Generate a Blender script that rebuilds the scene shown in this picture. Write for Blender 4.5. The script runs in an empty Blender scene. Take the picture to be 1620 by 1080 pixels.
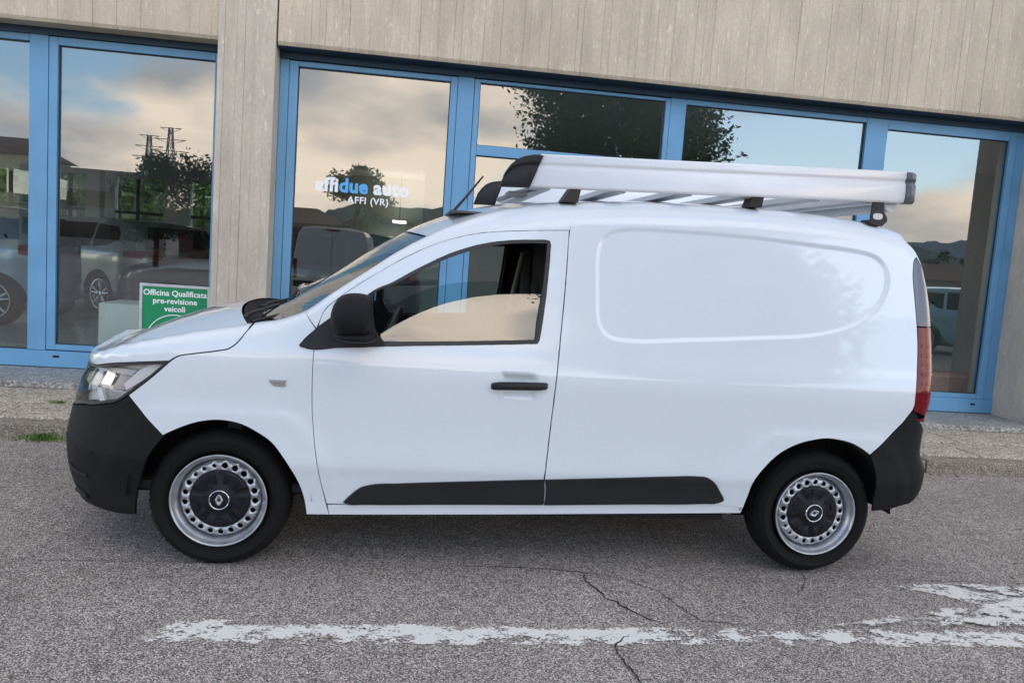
import bpy, bmesh, math, random
import numpy as np
from mathutils import Vector, Matrix
from mathutils.geometry import delaunay_2d_cdt
PI = math.pi; R = math.radians
random.seed(7); rng = np.random.default_rng(7)
sc = bpy.context.scene
COL = sc.collection

# ------------------------------------------------------------------ camera
cam = bpy.data.cameras.new('camera'); cam_o = bpy.data.objects.new('camera', cam); COL.objects.link(cam_o)
cam.sensor_fit = 'HORIZONTAL'; cam.sensor_width = 36.0; cam.lens = 36.0 * 1250.8 / 1620.0
cam.clip_start = 0.05; cam.clip_end = 9000
yaw, pitch, roll = 0.1310, 0.1014, 0.0709
_f = Vector((math.sin(yaw) * math.cos(pitch), math.cos(yaw) * math.cos(pitch), -math.sin(pitch)))
_r = Vector((math.cos(yaw), -math.sin(yaw), 0)); _d = _f.cross(_r)
_r2 = _r * math.cos(roll) - _d * math.sin(roll); _d2 = _r * math.sin(roll) + _d * math.cos(roll)
M3 = Matrix((_r2, -_d2, -_f)).transposed().to_4x4(); M3.translation = Vector((0.7825, -3.5171, 1.4445))
cam_o.matrix_world = M3
sc.camera = cam_o

# ------------------------------------------------------------------ exposure, sky, sun
sc.view_settings.view_transform = 'Standard'; sc.view_settings.look = 'None'
sc.view_settings.exposure = 0.03; sc.view_settings.gamma = 1.0; sc.view_settings.use_curve_mapping = False
SUN_EL, SUN_AZ = R(34), R(150)          # azimuth clockwise from +Y: the sun stands behind the photographer, to the right
w = bpy.data.worlds.new('World'); sc.world = w; w.use_nodes = True
nt = w.node_tree; N = nt.nodes; L = nt.links; N.clear()
def wn(t, **k):
    n = N.new(t)
    for a, b in k.items(): setattr(n, a, b)
    return n
out = wn('ShaderNodeOutputWorld'); bg = wn('ShaderNodeBackground'); bg.inputs['Strength'].default_value = 0.1
sky = wn('ShaderNodeTexSky', sky_type='NISHITA', sun_disc=False, sun_elevation=SUN_EL, sun_rotation=SUN_AZ, altitude=200, air_density=1.0, dust_density=0.4, ozone_density=2.0)
tc = wn('ShaderNodeTexCoord'); mp = wn('ShaderNodeMapping'); mp.inputs['Scale'].default_value = (1, 1, 2.6); mp.inputs['Location'].default_value = (13.0, 18.0, 2.3)
L.new(tc.outputs['Generated'], mp.inputs['Vector'])
n1 = wn('ShaderNodeTexNoise'); n1.inputs['Scale'].default_value = 2.1; n1.inputs['Detail'].default_value = 9; n1.inputs['Roughness'].default_value = 0.5
L.new(mp.outputs[0], n1.inputs['Vector'])
n2 = wn('ShaderNodeTexNoise'); n2.inputs['Scale'].default_value = 3.6; n2.inputs['Detail'].default_value = 6
L.new(mp.outputs[0], n2.inputs['Vector'])
sp = wn('ShaderNodeSeparateXYZ'); L.new(tc.outputs['Generated'], sp.inputs[0])
el = wn('ShaderNodeMapRange'); el.inputs['From Min'].default_value = 0.0; el.inputs['From Max'].default_value = 0.40
el.inputs['To Min'].default_value = 0.13; el.inputs['To Max'].default_value = -0.075
L.new(sp.outputs['Z'], el.inputs['Value'])
ov = wn('ShaderNodeMapRange'); ov.inputs['From Min'].default_value = 0.42; ov.inputs['From Max'].default_value = 0.75; ov.inputs['To Min'].default_value = 0.0; ov.inputs['To Max'].default_value = 0.17   # the cover closes overhead
L.new(sp.outputs['Z'], ov.inputs['Value']); e2 = wn('ShaderNodeMath', operation='ADD'); L.new(el.outputs[0], e2.inputs[0]); L.new(ov.outputs[0], e2.inputs[1])
ad = wn('ShaderNodeMath', operation='ADD'); L.new(n1.outputs['Fac'], ad.inputs[0]); L.new(e2.outputs[0], ad.inputs[1])
cm = wn('ShaderNodeMapRange', interpolation_type='SMOOTHSTEP'); cm.inputs['From Min'].default_value = 0.485; cm.inputs['From Max'].default_value = 0.575
L.new(ad.outputs[0], cm.inputs['Value'])
cr = wn('ShaderNodeValToRGB'); cr.color_ramp.elements[0].position = 0.38; cr.color_ramp.elements[0].color = (15.0, 15.0, 15.4, 1)
cr.color_ramp.elements[1].position = 0.56; cr.color_ramp.elements[1].color = (40, 33.5, 27.0, 1)
L.new(n2.outputs['Fac'], cr.inputs['Fac'])
sk = wn('ShaderNodeVectorMath', operation='MULTIPLY'); sk.inputs[1].default_value = (3.2, 3.4, 3.4); L.new(sky.outputs['Color'], sk.inputs[0])
# high clouds are greyer than the warm ones low in the sky
hi = wn('ShaderNodeMapRange'); hi.inputs['From Min'].default_value = 0.20; hi.inputs['From Max'].default_value = 0.60
L.new(sp.outputs['Z'], hi.inputs['Value'])
mh = wn('ShaderNodeMix', data_type='RGBA'); L.new(hi.outputs[0], mh.inputs[0]); L.new(cr.outputs['Color'], mh.inputs[6]); mh.inputs[7].default_value = (10.2, 9.7, 9.5, 1)
mx = wn('ShaderNodeMix', data_type='RGBA'); L.new(cm.outputs[0], mx.inputs[0]); L.new(sk.outputs[0], mx.inputs[6]); L.new(mh.outputs[2], mx.inputs[7])
L.new(mx.outputs[2], bg.inputs['Color']); L.new(bg.outputs[0], out.inputs['Surface'])
sl = bpy.data.lights.new('sun', 'SUN'); sl.energy = 0.5; sl.angle = R(40); sl.color = (1.0, 0.98, 0.93)
so = bpy.data.objects.new('sun', sl); COL.objects.link(so)
_sd = Vector((math.sin(SUN_AZ) * math.cos(SUN_EL), math.cos(SUN_AZ) * math.cos(SUN_EL), math.sin(SUN_EL)))
so.rotation_euler = _sd.to_track_quat('Z', 'Y').to_euler(); so.location = (6, -8, 9)
sc.cycles.max_bounces = 10; sc.cycles.transparent_max_bounces = 16; sc.cycles.glossy_bounces = 6
sc.cycles.use_denoising = True; sc.cycles.caustics_reflective = False; sc.cycles.caustics_refractive = False; sc.cycles.sample_clamp_indirect = 4

# ------------------------------------------------------------------ materials
MATS = {}
def nodes(name):
    m = bpy.data.materials.new(name); m.use_nodes = True; MATS[name] = m
    return m, m.node_tree.nodes, m.node_tree.links, m.node_tree.nodes['Principled BSDF']
def mat(name, col, rough=0.5, metal=0.0, coat=0.0, spec=0.5, var=0.0, vscale=6.0, bump=0.0, bscale=60.0, emit=None, es=0.0, stretch=None):
    m, n, l, b = nodes(name)
    b.inputs['Base Color'].default_value = (*col, 1); b.inputs['Roughness'].default_value = rough; b.inputs['Metallic'].default_value = metal
    b.inputs['Coat Weight'].default_value = coat; b.inputs['Coat Roughness'].default_value = 0.03; b.inputs['Specular IOR Level'].default_value = spec
    if emit: b.inputs['Emission Color'].default_value = (*emit, 1); b.inputs['Emission Strength'].default_value = es
    tcn = n.new('ShaderNodeTexCoord'); mpn = n.new('ShaderNodeMapping'); l.new(tcn.outputs['Object'], mpn.inputs['Vector'])
    if stretch: mpn.inputs['Scale'].default_value = stretch
    if var:
        t = n.new('ShaderNodeTexNoise'); t.inputs['Scale'].default_value = vscale; t.inputs['Detail'].default_value = 6; l.new(mpn.outputs[0], t.inputs['Vector'])
        r = n.new('ShaderNodeMapRange'); r.inputs['From Min'].default_value = .3; r.inputs['From Max'].default_value = .7
        r.inputs['To Min'].default_value = 1 - var; r.inputs['To Max'].default_value = 1 + var; l.new(t.outputs['Fac'], r.inputs['Value'])
        v = n.new('ShaderNodeVectorMath'); v.operation = 'SCALE'; v.inputs[0].default_value = col; l.new(r.outputs[0], v.inputs['Scale'])
        l.new(v.outputs[0], b.inputs['Base Color'])
        r2 = n.new('ShaderNodeMapRange'); r2.inputs['To Min'].default_value = max(0, rough - .12 * rough); r2.inputs['To Max'].default_value = min(1, rough + .25 * rough)
        l.new(t.outputs['Fac'], r2.inputs['Value']); l.new(r2.outputs[0], b.inputs['Roughness'])
    if bump:
        t = n.new('ShaderNodeTexNoise'); t.inputs['Scale'].default_value = bscale; t.inputs['Detail'].default_value = 4; l.new(mpn.outputs[0], t.inputs['Vector'])
        bp = n.new('ShaderNodeBump'); bp.inputs['Strength'].default_value = bump; bp.inputs['Distance'].default_value = 0.004
        l.new(t.outputs['Fac'], bp.inputs['Height']); l.new(bp.outputs[0], b.inputs['Normal'])
    return m
def glassmat(name, tint, refl, rough=0.0):
    """coated or plain sheet glass: straight-through light plus a mirror share that grows at grazing angles"""
    m, n, l, b = nodes(name); n.remove(b); o = n['Material Output']
    tr = n.new('ShaderNodeBsdfTransparent'); tr.inputs['Color'].default_value = (*tint, 1)
    gl = n.new('ShaderNodeBsdfGlossy'); gl.inputs['Roughness'].default_value = rough; gl.inputs['Color'].default_value = (.97, .99, 1, 1)
    fr = n.new('ShaderNodeFresnel'); fr.inputs['IOR'].default_value = 1.5
    r = n.new('ShaderNodeMapRange'); r.inputs['From Min'].default_value = 0.04; r.inputs['From Max'].default_value = 1
    r.inputs['To Min'].default_value = refl; r.inputs['To Max'].default_value = 1; l.new(fr.outputs[0], r.inputs['Value'])
    ge = n.new('ShaderNodeNewGeometry'); inv = n.new('ShaderNodeMath'); inv.operation = 'SUBTRACT'; inv.inputs[0].default_value = 1; l.new(ge.outputs['Backfacing'], inv.inputs[1])
    mu = n.new('ShaderNodeMath'); mu.operation = 'MULTIPLY'; l.new(inv.outputs[0], mu.inputs[0]); l.new(r.outputs[0], mu.inputs[1])   # only the outer skin of a sheet mirrors
    mxn = n.new('ShaderNodeMixShader'); l.new(mu.outputs[0], mxn.inputs[0]); l.new(tr.outputs[0], mxn.inputs[1]); l.new(gl.outputs[0], mxn.inputs[2])
    l.new(mxn.outputs[0], o.inputs['Surface']); return m
mat('white_paint', (.74, .785, .83), rough=.30, coat=1.0, var=.012, vscale=3)
mat('black_plastic', (.010, .010, .011), rough=.58, spec=.22, var=.2, vscale=9, bump=.25, bscale=500)
mat('dark_plastic', (.018, .019, .021), rough=.48, spec=.3, var=.15, vscale=9)
mat('trim_grey', (.10, .10, .125), rough=.28, coat=.3)
mat('void_black', (.006, .006, .007), rough=.9)
mat('seal_black', (.018, .015, .016), rough=.4)
mat('rubber', (.008, .008, .008), rough=.80, spec=.25, var=.25, vscale=14, bump=.3, bscale=220)
mat('rim_silver', (.50, .51, .54), rough=.34, metal=.75, var=.18, vscale=16)
mat('hub_black', (.010, .011, .015), rough=.42, spec=.25, var=.2, vscale=20)
mat('badge_grey', (.34, .34, .36), rough=.3, metal=.6)
mat('badge_dark', (.03, .03, .032), rough=.3, coat=.4)
mat('aluminium', (.84, .84, .86), rough=.33, metal=.0, coat=.3, var=.02, vscale=5, stretch=(1, 8, 8))
mat('lamp_bucket', (.75, .74, .72), rough=.25, metal=.4)
mat('van_grey', (.52, .54, .53), rough=.4, coat=.5)
mat('alu_bar', (.58, .59, .61), rough=.38, metal=.35, var=.08, vscale=8)
mat('chrome', (.80, .80, .82), rough=.10, metal=1.0)
mat('sticker', (.72, .70, .68), rough=.5)
mat('interior_dark', (.020, .020, .022), rough=.8, var=.2, vscale=12)
mat('interior_grey', (.09, .09, .095), rough=.8)
mat('interior_beige', (.25, .23, .20), rough=.7)
glassmat('car_glass', (.62, .74, .72), .16)
glassmat('windscreen_glass', (.60, .70, .66), .26)
glassmat('lens_clear', (.94, .95, .96), .05)
glassmat('shop_glass', (.88, .93, .91), .195)
mat('tail_red', (.16, .003, .008), rough=.10, coat=.0, spec=.35)
mat('tail_dark_red', (.05, .003, .006), rough=.12, coat=.4)
mat('frame_blue', (.145, .345, .56), rough=.45, var=.09, vscale=2.2, bump=.08, bscale=300)
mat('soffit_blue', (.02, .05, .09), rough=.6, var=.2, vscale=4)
mat('white_letter', (.95, .95, .95), rough=.35, coat=.6)
mat('blue_letter', (.10, .42, .80), rough=.4)
mat('sign_green', (.004, .27, .105), rough=.4)
mat('grey_letter', (.20, .30, .27), rough=.5)
mat('terracotta', (.58, .23, .14), rough=.8, var=.2, vscale=14)
mat('soil', (.05, .04, .03), rough=.95, var=.4, vscale=40)
mat('plant_leaf', (.11, .22, .06), rough=.5, var=.3, vscale=10)
mat('plant_stem', (.30, .26, .18), rough=.8, var=.2, vscale=30)
mat('showroom_floor', (.36, .37, .36), rough=.22, var=.08, vscale=2)
mat('showroom_wall', (.5, .51, .49), rough=.8, var=.08, vscale=1)
mat('showroom_ceiling', (.55, .56, .56), rough=.9)
mat('plinth_white', (.82, .86, .84), rough=.5, var=.03)
mat('lamp_panel', (.9, .9, .8), emit=(1, .95, .75), es=9.0)
mat('car_grey', (.24, .27, .28), rough=.3, metal=.2, coat=1.0)
mat('car_blue', (.22, .30, .42), rough=.3, metal=.4, coat=1.0)
mat('car_black', (.015, .015, .018), rough=.3, coat=1.0)
mat('car_teal', (.22, .40, .48), rough=.3, metal=.2, coat=1.0)
mat('car_window', (.010, .012, .014), rough=.12, spec=.35)
mat('alloy', (.55, .56, .60), rough=.25, metal=.9)
mat('bark', (.09, .065, .045), rough=.95, var=.3, vscale=20, bump=.8, bscale=40)
mat('grass_green', (.06, .115, .025), rough=.8, var=.3, vscale=20)
mat('field_green', (.07, .10, .035), rough=.95, var=.35, vscale=.15)
mat('hill_green', (.045, .085, .075), rough=1, var=.3, vscale=.01)
mat('mountain_blue', (.16, .22, .30), rough=1, var=.15, vscale=.003)
mat('plaster_yellow', (.62, .60, .40), rough=.9, var=.08, vscale=2)
mat('shutter_brown', (.13, .075, .055), rough=.8)
mat('grey_render', (.26, .26, .25), rough=.9, var=.1, vscale=2)
mat('roof_brown', (.16, .09, .07), rough=.9, var=.25, vscale=5)
mat('steel_grey', (.25, .26, .27), rough=.6, metal=.5)
mat('crack_dark', (.028, .025, .023), rough=.95)
mat('joint_dark', (.035, .035, .032), rough=1)
mat('red_paint', (.35, .02, .02), rough=.35, coat=1)

def leafmat(name, c1, c2):
    m, n, l, b = nodes(name); b.inputs['Roughness'].default_value = .6
    g = n.new('ShaderNodeNewGeometry'); r = n.new('ShaderNodeValToRGB')
    r.color_ramp.elements[0].color = (*c1, 1); r.color_ramp.elements[1].color = (*c2, 1)
    l.new(g.outputs['Random Per Island'], r.inputs['Fac']); l.new(r.outputs[0], b.inputs['Base Color'])
    return m
leafmat('leaf_green', (.022, .05, .014), (.075, .13, .035)); leafmat('leaf_dark', (.012, .025, .012), (.035, .055, .022)); leafmat('leaf_bright', (.08, .16, .03), (.2, .32, .08))

def concrete(name, base):
    """board-marked concrete: streaky along z, pitted, faintly stained"""
    m, n, l, b = nodes(name); b.inputs['Roughness'].default_value = .88; b.inputs['Specular IOR Level'].default_value = .25
    t = n.new('ShaderNodeTexCoord')
    def noise(scale, st, det=6):
        mp_ = n.new('ShaderNodeMapping'); mp_.inputs['Scale'].default_value = st; l.new(t.outputs['Object'], mp_.inputs[0])
        q = n.new('ShaderNodeTexNoise'); q.inputs['Scale'].default_value = scale; q.inputs['Detail'].default_value = det; l.new(mp_.outputs[0], q.inputs['Vector']); return q
    a = noise(9, (1, 1, .12)); c = noise(1.1, (1, 1, 1)); d = noise(70, (1, 1, .35), 3); e = noise(150, (1, 1, 1), 2)
    def mr(src, lo, hi, a0=.3, a1=.7):
        q = n.new('ShaderNodeMapRange'); q.inputs['From Min'].default_value = a0; q.inputs['From Max'].default_value = a1
        q.inputs['To Min'].default_value = lo; q.inputs['To Max'].default_value = hi; l.new(src, q.inputs['Value']); return q.outputs[0]
    def mul(x, y):
        q = n.new('ShaderNodeMath'); q.operation = 'MULTIPLY'; l.new(x, q.inputs[0]); l.new(y, q.inputs[1]); return q.outputs[0]
    f = mul(mul(mr(a.outputs['Fac'], .965, 1.03), mr(c.outputs['Fac'], .90, 1.08)), mul(mr(d.outputs['Fac'], .93, 1.05), mr(e.outputs['Fac'], .88, 1.10)))
    vo = n.new('ShaderNodeTexVoronoi'); vo.inputs['Scale'].default_value = 16; mpv = n.new('ShaderNodeMapping'); mpv.inputs['Scale'].default_value = (1.6, 1, .8); l.new(t.outputs['Object'], mpv.inputs[0]); l.new(mpv.outputs[0], vo.inputs['Vector'])
    pit = mr(vo.outputs['Distance'], .62, 1.0, .035, .075); f = mul(f, pit)
    fl = noise(38, (1.2, 1, .3), 5); f = mul(f, mr(fl.outputs['Fac'], 1.0, 1.28, .60, .72)); bl = noise(7, (1.4, 1, .25), 6); f = mul(f, mr(bl.outputs['Fac'], .93, 1.10, .35, .68))
    v = n.new('ShaderNodeVectorMath'); v.operation = 'SCALE'; v.inputs[0].default_value = base; l.new(f, v.inputs['Scale']); l.new(v.outputs[0], b.inputs['Base Color'])
    hs = n.new('ShaderNodeMath'); hs.operation = 'ADD'; l.new(d.outputs['Fac'], hs.inputs[0]); l.new(pit, hs.inputs[1])
    bp = n.new('ShaderNodeBump'); bp.inputs['Strength'].default_value = .5; bp.inputs['Distance'].default_value = .006; l.new(hs.outputs[0], bp.inputs['Height']); l.new(bp.outputs[0], b.inputs['Normal'])
    return m
concrete('concrete_warm', (.62, .52, .395)); concrete('concrete_grey', (.585, .505, .41))

def aggregate(name, lo, mid, hi, scale, warm=.1, big=.12, rough=.9, bump=.6, contrast=1.0):
    """stones in a binder: every voronoi cell gets its own tone"""
    m, n, l, b = nodes(name); b.inputs['Roughness'].default_value = rough; b.inputs['Specular IOR Level'].default_value = .3
    t = n.new('ShaderNodeTexCoord'); wv = n.new('ShaderNodeTexNoise'); wv.inputs['Scale'].default_value = scale * .4; l.new(t.outputs['Object'], wv.inputs['Vector'])
    wm = n.new('ShaderNodeVectorMath'); wm.operation = 'MULTIPLY_ADD'; l.new(wv.outputs['Color'], wm.inputs[0]); wm.inputs[1].default_value = (.5 / scale,) * 3; l.new(t.outputs['Object'], wm.inputs[2])
    v1 = n.new('ShaderNodeTexVoronoi'); v1.inputs['Scale'].default_value = scale; l.new(wm.outputs[0], v1.inputs['Vector'])
    sx = n.new('ShaderNodeSeparateColor'); l.new(v1.outputs['Color'], sx.inputs[0])
    r = n.new('ShaderNodeValToRGB'); e = r.color_ramp.elements; e[0].position = 0; e[0].color = (*lo, 1); e[1].position = .50; e[1].color = (*mid, 1); k = e.new(.93); k.color = (*hi, 1)
    l.new(sx.outputs[0], r.inputs['Fac'])
    n2_ = n.new('ShaderNodeTexNoise'); n2_.inputs['Scale'].default_value = .9; n2_.inputs['Detail'].default_value = 7; n2_.inputs['Roughness'].default_value = .6; l.new(t.outputs['Object'], n2_.inputs['Vector'])
    n3_ = n.new('ShaderNodeTexNoise'); n3_.inputs['Scale'].default_value = 14; n3_.inputs['Detail'].default_value = 4; l.new(t.outputs['Object'], n3_.inputs['Vector'])
    q = n.new('ShaderNodeMapRange'); q.inputs['From Min'].default_value = .3; q.inputs['From Max'].default_value = .7; q.inputs['To Min'].default_value = 1 - big; q.inputs['To Max'].default_value = 1 + big; l.new(n2_.outputs['Fac'], q.inputs['Value'])
    q3 = n.new('ShaderNodeMapRange'); q3.inputs['From Min'].default_value = .3; q3.inputs['From Max'].default_value = .7; q3.inputs['To Min'].default_value = .88; q3.inputs['To Max'].default_value = 1.12; l.new(n3_.outputs['Fac'], q3.inputs['Value'])
    mm = n.new('ShaderNodeMath'); mm.operation = 'MULTIPLY'; l.new(q.outputs[0], mm.inputs[0]); l.new(q3.outputs[0], mm.inputs[1])
    # some stones lean red, some stay grey
    hx = n.new('ShaderNodeMix'); hx.data_type = 'RGBA'; hx.blend_type = 'MULTIPLY'; hx.inputs[7].default_value = (1.0 + warm, 1.0 - warm * .4, 1.0 - warm * .6, 1); l.new(sx.outputs[1], hx.inputs[0]); l.new(r.outputs[0], hx.inputs[6])
    vs = n.new('ShaderNodeVectorMath'); vs.operation = 'SCALE'; l.new(hx.outputs[2], vs.inputs[0]); l.new(mm.outputs[0], vs.inputs['Scale']); l.new(vs.outputs[0], b.inputs['Base Color'])
    bp = n.new('ShaderNodeBump'); bp.inputs['Strength'].default_value = bump; bp.inputs['Distance'].default_value = .004; bp.invert = True; l.new(v1.outputs['Distance'], bp.inputs['Height']); l.new(bp.outputs[0], b.inputs['Normal'])
    return m
aggregate('asphalt', (.070, .063, .056), (.222, .204, .182), (.68, .62, .56), 235, warm=.08, big=.16)
aggregate('paving', (.16, .14, .11), (.42, .365, .29), (.74, .67, .56), 110, warm=.06, rough=.85)
aggregate('kerb_stone', (.13, .115, .095), (.27, .235, .19), (.42, .37, .31), 120, warm=.05)
aggregate('sill_stone', (.17, .165, .155), (.30, .295, .275), (.50, .49, .46), 60, warm=.03, rough=.45, bump=.1)

def road_paint(name, wear=.47):
    m, n, l, b = nodes(name); b.inputs['Base Color'].default_value = (.78, .74, .675, 1); b.inputs['Roughness'].default_value = .8; o = n['Material Output']
    t = n.new('ShaderNodeTexCoord'); mp_ = n.new('ShaderNodeMapping'); mp_.inputs['Scale'].default_value = (1, 1.6, 1); l.new(t.outputs['Object'], mp_.inputs[0])
    a = n.new('ShaderNodeTexNoise'); a.inputs['Scale'].default_value = 9; a.inputs['Detail'].default_value = 9; a.inputs['Roughness'].default_value = .68; l.new(mp_.outputs[0], a.inputs['Vector'])
    c = n.new('ShaderNodeTexNoise'); c.inputs['Scale'].default_value = 1.6; c.inputs['Detail'].default_value = 3; l.new(t.outputs['Object'], c.inputs['Vector'])
    at = n.new('ShaderNodeAttribute'); at.attribute_name = 'edge'
    s1 = n.new('ShaderNodeMath'); s1.operation = 'MULTIPLY_ADD'; s1.inputs[1].default_value = .45; l.new(c.outputs['Fac'], s1.inputs[0]); l.new(a.outputs['Fac'], s1.inputs[2])
    s2 = n.new('ShaderNodeMath'); s2.operation = 'SUBTRACT'; l.new(s1.outputs[0], s2.inputs[0]); l.new(at.outputs['Fac'], s2.inputs[1])
    fz = n.new('ShaderNodeTexNoise'); fz.inputs['Scale'].default_value = 85; fz.inputs['Detail'].default_value = 3; l.new(t.outputs['Object'], fz.inputs['Vector'])
    s3 = n.new('ShaderNodeMath'); s3.operation = 'MULTIPLY_ADD'; s3.inputs[1].default_value = .42; l.new(fz.outputs['Fac'], s3.inputs[0]); l.new(s2.outputs[0], s3.inputs[2]); s2 = s3
    r = n.new('ShaderNodeMapRange'); r.inputs['From Min'].default_value = wear + .17; r.inputs['From Max'].default_value = wear + .25; l.new(s2.outputs[0], r.inputs['Value'])
    tn = n.new('ShaderNodeBsdfTransparent'); mxn = n.new('ShaderNodeMixShader'); l.new(r.outputs[0], mxn.inputs[0]); l.new(tn.outputs[0], mxn.inputs[1]); l.new(b.outputs[0], mxn.inputs[2]); l.new(mxn.outputs[0], o.inputs['Surface'])
    return m
road_paint('road_paint', .685); road_paint('road_paint_worn', .695)

# ------------------------------------------------------------------ helpers
def tag(o, label=None, cat=None, group=None, kind=None):
    if label: o['label'] = label
    if cat: o['category'] = cat
    if group: o['group'] = group
    if kind: o['kind'] = kind
    return o
def empty(name, loc=(0, 0, 0), rz=0.0):
    o = bpy.data.objects.new(name, None); COL.objects.link(o); o.location = loc; o.rotation_euler = (0, 0, rz); o.empty_display_size = .2; return o
def link(name, me, m=None, parent=None):
    o = bpy.data.objects.new(name, me); COL.objects.link(o)
    if m is not None: me.materials.append(MATS[m] if isinstance(m, str) else m)
    if parent is not None: o.parent = parent
    return o
class MB:
    def __init__(s): s.v = []; s.f = []; s.sm = []
    def add(s, v, f, smooth=False):
        k = len(s.v); s.v += [tuple(p) for p in v]; s.f += [tuple(i + k for i in q) for q in f]; s.sm += [smooth] * len(f); return s
    def box(s, x0, x1, y0, y1, z0, z1, b=0.0, M=None):
        if b <= 0:
            v = [(x, y, z) for z in (z0, z1) for y in (y0, y1) for x in (x0, x1)]
            f = [(0, 2, 3, 1), (4, 5, 7, 6), (0, 1, 5, 4), (2, 6, 7, 3), (0, 4, 6, 2), (1, 3, 7, 5)]
        else:
            bm = bmesh.new(); bmesh.ops.create_cube(bm, size=1)
            for q in bm.verts: q.co = Vector(((x0 + x1) / 2 + q.co.x * (x1 - x0), (y0 + y1) / 2 + q.co.y * (y1 - y0), (z0 + z1) / 2 + q.co.z * (z1 - z0)))
            bmesh.ops.bevel(bm, geom=bm.edges[:], offset=b, segments=2, profile=.6, affect='EDGES')
            v = [q.co[:] for q in bm.verts]; f = [tuple(q.index for q in g.verts) for g in bm.faces]; bm.free()
        if M is not None: v = [(M @ Vector(p))[:] for p in v]
        return s.add(v, f)
    def tube(s, pts, r, n=8, caps=True):
        pts = [Vector(p) for p in pts]; rs = r if isinstance(r, (list, tuple)) else [r] * len(pts); V = []; F = []
        for i, p in enumerate(pts):
            t = (pts[min(i + 1, len(pts) - 1)] - pts[max(i - 1, 0)]).normalized(); a = t.orthogonal().normalized() if i == 0 else (a - a.dot(t) * t).normalized(); c = t.cross(a)
            for k in range(n):
                an = 2 * PI * k / n; V.append((p + (a * math.cos(an) + c * math.sin(an)) * rs[i])[:])
        for i in range(len(pts) - 1):
            for k in range(n): F.append((i * n + k, i * n + (k + 1) % n, (i + 1) * n + (k + 1) % n, (i + 1) * n + k))
        s.add(V, F, True)
        if caps: s.add([V[k] for k in range(n)], [tuple(range(n))[::-1]]); s.add([V[-n + k] for k in range(n)], [tuple(range(n))])
        return s
    def prism(s, poly, y0, y1, axis='y'):
        """poly of (a,b) pairs extruded along an axis; ccw poly seen from the -axis side"""
        n = len(poly)
        def P(a, b, c): return (a, c, b) if axis == 'y' else ((a, b, c) if axis == 'z' else (c, a, b))
        V = [P(a, b, y0) for a, b in poly] + [P(a, b, y1) for a, b in poly]
        F = [tuple(range(n)), tuple(range(2 * n - 1, n - 1, -1))] + [(i, i + n, (i + 1) % n + n, (i + 1) % n) for i in range(n)]
        return s.add(V, F)
    def lathe(s, prof, n=64, c=(0, 0, 0), smooth=True, rfun=None):
        """profile of (radius, y) revolved about the y axis"""
        V = []; F = []; m = len(prof)
        for i in range(n):
            a = 2 * PI * i / n
            for j, (r_, y) in enumerate(prof):
                rr = r_ if rfun is None else rfun(i, j, r_)
                V.append((c[0] + rr * math.cos(a), c[1] + y, c[2] + rr * math.sin(a)))
        for i in range(n):
            for j in range(m - 1): F.append((i * m + j, ((i + 1) % n) * m + j, ((i + 1) % n) * m + j + 1, i * m + j + 1))
        return s.add(V, F, smooth)
    def mesh(s, name='mesh', fix=True):
        me = bpy.data.meshes.new(name); me.from_pydata(s.v, [], s.f); me.polygons.foreach_set('use_smooth', s.sm)
        if fix:
            bm = bmesh.new(); bm.from_mesh(me); bmesh.ops.recalc_face_normals(bm, faces=bm.faces[:]); bm.to_mesh(me); bm.free()
        me.update(); return me
    def build(s, name, m, parent=None, fix=True): return link(name, s.mesh(name, fix), m, parent)
def sstep(x): x = np.clip(x, 0, 1); return x * x * (3 - 2 * x)
def sdist(poly, s, z):
    """signed distance to a closed polygon, positive inside"""
    s = np.asarray(s, float); z = np.asarray(z, float); shp = np.broadcast(s, z).shape
    x = np.broadcast_to(s, shp).ravel(); y = np.broadcast_to(z, shp).ravel()
    a = np.asarray(poly, float); b = np.roll(a, -1, 0); d = np.full(x.shape, 1e9); ins = np.zeros(x.shape, bool)
    for (x0, y0), (x1, y1) in zip(a, b):
        dx, dy = x1 - x0, y1 - y0; t = np.clip(((x - x0) * dx + (y - y0) * dy) / (dx * dx + dy * dy + 1e-12), 0, 1)
        d = np.minimum(d, (x - x0 - t * dx) ** 2 + (y - y0 - t * dy) ** 2)
        if y0 != y1:
            ins ^= ((y0 > y) != (y1 > y)) & (x < (x1 - x0) * (y - y0) / (y1 - y0) + x0)
    d = np.sqrt(d)
    return (np.where(ins, d, -d)).reshape(shp)
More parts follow.
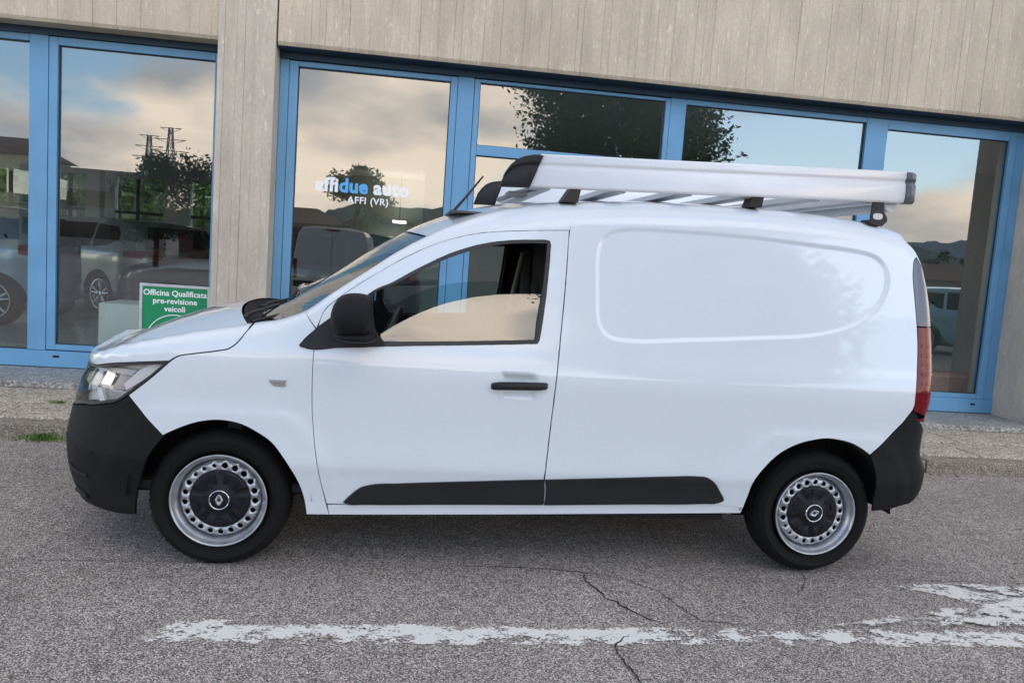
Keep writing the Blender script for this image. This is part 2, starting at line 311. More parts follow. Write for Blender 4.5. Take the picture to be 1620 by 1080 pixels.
def fill2d(outline, grid, holes=(), extra=None):
    """triangulate a polygon (with holes) over an inner grid of points; returns 2-d verts, tris"""
    P = np.asarray(outline, float); loops = [P] + [np.asarray(h, float) for h in holes]
    x0, y0 = P.min(0); x1, y1 = P.max(0)
    gx = np.arange(x0 + grid * .5, x1, grid); gy = np.arange(y0 + grid * .43, y1, grid)
    g = np.stack([a.ravel() for a in np.meshgrid(gx, gy)], 1)
    d = sdist(P, g[:, 0], g[:, 1]); k = d > grid * .45
    for h in loops[1:]: k &= sdist(h, g[:, 0], g[:, 1]) < -grid * .45
    g = g[k]
    if extra is not None:
        ex = np.asarray(extra, float); ex = ex[sdist(P, ex[:, 0], ex[:, 1]) > grid * .3]
        lo, hi = ex.min(0) - grid, ex.max(0) + grid; near = np.ones(len(g), bool); m = ((g > lo) & (g < hi)).all(1); gi = np.where(m)[0]
        for i0 in range(0, len(gi), 2000):
            q = g[gi[i0:i0 + 2000]]; near[gi[i0:i0 + 2000]] = np.sqrt(((q[:, None] - ex[None]) ** 2).sum(2)).min(1) > .6 * grid
        g = np.concatenate([g[near], ex])
    vs = []; es = []
    for lp in loops:
        n0 = len(vs); n = len(lp); vs += [Vector(p) for p in lp]; es += [(n0 + i, n0 + (i + 1) % n) for i in range(n)]
    vs += [Vector(p) for p in g]
    r = delaunay_2d_cdt(vs, es, [], 0, 1e-7)
    V = np.array([p[:] for p in r[0]]); F = np.array([f[:3] for f in r[2] if len(f) == 3]); c = V[F].mean(1)
    k = sdist(P, c[:, 0], c[:, 1]) > 1e-6
    for h in loops[1:]: k &= sdist(h, c[:, 0], c[:, 1]) < -1e-6
    F = F[k]
    a = V[F[:, 0]]; b = V[F[:, 1]]; c = V[F[:, 2]]; ar = (b[:, 0] - a[:, 0]) * (c[:, 1] - a[:, 1]) - (b[:, 1] - a[:, 1]) * (c[:, 0] - a[:, 0])
    F = np.where((ar < 0)[:, None], F[:, ::-1], F); F = F[np.abs(ar) > 1e-9]
    return V, F
def bedges(F):
    """boundary edges in face winding order"""
    e = {}
    for f in F.tolist():
        for i in range(3): e[(f[i], f[(i + 1) % 3])] = 1
    return [k for k in e if (k[1], k[0]) not in e]
# ------------------------------------------------------------------ ground
GL = 4.24                                                        # plane of the shop glass
mb = MB(); mb.add([(-400, -400, 0), (400, -400, 0), (400, 2.30, 0), (-400, 2.30, 0)], [(0, 1, 2, 3)])
tag(mb.build('road', 'asphalt'), kind='structure')
def strip_sheet(name, poly, m, z, edgew=.03, step=.03, kind='structure'):
    """thin painted sheet with a per-vertex distance to its edge, so that wear eats it from the edges"""
    P = np.array(poly, float); x0, y0 = P.min(0); x1, y1 = P.max(0)
    gx, gy = np.meshgrid(np.arange(x0, x1, step), np.arange(y0, y1, step)); g = np.stack([gx.ravel(), gy.ravel()], 1)
    d = sdist(P, g[:, 0], g[:, 1]); g = g[d > step * .4]
    n = len(P); vs = [Vector(p) for p in P] + [Vector(p) for p in g]
    r = delaunay_2d_cdt(vs, [(i, (i + 1) % n) for i in range(n)], [], 0, 1e-6)
    V = np.array([p[:] for p in r[0]]); F = [f for f in r[2]]; c = np.array([V[list(f)].mean(0) for f in F]); k = sdist(P, c[:, 0], c[:, 1]) > 0
    me = bpy.data.meshes.new(name); me.from_pydata([(a, b, z) for a, b in V], [], [tuple(f) for f, q in zip(F, k) if q])
    at = me.attributes.new('edge', 'FLOAT', 'POINT'); dd = sdist(P, V[:, 0], V[:, 1]); at.data.foreach_set('value', (.16 * (1 - np.clip(dd / edgew, 0, 1))).astype(np.float32))
    return tag(link(name, me, m), kind=kind)
strip_sheet('road_marking', [(-.17, -.705), (4.9, -.675), (4.9, -.53), (3.6, -.53), (1.4, -.535), (0.5, -.525), (-.02, -.50), (-.06, -.56)], 'road_paint', .004)
strip_sheet('road_marking', [(3.15, -.05), (3.30, -.02), (3.50, -.045), (3.85, -.22), (4.3, -.50), (3.70, -.50), (3.45, -.26)], 'road_paint_worn', .004)
strip_sheet('road_marking', [(3.50, -.03), (4.9, -.03), (4.9, -.30), (3.95, -.29), (3.72, -.17)], 'road_paint_worn', .008)
strip_sheet('road_marking', [(2.60, -.515), (3.62, -.515), (3.90, -.24), (3.78, -.18), (3.40, -.30), (2.95, -.41)], 'road_paint_worn', .012)
def crack(pts, w, z=.003):
    P = [Vector(p) for p in pts]; fine = []
    for a, b in zip(P[:-1], P[1:]):
        n = max(2, int((b - a).length / .018)); t = (b - a).normalized(); s = Vector((-t.y, t.x))
        fine += [a.lerp(b, i / n) + s * random.gauss(0, .0045) for i in range(n)]
    fine.append(P[-1]); V = []; F = []; n = len(fine)
    for i, p in enumerate(fine):
        t = (fine[min(i + 1, n - 1)] - fine[max(i - 1, 0)]).normalized(); s = Vector((-t.y, t.x)); e = min(1, 6 * i / n, 6 * (n - 1 - i) / n) + .15
        q = w * e * random.uniform(.25, 1.0)
        V += [(p.x + s.x * q, p.y + s.y * q, z), (p.x - s.x * q, p.y - s.y * q, z)]
    F = [(2 * i, 2 * i + 1, 2 * i + 3, 2 * i + 2) for i in range(n - 1)]
    mb.add(V, F)
mb = MB()
crack([(1.0, .062), (1.3, .075), (1.48, .058), (1.69, .02), (1.76, .0), (1.843, -.039), (1.969, -.176), (2.0, -.26), (2.06, -.457), (2.3, -.52)], .0035)
crack([(1.655, .03), (1.66, -.07), (1.714, -.251), (1.819, -.434), (1.90, -.50)], .0055)
crack([(1.72, -.60), (1.68, -.64), (1.635, -.691), (1.635, -.78), (1.66, -.934), (1.70, -1.10)], .005, .0062)
crack([(-2.6, .02), (-1.2, .035), (-.4, .05), (.3, .055)], .002)
crack([(2.8, .25), (2.78, .0), (2.60, -.25)], .002); crack([(3.0, .02), (3.9, -.01), (5.2, .0)], .0022)
tag(mb.build('asphalt_crack', 'crack_dark', fix=False), kind='structure')
# kerb of single stones, pavement of two rows of slabs
mb = MB(); mb.box(-14, 20, 2.35, 3.5, -.05, .085); pave = tag(mb.build('pavement', 'joint_dark'), kind='structure')
mb = MB(); mb.box(-14, 20, 2.20, 2.345, -.05, .06); kerb = tag(mb.build('kerb', 'joint_dark'), kind='structure')
def piece(bx, b):
    q = MB(); q.box(-bx[0] / 2, bx[0] / 2, -bx[1] / 2, bx[1] / 2, 0, bx[2], b); return q.mesh('piece')
km = piece((.985, .165, .142), .014); sm1 = piece((.494, .515, .05), .006); sm2 = piece((.494, .575, .05), .006)
for i in range(26):
    o = link('kerb_stone', km, 'kerb_stone' if i == 0 else None, kerb); o.location = (-9.6 + i * 1.0 + .02, 2.255 + random.uniform(-.003, .003), -.04 + random.uniform(-.003, .003)); o.rotation_euler = (0, 0, random.uniform(-.002, .002))
for r_, (me, yc) in enumerate(((sm1, 2.61), (sm2, 3.18))):
    for i in range(44):
        o = link('paving_slab', me, 'paving' if i == 0 else None, pave); o.location = (-9.4 + i * .506 + .21 * r_, yc, .06 + random.uniform(-.0025, .0025)); o.rotation_euler = (random.uniform(-.003, .003), random.uniform(-.003, .003), random.uniform(-.001, .001))
def tuft(x, y, z, n, h, label, spread=.09):
    q = MB()
    for i in range(n):
        a = random.uniform(0, 2 * PI); d = abs(random.gauss(0, spread)); bx, by = x + d * math.cos(a), y + .45 * d * math.sin(a); hh = h * random.uniform(.4, 1); la = random.uniform(0, 2 * PI); ln = hh * random.uniform(.3, 1.3); wd = random.uniform(.0025, .005)
        c, s_ = math.cos(la), math.sin(la)
        V = [(bx - s_ * wd, by + c * wd, z), (bx + s_ * wd, by - c * wd, z), (bx + c * ln * .5 + s_ * wd * .8, by + s_ * ln * .5 - c * wd * .8, z + hh * .75), (bx + c * ln * .5 - s_ * wd * .8, by + s_ * ln * .5 + c * wd * .8, z + hh * .75), (bx + c * ln, by + s_ * ln, z + hh)]
        q.add(V, [(0, 1, 2, 3), (3, 2, 4)])
    o = q.build('weed_tuft', 'leaf_bright', fix=False); return tag(o, label, 'weeds', kind='stuff')
tuft(-1.66, 2.165, .0, 420, .055, 'green weeds growing from the gutter against the kerb in front of the van')
tuft(-1.86, 2.88, .108, 70, .03, 'small weeds in the joint between the paving slabs', .06)

q = MB()
for i in range(420):
    k_ = random.random(); x = random.uniform(-3.2, 6.5); y = 2.17 - abs(random.gauss(0, .10)) if k_ < .7 else random.uniform(-1.2, 2.1); r_ = random.uniform(.003, .009)
    P8 = [(x + r_ * a * random.uniform(.6, 1.1), y + r_ * b * random.uniform(.6, 1.1), r_ * (.1 if c < 0 else random.uniform(.7, 1.2))) for c in (-1, 1) for b in (-1, 1) for a in (-1, 1)]
    q.add(P8, [(0, 2, 3, 1), (4, 5, 7, 6), (0, 1, 5, 4), (2, 6, 7, 3), (0, 4, 6, 2), (1, 3, 7, 5)])
o = q.build('grit', 'kerb_stone'); tag(o, 'loose grit and small stones along the gutter and on the road', 'grit', kind='stuff')
q = MB()
for i in range(46):
    x = random.uniform(-3, 6.3); y = 2.14 - abs(random.gauss(0, .12)); a = random.uniform(0, 6.28); l_ = random.uniform(.012, .028); c, s_ = math.cos(a), math.sin(a); w_ = l_ * .38
    q.add([(x - c * l_, y - s_ * l_, .004), (x - s_ * w_, y + c * w_, .004 + random.uniform(.002, .010)), (x + c * l_, y + s_ * l_, .005), (x + s_ * w_, y - c * w_, .004 + random.uniform(.002, .010))], [(0, 1, 2, 3)])
o = q.build('dead_leaves', 'roof_brown', fix=False); tag(o, 'small dry brown leaves blown along the gutter', 'leaves', kind='stuff')

# ------------------------------------------------------------------ the showroom building
bld = tag(empty('showroom_building', (2, 3.9, 0)), 'board-marked concrete car showroom with blue window frames behind the van', 'building')
def bput(mbx, name, m, parent=None, **k):
    o = mbx.build(name, m, parent or bld, **k)
    if parent is None: o.matrix_parent_inverse = Matrix.Translation((-2, -3.9, 0))
    return o
def boards(x0, x1, z0, z1, y, depth, chamfer=.03, back=True):
    """wall face cast against planks: each plank face at its own depth, a fin or groove at every joint"""
    xs = [x0]; 
    while xs[-1] < x1 - .14: xs.append(xs[-1] + random.choice([.055, .07, .08, .09, .10, .105]))
    xs.append(x1); V = []; F = []; q = MB(); prof = []
    for a, b in zip(xs[:-1], xs[1:]):
        d = random.uniform(-.0025, .0025); tl = random.uniform(-.0015, .0015); g = random.choice([.004, .003, -.003, .006, .0015]); wj = random.uniform(.0015, .0035)
        prof += [(a + wj, d), (b - wj, d + tl), (b, g)]
    prof[-1] = (x1, 0); prof = [(x0, 0)] + prof
    zs = [z0, z0 + chamfer] + list(np.linspace(z0 + chamfer, z1, 9)[1:]); n = len(prof)
    for j, z in enumerate(zs):
        for i, (a, d) in enumerate(prof): V.append((a + (0 if i in (0, n - 1) else random.uniform(-.0012, .0012)), y + d + (chamfer * .6 if j == 0 else 0), z))
    for j in range(len(zs) - 1):
        for i in range(n - 1): F.append((j * n + i, j * n + i + 1, (j + 1) * n + i + 1, (j + 1) * n + i))
    k = len(V); V += [(x0, y + depth, z0), (x1, y + depth, z0), (x0, y + depth, z1), (x1, y + depth, z1)]
    F += [tuple([0 + i for i in range(n)][::-1]) + (k, k + 1), tuple((len(zs) - 1) * n + i for i in range(n)) + (k + 3, k + 2), (k, k + 2, k + 3, k + 1),
          tuple([k] + [j * n for j in range(len(zs))] + [k + 2]), tuple([k + 1, k + 3] + [j * n + n - 1 for j in range(len(zs) - 1, -1, -1)])]
    q.add(V, F); return q
TOPZ = 5.2
bput(boards(-9.0, -1.02, 3.195, TOPZ, 3.955, .25), 'concrete_beam', 'concrete_warm', fix=False)
bput(boards(-.515, 10.5, 3.205, TOPZ, 3.955, .25), 'concrete_beam', 'concrete_warm', fix=False)
q = boards(-1.02, -.53, .11, TOPZ, 3.935, .55, chamfer=.004); bput(q, 'concrete_column', 'concrete_grey', fix=False)
q = boards(-9.6, -9.0, .11, TOPZ, 3.935, .55, chamfer=.004); bput(q, 'concrete_column', 'concrete_grey', fix=False)
mb = MB(); mb.box(7.062, 7.9, 3.56, 4.6, .11, TOPZ - .6, .012); bput(mb, 'concrete_wall', 'concrete_grey')
mb = MB(); mb.box(7.9, 10.5, 4.0, 4.6, .11, 3.2); bput(mb, 'concrete_wall', 'concrete_grey')
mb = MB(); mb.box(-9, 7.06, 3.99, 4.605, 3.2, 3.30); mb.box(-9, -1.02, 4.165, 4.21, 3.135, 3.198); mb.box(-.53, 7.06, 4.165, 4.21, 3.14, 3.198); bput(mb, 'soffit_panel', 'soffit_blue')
mb = MB(); mb.box(-9.6, 10.5, 4.205, 16.5, TOPZ - .3, TOPZ); bput(mb, 'flat_roof', 'grey_render')
mb = MB(); mb.box(-9.3, 10.2, 4.61, 16.2, 3.22, 3.32); bput(mb, 'ceiling', 'showroom_ceiling')
mb = MB(); mb.box(-9.3, 9.9, 4.62, 16.5, .02, .165); bput(mb, 'showroom_floor', 'showroom_floor')
mb = MB(); mb.box(9.9, 10.4, 4.6, 16.5, .0, 3.2); bput(mb, 'side_wall', 'showroom_wall')
mb = MB(); mb.box(-9.6, -9.3, 4.6, 16.5, .0, .5); mb.box(-9.6, -9.3, 4.6, 16.5, 2.9, 3.2)
for y_ in (4.6, 7.0, 9.6, 12.2, 14.8): mb.box(-9.6, -9.3, y_, y_ + .3, .5, 2.9)
bput(mb, 'side_wall', 'showroom_wall')
# rear wall with its own windows on the left
bw = MB(); xs = [-9.3, -8.2, -6.7, -6.2, -4.9, -4.4]
bw.box(-9.3, 9.9, 16.2, 16.45, .0, .62); bw.box(-9.3, 9.9, 16.2, 16.45, 2.75, 3.3); bw.box(-3.2, 9.9, 16.2, 16.45, .62, 2.75)
for a, b in ((-9.3, -9.0), (-8.0, -7.7), (-6.6, -6.2), (-5.1, -4.5)): bw.box(a, b, 16.2, 16.45, .62, 2.75)
bput(bw, 'rear_wall', 'showroom_wall')
rw = MB()
for x in (-8.5, -7.2, -5.7, -3.9): rw.box(x - .04, x + .04, 16.28, 16.34, .62, 2.75)
for x0, x1 in ((-9.0, -8.0), (-7.7, -6.6), (-6.2, -5.1), (-4.5, -3.2)): rw.box(x0, x1, 16.285, 16.335, 1.9, 1.97)
rwo = bput(rw, 'rear_window', 'seal_black')
for x0, x1 in ((-9.0, -8.0), (-7.7, -6.6), (-6.2, -5.1), (-4.5, -3.2)): q = MB(); q.box(x0, x1, 16.30, 16.306, .62, 2.75); q.build('glass_pane', 'shop_glass', rwo)
for b_ in ((.9, 1.25, 9.0, 9.35), (-5.4, -5.15, 12.5, 12.75)):
    mb = MB(); mb.box(*b_, .16, 3.22, .01); bput(mb, 'interior_pillar', 'showroom_wall')
mb = MB(); mb.box(5.2, 9.9, 7.5, 7.62, .16, 3.22); bput(mb, 'partition_wall', 'showroom_wall')
# sill slabs in front of and under the frames
sill_m = None
for i, (a, b) in enumerate(((-9, -7.1), (-7.095, -4.9), (-4.895, -2.9), (-2.895, -1.0), (-.995, .9), (.905, 2.9), (2.905, 4.9), (4.905, 7.9))):
    mb = MB(); mb.box(a, b, 3.44, 4.62, .112, .165, .006); bput(mb, 'sill_slab', 'sill_stone')
mb = MB(); mb.box(-9, 7.9, 3.46, 4.6, .0, .112); bput(mb, 'sill_bedding', 'joint_dark')

def bar(q, x0, x1, z0, z1, y=4.2, d=.075, b=.004): q.box(x0, x1, y, y + d, z0, z1, b)
def glass(x0, x1, z0, z1, parent, y=GL, lab=None):
    q = MB(); q.box(x0, x1, y, y + .008, z0, z1); o = q.build('glass_pane', 'shop_glass', parent)
    g = MB(); t = .007                                              # black gasket round the pane
    for a, b, c, d in ((x0, x1, z0, z0 + t), (x0, x1, z1 - t, z1), (x0, x0 + t, z0 + t, z1 - t), (x1 - t, x1, z0 + t, z1 - t)): g.box(a, b, y - .012, y - .001, c, d)
    g.build('gasket', 'seal_black', parent); return o
# window left of the column: fixed light, post, opening sash
q = MB(); bar(q, -9.0, -2.685, 3.075, 3.15); bar(q, -9.0, -1.02, .172, .322, 4.185, .09); bar(q, -2.682, -2.526, .326, 3.15, 4.192, .09); bar(q, -5.2, -5.04, .326, 3.07); bar(q, -7.6, -7.44, .326, 3.07)
w1 = bput(q, 'shop_window', 'frame_blue'); glass(-5.036, -2.686, .326, 3.072, w1); glass(-7.436, -5.204, .326, 3.072, w1); glass(-9.0, -7.604, .326, 3.072, w1)
q = MB(); bar(q, -2.521, -2.447, .332, 3.13, 4.196, .08); bar(q, -1.10, -1.024, .332, 3.13, 4.196, .08); bar(q, -2.446, -1.101, .332, .382, 4.196, .08); bar(q, -2.446, -1.101, 3.062, 3.13, 4.196, .08)
w1b = bput(q, 'shop_window', 'frame_blue'); glass(-2.446, -1.101, .383, 3.061, w1b)
q = MB(); q.box(-2.455, -2.40, 4.180, 4.186, .262, .282, .002); q.build('lock_plug', 'seal_black', w1b)
# window right of the column
q = MB(); bar(q, -.527, -.445, .322, 3.15, 4.2); bar(q, -.441, -.364, .326, 3.13, 4.193, .08); bar(q, 1.045, 1.108, .326, 3.13, 4.193, .08); bar(q, -.363, 1.044, .326, .372, 4.193, .08); bar(q, -.363, 1.044, 3.085, 3.13, 4.193, .08); bar(q, -.53, 7.06, .172, .320, 4.185, .09)
w2 = bput(q, 'shop_window', 'frame_blue'); gp2 = glass(-.363, 1.044, .373, 3.084, w2)
q = MB(); bar(q, 1.112, 1.268, .322, 3.15, 4.2, .08); bar(q, 1.272, 1.322, .326, 3.13, 4.194, .08); bar(q, 3.152, 3.198, .326, 3.13, 4.194, .08); bar(q, 1.323, 3.151, 2.425, 2.52, 4.194, .08); bar(q, 1.323, 3.151, 3.102, 3.13, 4.194, .08); bar(q, 1.323, 3.151, .326, .372, 4.194, .08)
w3 = bput(q, 'shop_window', 'frame_blue'); glass(1.323, 3.151, 2.521, 3.101, w3); glass(1.323, 3.151, .373, 2.424, w3)
q = MB(); bar(q, 3.202, 3.362, .322, 3.15, 4.2, .08); bar(q, 3.363, 5.268, 3.09, 3.15, 4.2, .07); bar(q, 5.27, 5.503, .322, 3.15, 4.197, .08); bar(q, 3.363, 5.268, .322, .37, 4.2, .07)
w4 = bput(q, 'shop_window', 'frame_blue'); glass(3.363, 5.269, .371, 3.089, w4)
q = MB(); bar(q, 5.505, 6.872, 3.045, 3.15, 4.2, .07); bar(q, 6.874, 6.955, .322, 3.15, 4.196, .08); bar(q, 6.959, 7.06, .322, 3.15, 4.2, .08); bar(q, 5.505, 6.872, .322, .372, 4.2, .07)
w5 = bput(q, 'shop_window', 'frame_blue'); glass(5.505, 6.873, .373, 3.044, w5)
q = MB(); q.box(6.80, 6.855, 4.180, 4.186, .255, .275, .002); q.build('lock_plug', 'seal_black', w5)
def text(body, name, m, x, z, size, parent, y=4.2394, ry=0, align='LEFT', bold=.0, rot=(PI / 2, 0, 0), ext=.0004, space=1.0):
    c = bpy.data.curves.new(name, 'FONT'); c.body = body; c.size = size; c.extrude = ext; c.offset = bold; c.align_x = align; c.space_character = space; c.resolution_u = 3
    o = bpy.data.objects.new(name, c); COL.objects.link(o); o.location = (x, y, z); o.rotation_euler = rot
    c.materials.append(MATS[m]); bpy.context.view_layer.update()
    me = bpy.data.meshes.new_from_object(o); bpy.data.objects.remove(o)
    o = bpy.data.objects.new(name, me); COL.objects.link(o); o.location = (x, y, z); o.rotation_euler = rot; o.parent = parent
    return o, max(v.co.x for v in me.vertices)
o, wd = text('affi', 'lettering', 'white_letter', -.168, 1.980, .176, gp2, bold=.0072, space=1.04)
o2, wd2 = text('due', 'lettering', 'blue_letter', -.168 + wd + .008, 1.982, .176, gp2, bold=.0072, space=1.04)
o3, wd3 = text('auto', 'lettering', 'white_letter', -.168 + wd + wd2 + .060, 1.982, .176, gp2, bold=.0072, space=1.06)
text('AFFI (VR)', 'lettering', 'white_letter', .135, 1.882, .088, gp2, bold=.002, space=1.1)
q = MB(); q.box(.27, .57, 15.0, 15.7, 2.14, 2.17); hl_ = bput(q, 'hanging_lamp', 'lamp_panel'); q = MB(); q.tube([(.42, 15.35, 2.17), (.42, 15.35, 3.23)], .008, 5); q.build('lamp_rod', 'seal_black', hl_)

# ------------------------------------------------------------------ behind the glass
q = MB(); q.box(-2.225, -1.2, 4.62, 5.2, .168, .755, .006); tag(q.build('display_plinth', 'plinth_white'), 'low white display box on the showroom floor behind the sign', 'plinth')
sg = tag(empty('workshop_sign', (-1.47, 4.14, .167)), 'green framed workshop sign with white writing standing against the window left of the column', 'sign')
def sput(q, name, m):
    o = q.build(name, m, sg); o.matrix_parent_inverse = Matrix.Translation((1.47, -4.14, -.167)); return o
q = MB(); q.box(-1.668, -1.092, 4.145, 4.16, .26, 1.003 - .025); board = sput(q, 'board', 'sign_green')
q = MB()
for a, b, c, d in ((-1.692, -1.068, 1.003 - .025, 1.003), (-1.692, -1.068, .235, .26), (-1.692, -1.668, .26, 1.003 - .025), (-1.092, -1.068, .26, 1.003 - .025)): q.box(a, b, 4.136, 4.165, c, d)
q.box(-1.62, -1.58, 4.14, 4.165, .168, .235); q.box(-1.18, -1.14, 4.14, 4.165, .168, .235); sput(q, 'frame', 'alu_bar')
for t_, z_, s_ in (('Officina Qualificata', 1.003 - .105, 0.0735), ('pre-revisione', 1.003 - .178, 0.0735), ('veicoli', 1.003 - .250, 0.0735)):
    o, _ = text(t_, 'sign_text', 'white_letter', -1.380, z_, s_, board, y=4.1440, align='CENTER', bold=.0014, space=1.0)
def ring(r0, r1, c, y0, y1, n=72):
    q = MB(); V = []; F = []
    for i in range(n):
        a = 2 * PI * i / n
        for r_, y in ((r0, y0), (r1, y0), (r1, y1), (r0, y1)): V.append((c[0] + r_ * math.cos(a), y, c[1] + r_ * math.sin(a)))
    for i in range(n):
        for k in range(4): F.append((i * 4 + k, i * 4 + (k + 1) % 4, ((i + 1) % n) * 4 + (k + 1) % 4, ((i + 1) % n) * 4 + k))
    return q.add(V, F)
o = ring(.250, .258, (-1.380, .468), 4.1425, 4.1446).build('sign_ring', 'white_letter', board)
o = ring(.001, .196, (-1.380, .468), 4.1425, 4.1446).build('sign_disc', 'white_letter', board)
q = MB(); q.prism([(-1.390, .63), (-1.390, .40), (-1.262, .53)][::-1], 4.1400, 4.1423); q.build('sign_arrow', 'grey_letter', board)
# ------------------------------------------------------------------ vehicles seen through or in the glass
def simple_car(name, prof, wins, axles, wid, body_mat, label, loc, rz, wr=.33, rearwin=None, tail=None, grid=.07, spokes=5, cat='car', extra=None):
    """side profile (x forward, z up) filled and bulged, closed over the top; windows, lights and wheels on it"""
    root = tag(empty(name, loc, rz), label, cat); P = np.array(prof, float)
    # round the outline
    for _ in range(2):
        Q = np.roll(P, -1, 0); P = np.stack([P * .75 + Q * .25, P * .25 + Q * .75], 1).reshape(-1, 2)
    zb = 0.92; H = wid / 2
    def ins(x, z):
        e0, e1 = P[:, 0].min(), P[:, 0].max()
        t = np.clip((z - zb) / .6, 0, 1); w_ = .24 * t ** 1.1 + .05 * np.clip((.45 - z) / .3, 0, 1)
        for e, s_ in ((e0, 1), (e1, -1)):
            q = np.clip(1 - (x - e) * s_ / .55, 0, 1); w_ = w_ + .28 * q ** 2.4
        d = np.clip(sdist(P, x, z), 0, 1); return w_ + .05 * np.clip(1 - d / .06, 0, 1) ** 2
    arch = [[(ax + (wr + .055) * math.cos(a), wr + (wr + .055) * math.sin(a)) for a in np.linspace(-.25, PI + .25, 20)] for ax in axles]
    hol = [np.array(a) for a in arch]
    ex_ = np.concatenate([np.array([(ax + r_ * math.cos(a), wr + r_ * math.sin(a)) for a in np.linspace(0, 2 * PI, 44, endpoint=False) for r_ in (wr + .05, wr + .085)]) for ax in axles])
    V, F = fill2d(P, grid * .8, [], ex_)
    c = V[F].mean(1); k = np.ones(len(F), bool)
    for ax in axles: k &= np.hypot(c[:, 0] - ax, c[:, 1] - wr) > wr + .048
    b_all = bedges(F); F2 = F[k]
    w_ = ins(V[:, 0], V[:, 1]); n = len(V)
    top = [e for e in b_all]
    VV = [(x, H - q, z) for (x, z), q in zip(V, w_)] + [(x, -H + q, z) for (x, z), q in zip(V, w_)]
    FF = [tuple(f[::-1]) for f in F2.tolist()] + [tuple(i + n for i in f) for f in F2.tolist()]
    m = MB(); m.add(VV, FF, True); cc = 5
    # top and ends: strips across, slightly crowned
    SV = []; SF = []; idx = {}
    for (a, b) in top:
        if abs(V[a, 1]) < .22 and abs(V[b, 1]) < .22: continue
        for i in (a, b):
            if i in idx: continue
            idx[i] = len(SV); y0 = H - w_[i]; ct = np.array([V[:, 0].mean(), .5]); nrm = V[i] - ct; nrm = nrm / np.linalg.norm(nrm)
            for k_ in range(cc + 1):
                q = 1 - 2 * k_ / cc; cr_ = .05 * (1 - q * q); SV.append((V[i, 0] + (nrm[0] * cr_), y0 * q, V[i, 1] + nrm[1] * cr_ * .7))
        for k_ in range(cc): SF.append((idx[a] + k_, idx[b] + k_, idx[b] + k_ + 1, idx[a] + k_ + 1))
    m.add(SV, SF, True); body = m.build('body', body_mat, root)
    u = MB(); u.box(P[:, 0].min() + .35, P[:, 0].max() - .35, -H + .16, H - .16, .2, .62); u.build('underbody', 'void_black', root)
    for wn_ in wins:
        for s_ in (1, -1):
            WV, WF = fill2d(np.array(wn_, float), .12); q = ins(WV[:, 0], WV[:, 1]); mm_ = MB()
            mm_.add([(x, s_ * (H - i_ + .006), z) for (x, z), i_ in zip(WV, q)], [tuple(f[::-1]) if s_ > 0 else tuple(f) for f in WF.tolist()], True); mm_.build('side_window', 'car_window', root, fix=False)
    if rearwin:
        (x0, z0), (x1, z1), wf = rearwin; mm_ = MB(); g = []
        for j in range(4):
            for k_ in range(7):
                t = j / 3; q = (k_ / 3 - 1) * wf; x = x0 + (x1 - x0) * t; z = z0 + (z1 - z0) * t; g.append((x - .062 + .03 * q * q, q * (H - .28 * t), z + .02))
        mm_.add(g, [(j * 7 + k_, j * 7 + k_ + 1, (j + 1) * 7 + k_ + 1, (j + 1) * 7 + k_) for j in range(3) for k_ in range(6)], True); mm_.build('rear_window', 'car_window', root, fix=False)
    if tail:
        x0, x1, z0, z1 = tail
        for s_ in (1, -1):
            mm_ = MB(); V4 = []; ns = 7
            for i in range(ns):
                t = i / (ns - 1); ang = t * 1.25; xx = x1 + (x0 - x1) * min(1, t * 1.9); yy = s_ * (H + .008 - float(ins(np.array(max(xx, P[:, 0].min() + .01)), np.array((z0 + z1) / 2)))) * (1 - .42 * max(0, t - .45))
                zz = .5 * (z1 - z0) * (.25 + .75 * math.sin(min(1, .25 + t) * PI / 2)); V4 += [(xx - .02, yy, (z0 + z1) / 2 - zz), (xx - .02, yy, (z0 + z1) / 2 + zz)]
            mm_.add(V4, [(2 * i, 2 * i + 2, 2 * i + 3, 2 * i + 1) for i in range(ns - 1)], True); mm_.build('tail_light', 'tail_red', root, fix=False)
    for ax in axles:
        for s_ in (1, -1):
            wq = MB(); wq.lathe([(wr * .66, -.1), (wr * .93, -.105), (wr, -.08), (wr, .08), (wr * .93, .105), (wr * .66, .1)], 36); wo = wq.build('wheel', 'rubber', root); wo.location = (ax, s_ * (H - .13), wr)
            rq = MB(); rq.lathe([(wr * .66, .1 * s_), (wr * .70, .105 * s_), (wr * .60, .07 * s_), (wr * .60, -.02 * s_)], 36)
            for k_ in range(spokes):
                for dd in (-.13, .13):
                    a = 2 * PI * k_ / spokes + .3 + dd; a2 = a + dd * .5; rq.tube([(.06 * math.cos(a), .07 * s_, .06 * math.sin(a)), (wr * .63 * math.cos(a2), .085 * s_, wr * .63 * math.sin(a2))], [.022, .016], 6)
            rq.lathe([(.001, .085 * s_), (.055, .085 * s_), (.065, .05 * s_)], 18); rq.build('rim', 'alloy', wo)
            dq = MB(); dq.lathe([(.001, .0), (wr * .60, 0)], 24); dq.build('brake_disc', 'void_black', wo)
    return root
estate = [(-2.30, .35), (-2.33, .62), (-2.28, .95), (-2.18, 1.08), (-1.98, 1.36), (-1.70, 1.46), (-.9, 1.50), (-.1, 1.49), (.35, 1.42), (1.15, 1.03), (2.0, .92), (2.28, .72), (2.32, .40), (2.15, .24), (-2.1, .26)]
ewin = [[(-1.92, 1.12), (-1.15, 1.05), (-1.12, 1.40), (-1.62, 1.38)], [(-1.08, 1.05), (-.22, 1.03), (-.20, 1.41), (-1.05, 1.41)], [(-.14, 1.03), (.86, 1.02), (.30, 1.36), (-.12, 1.41)]]
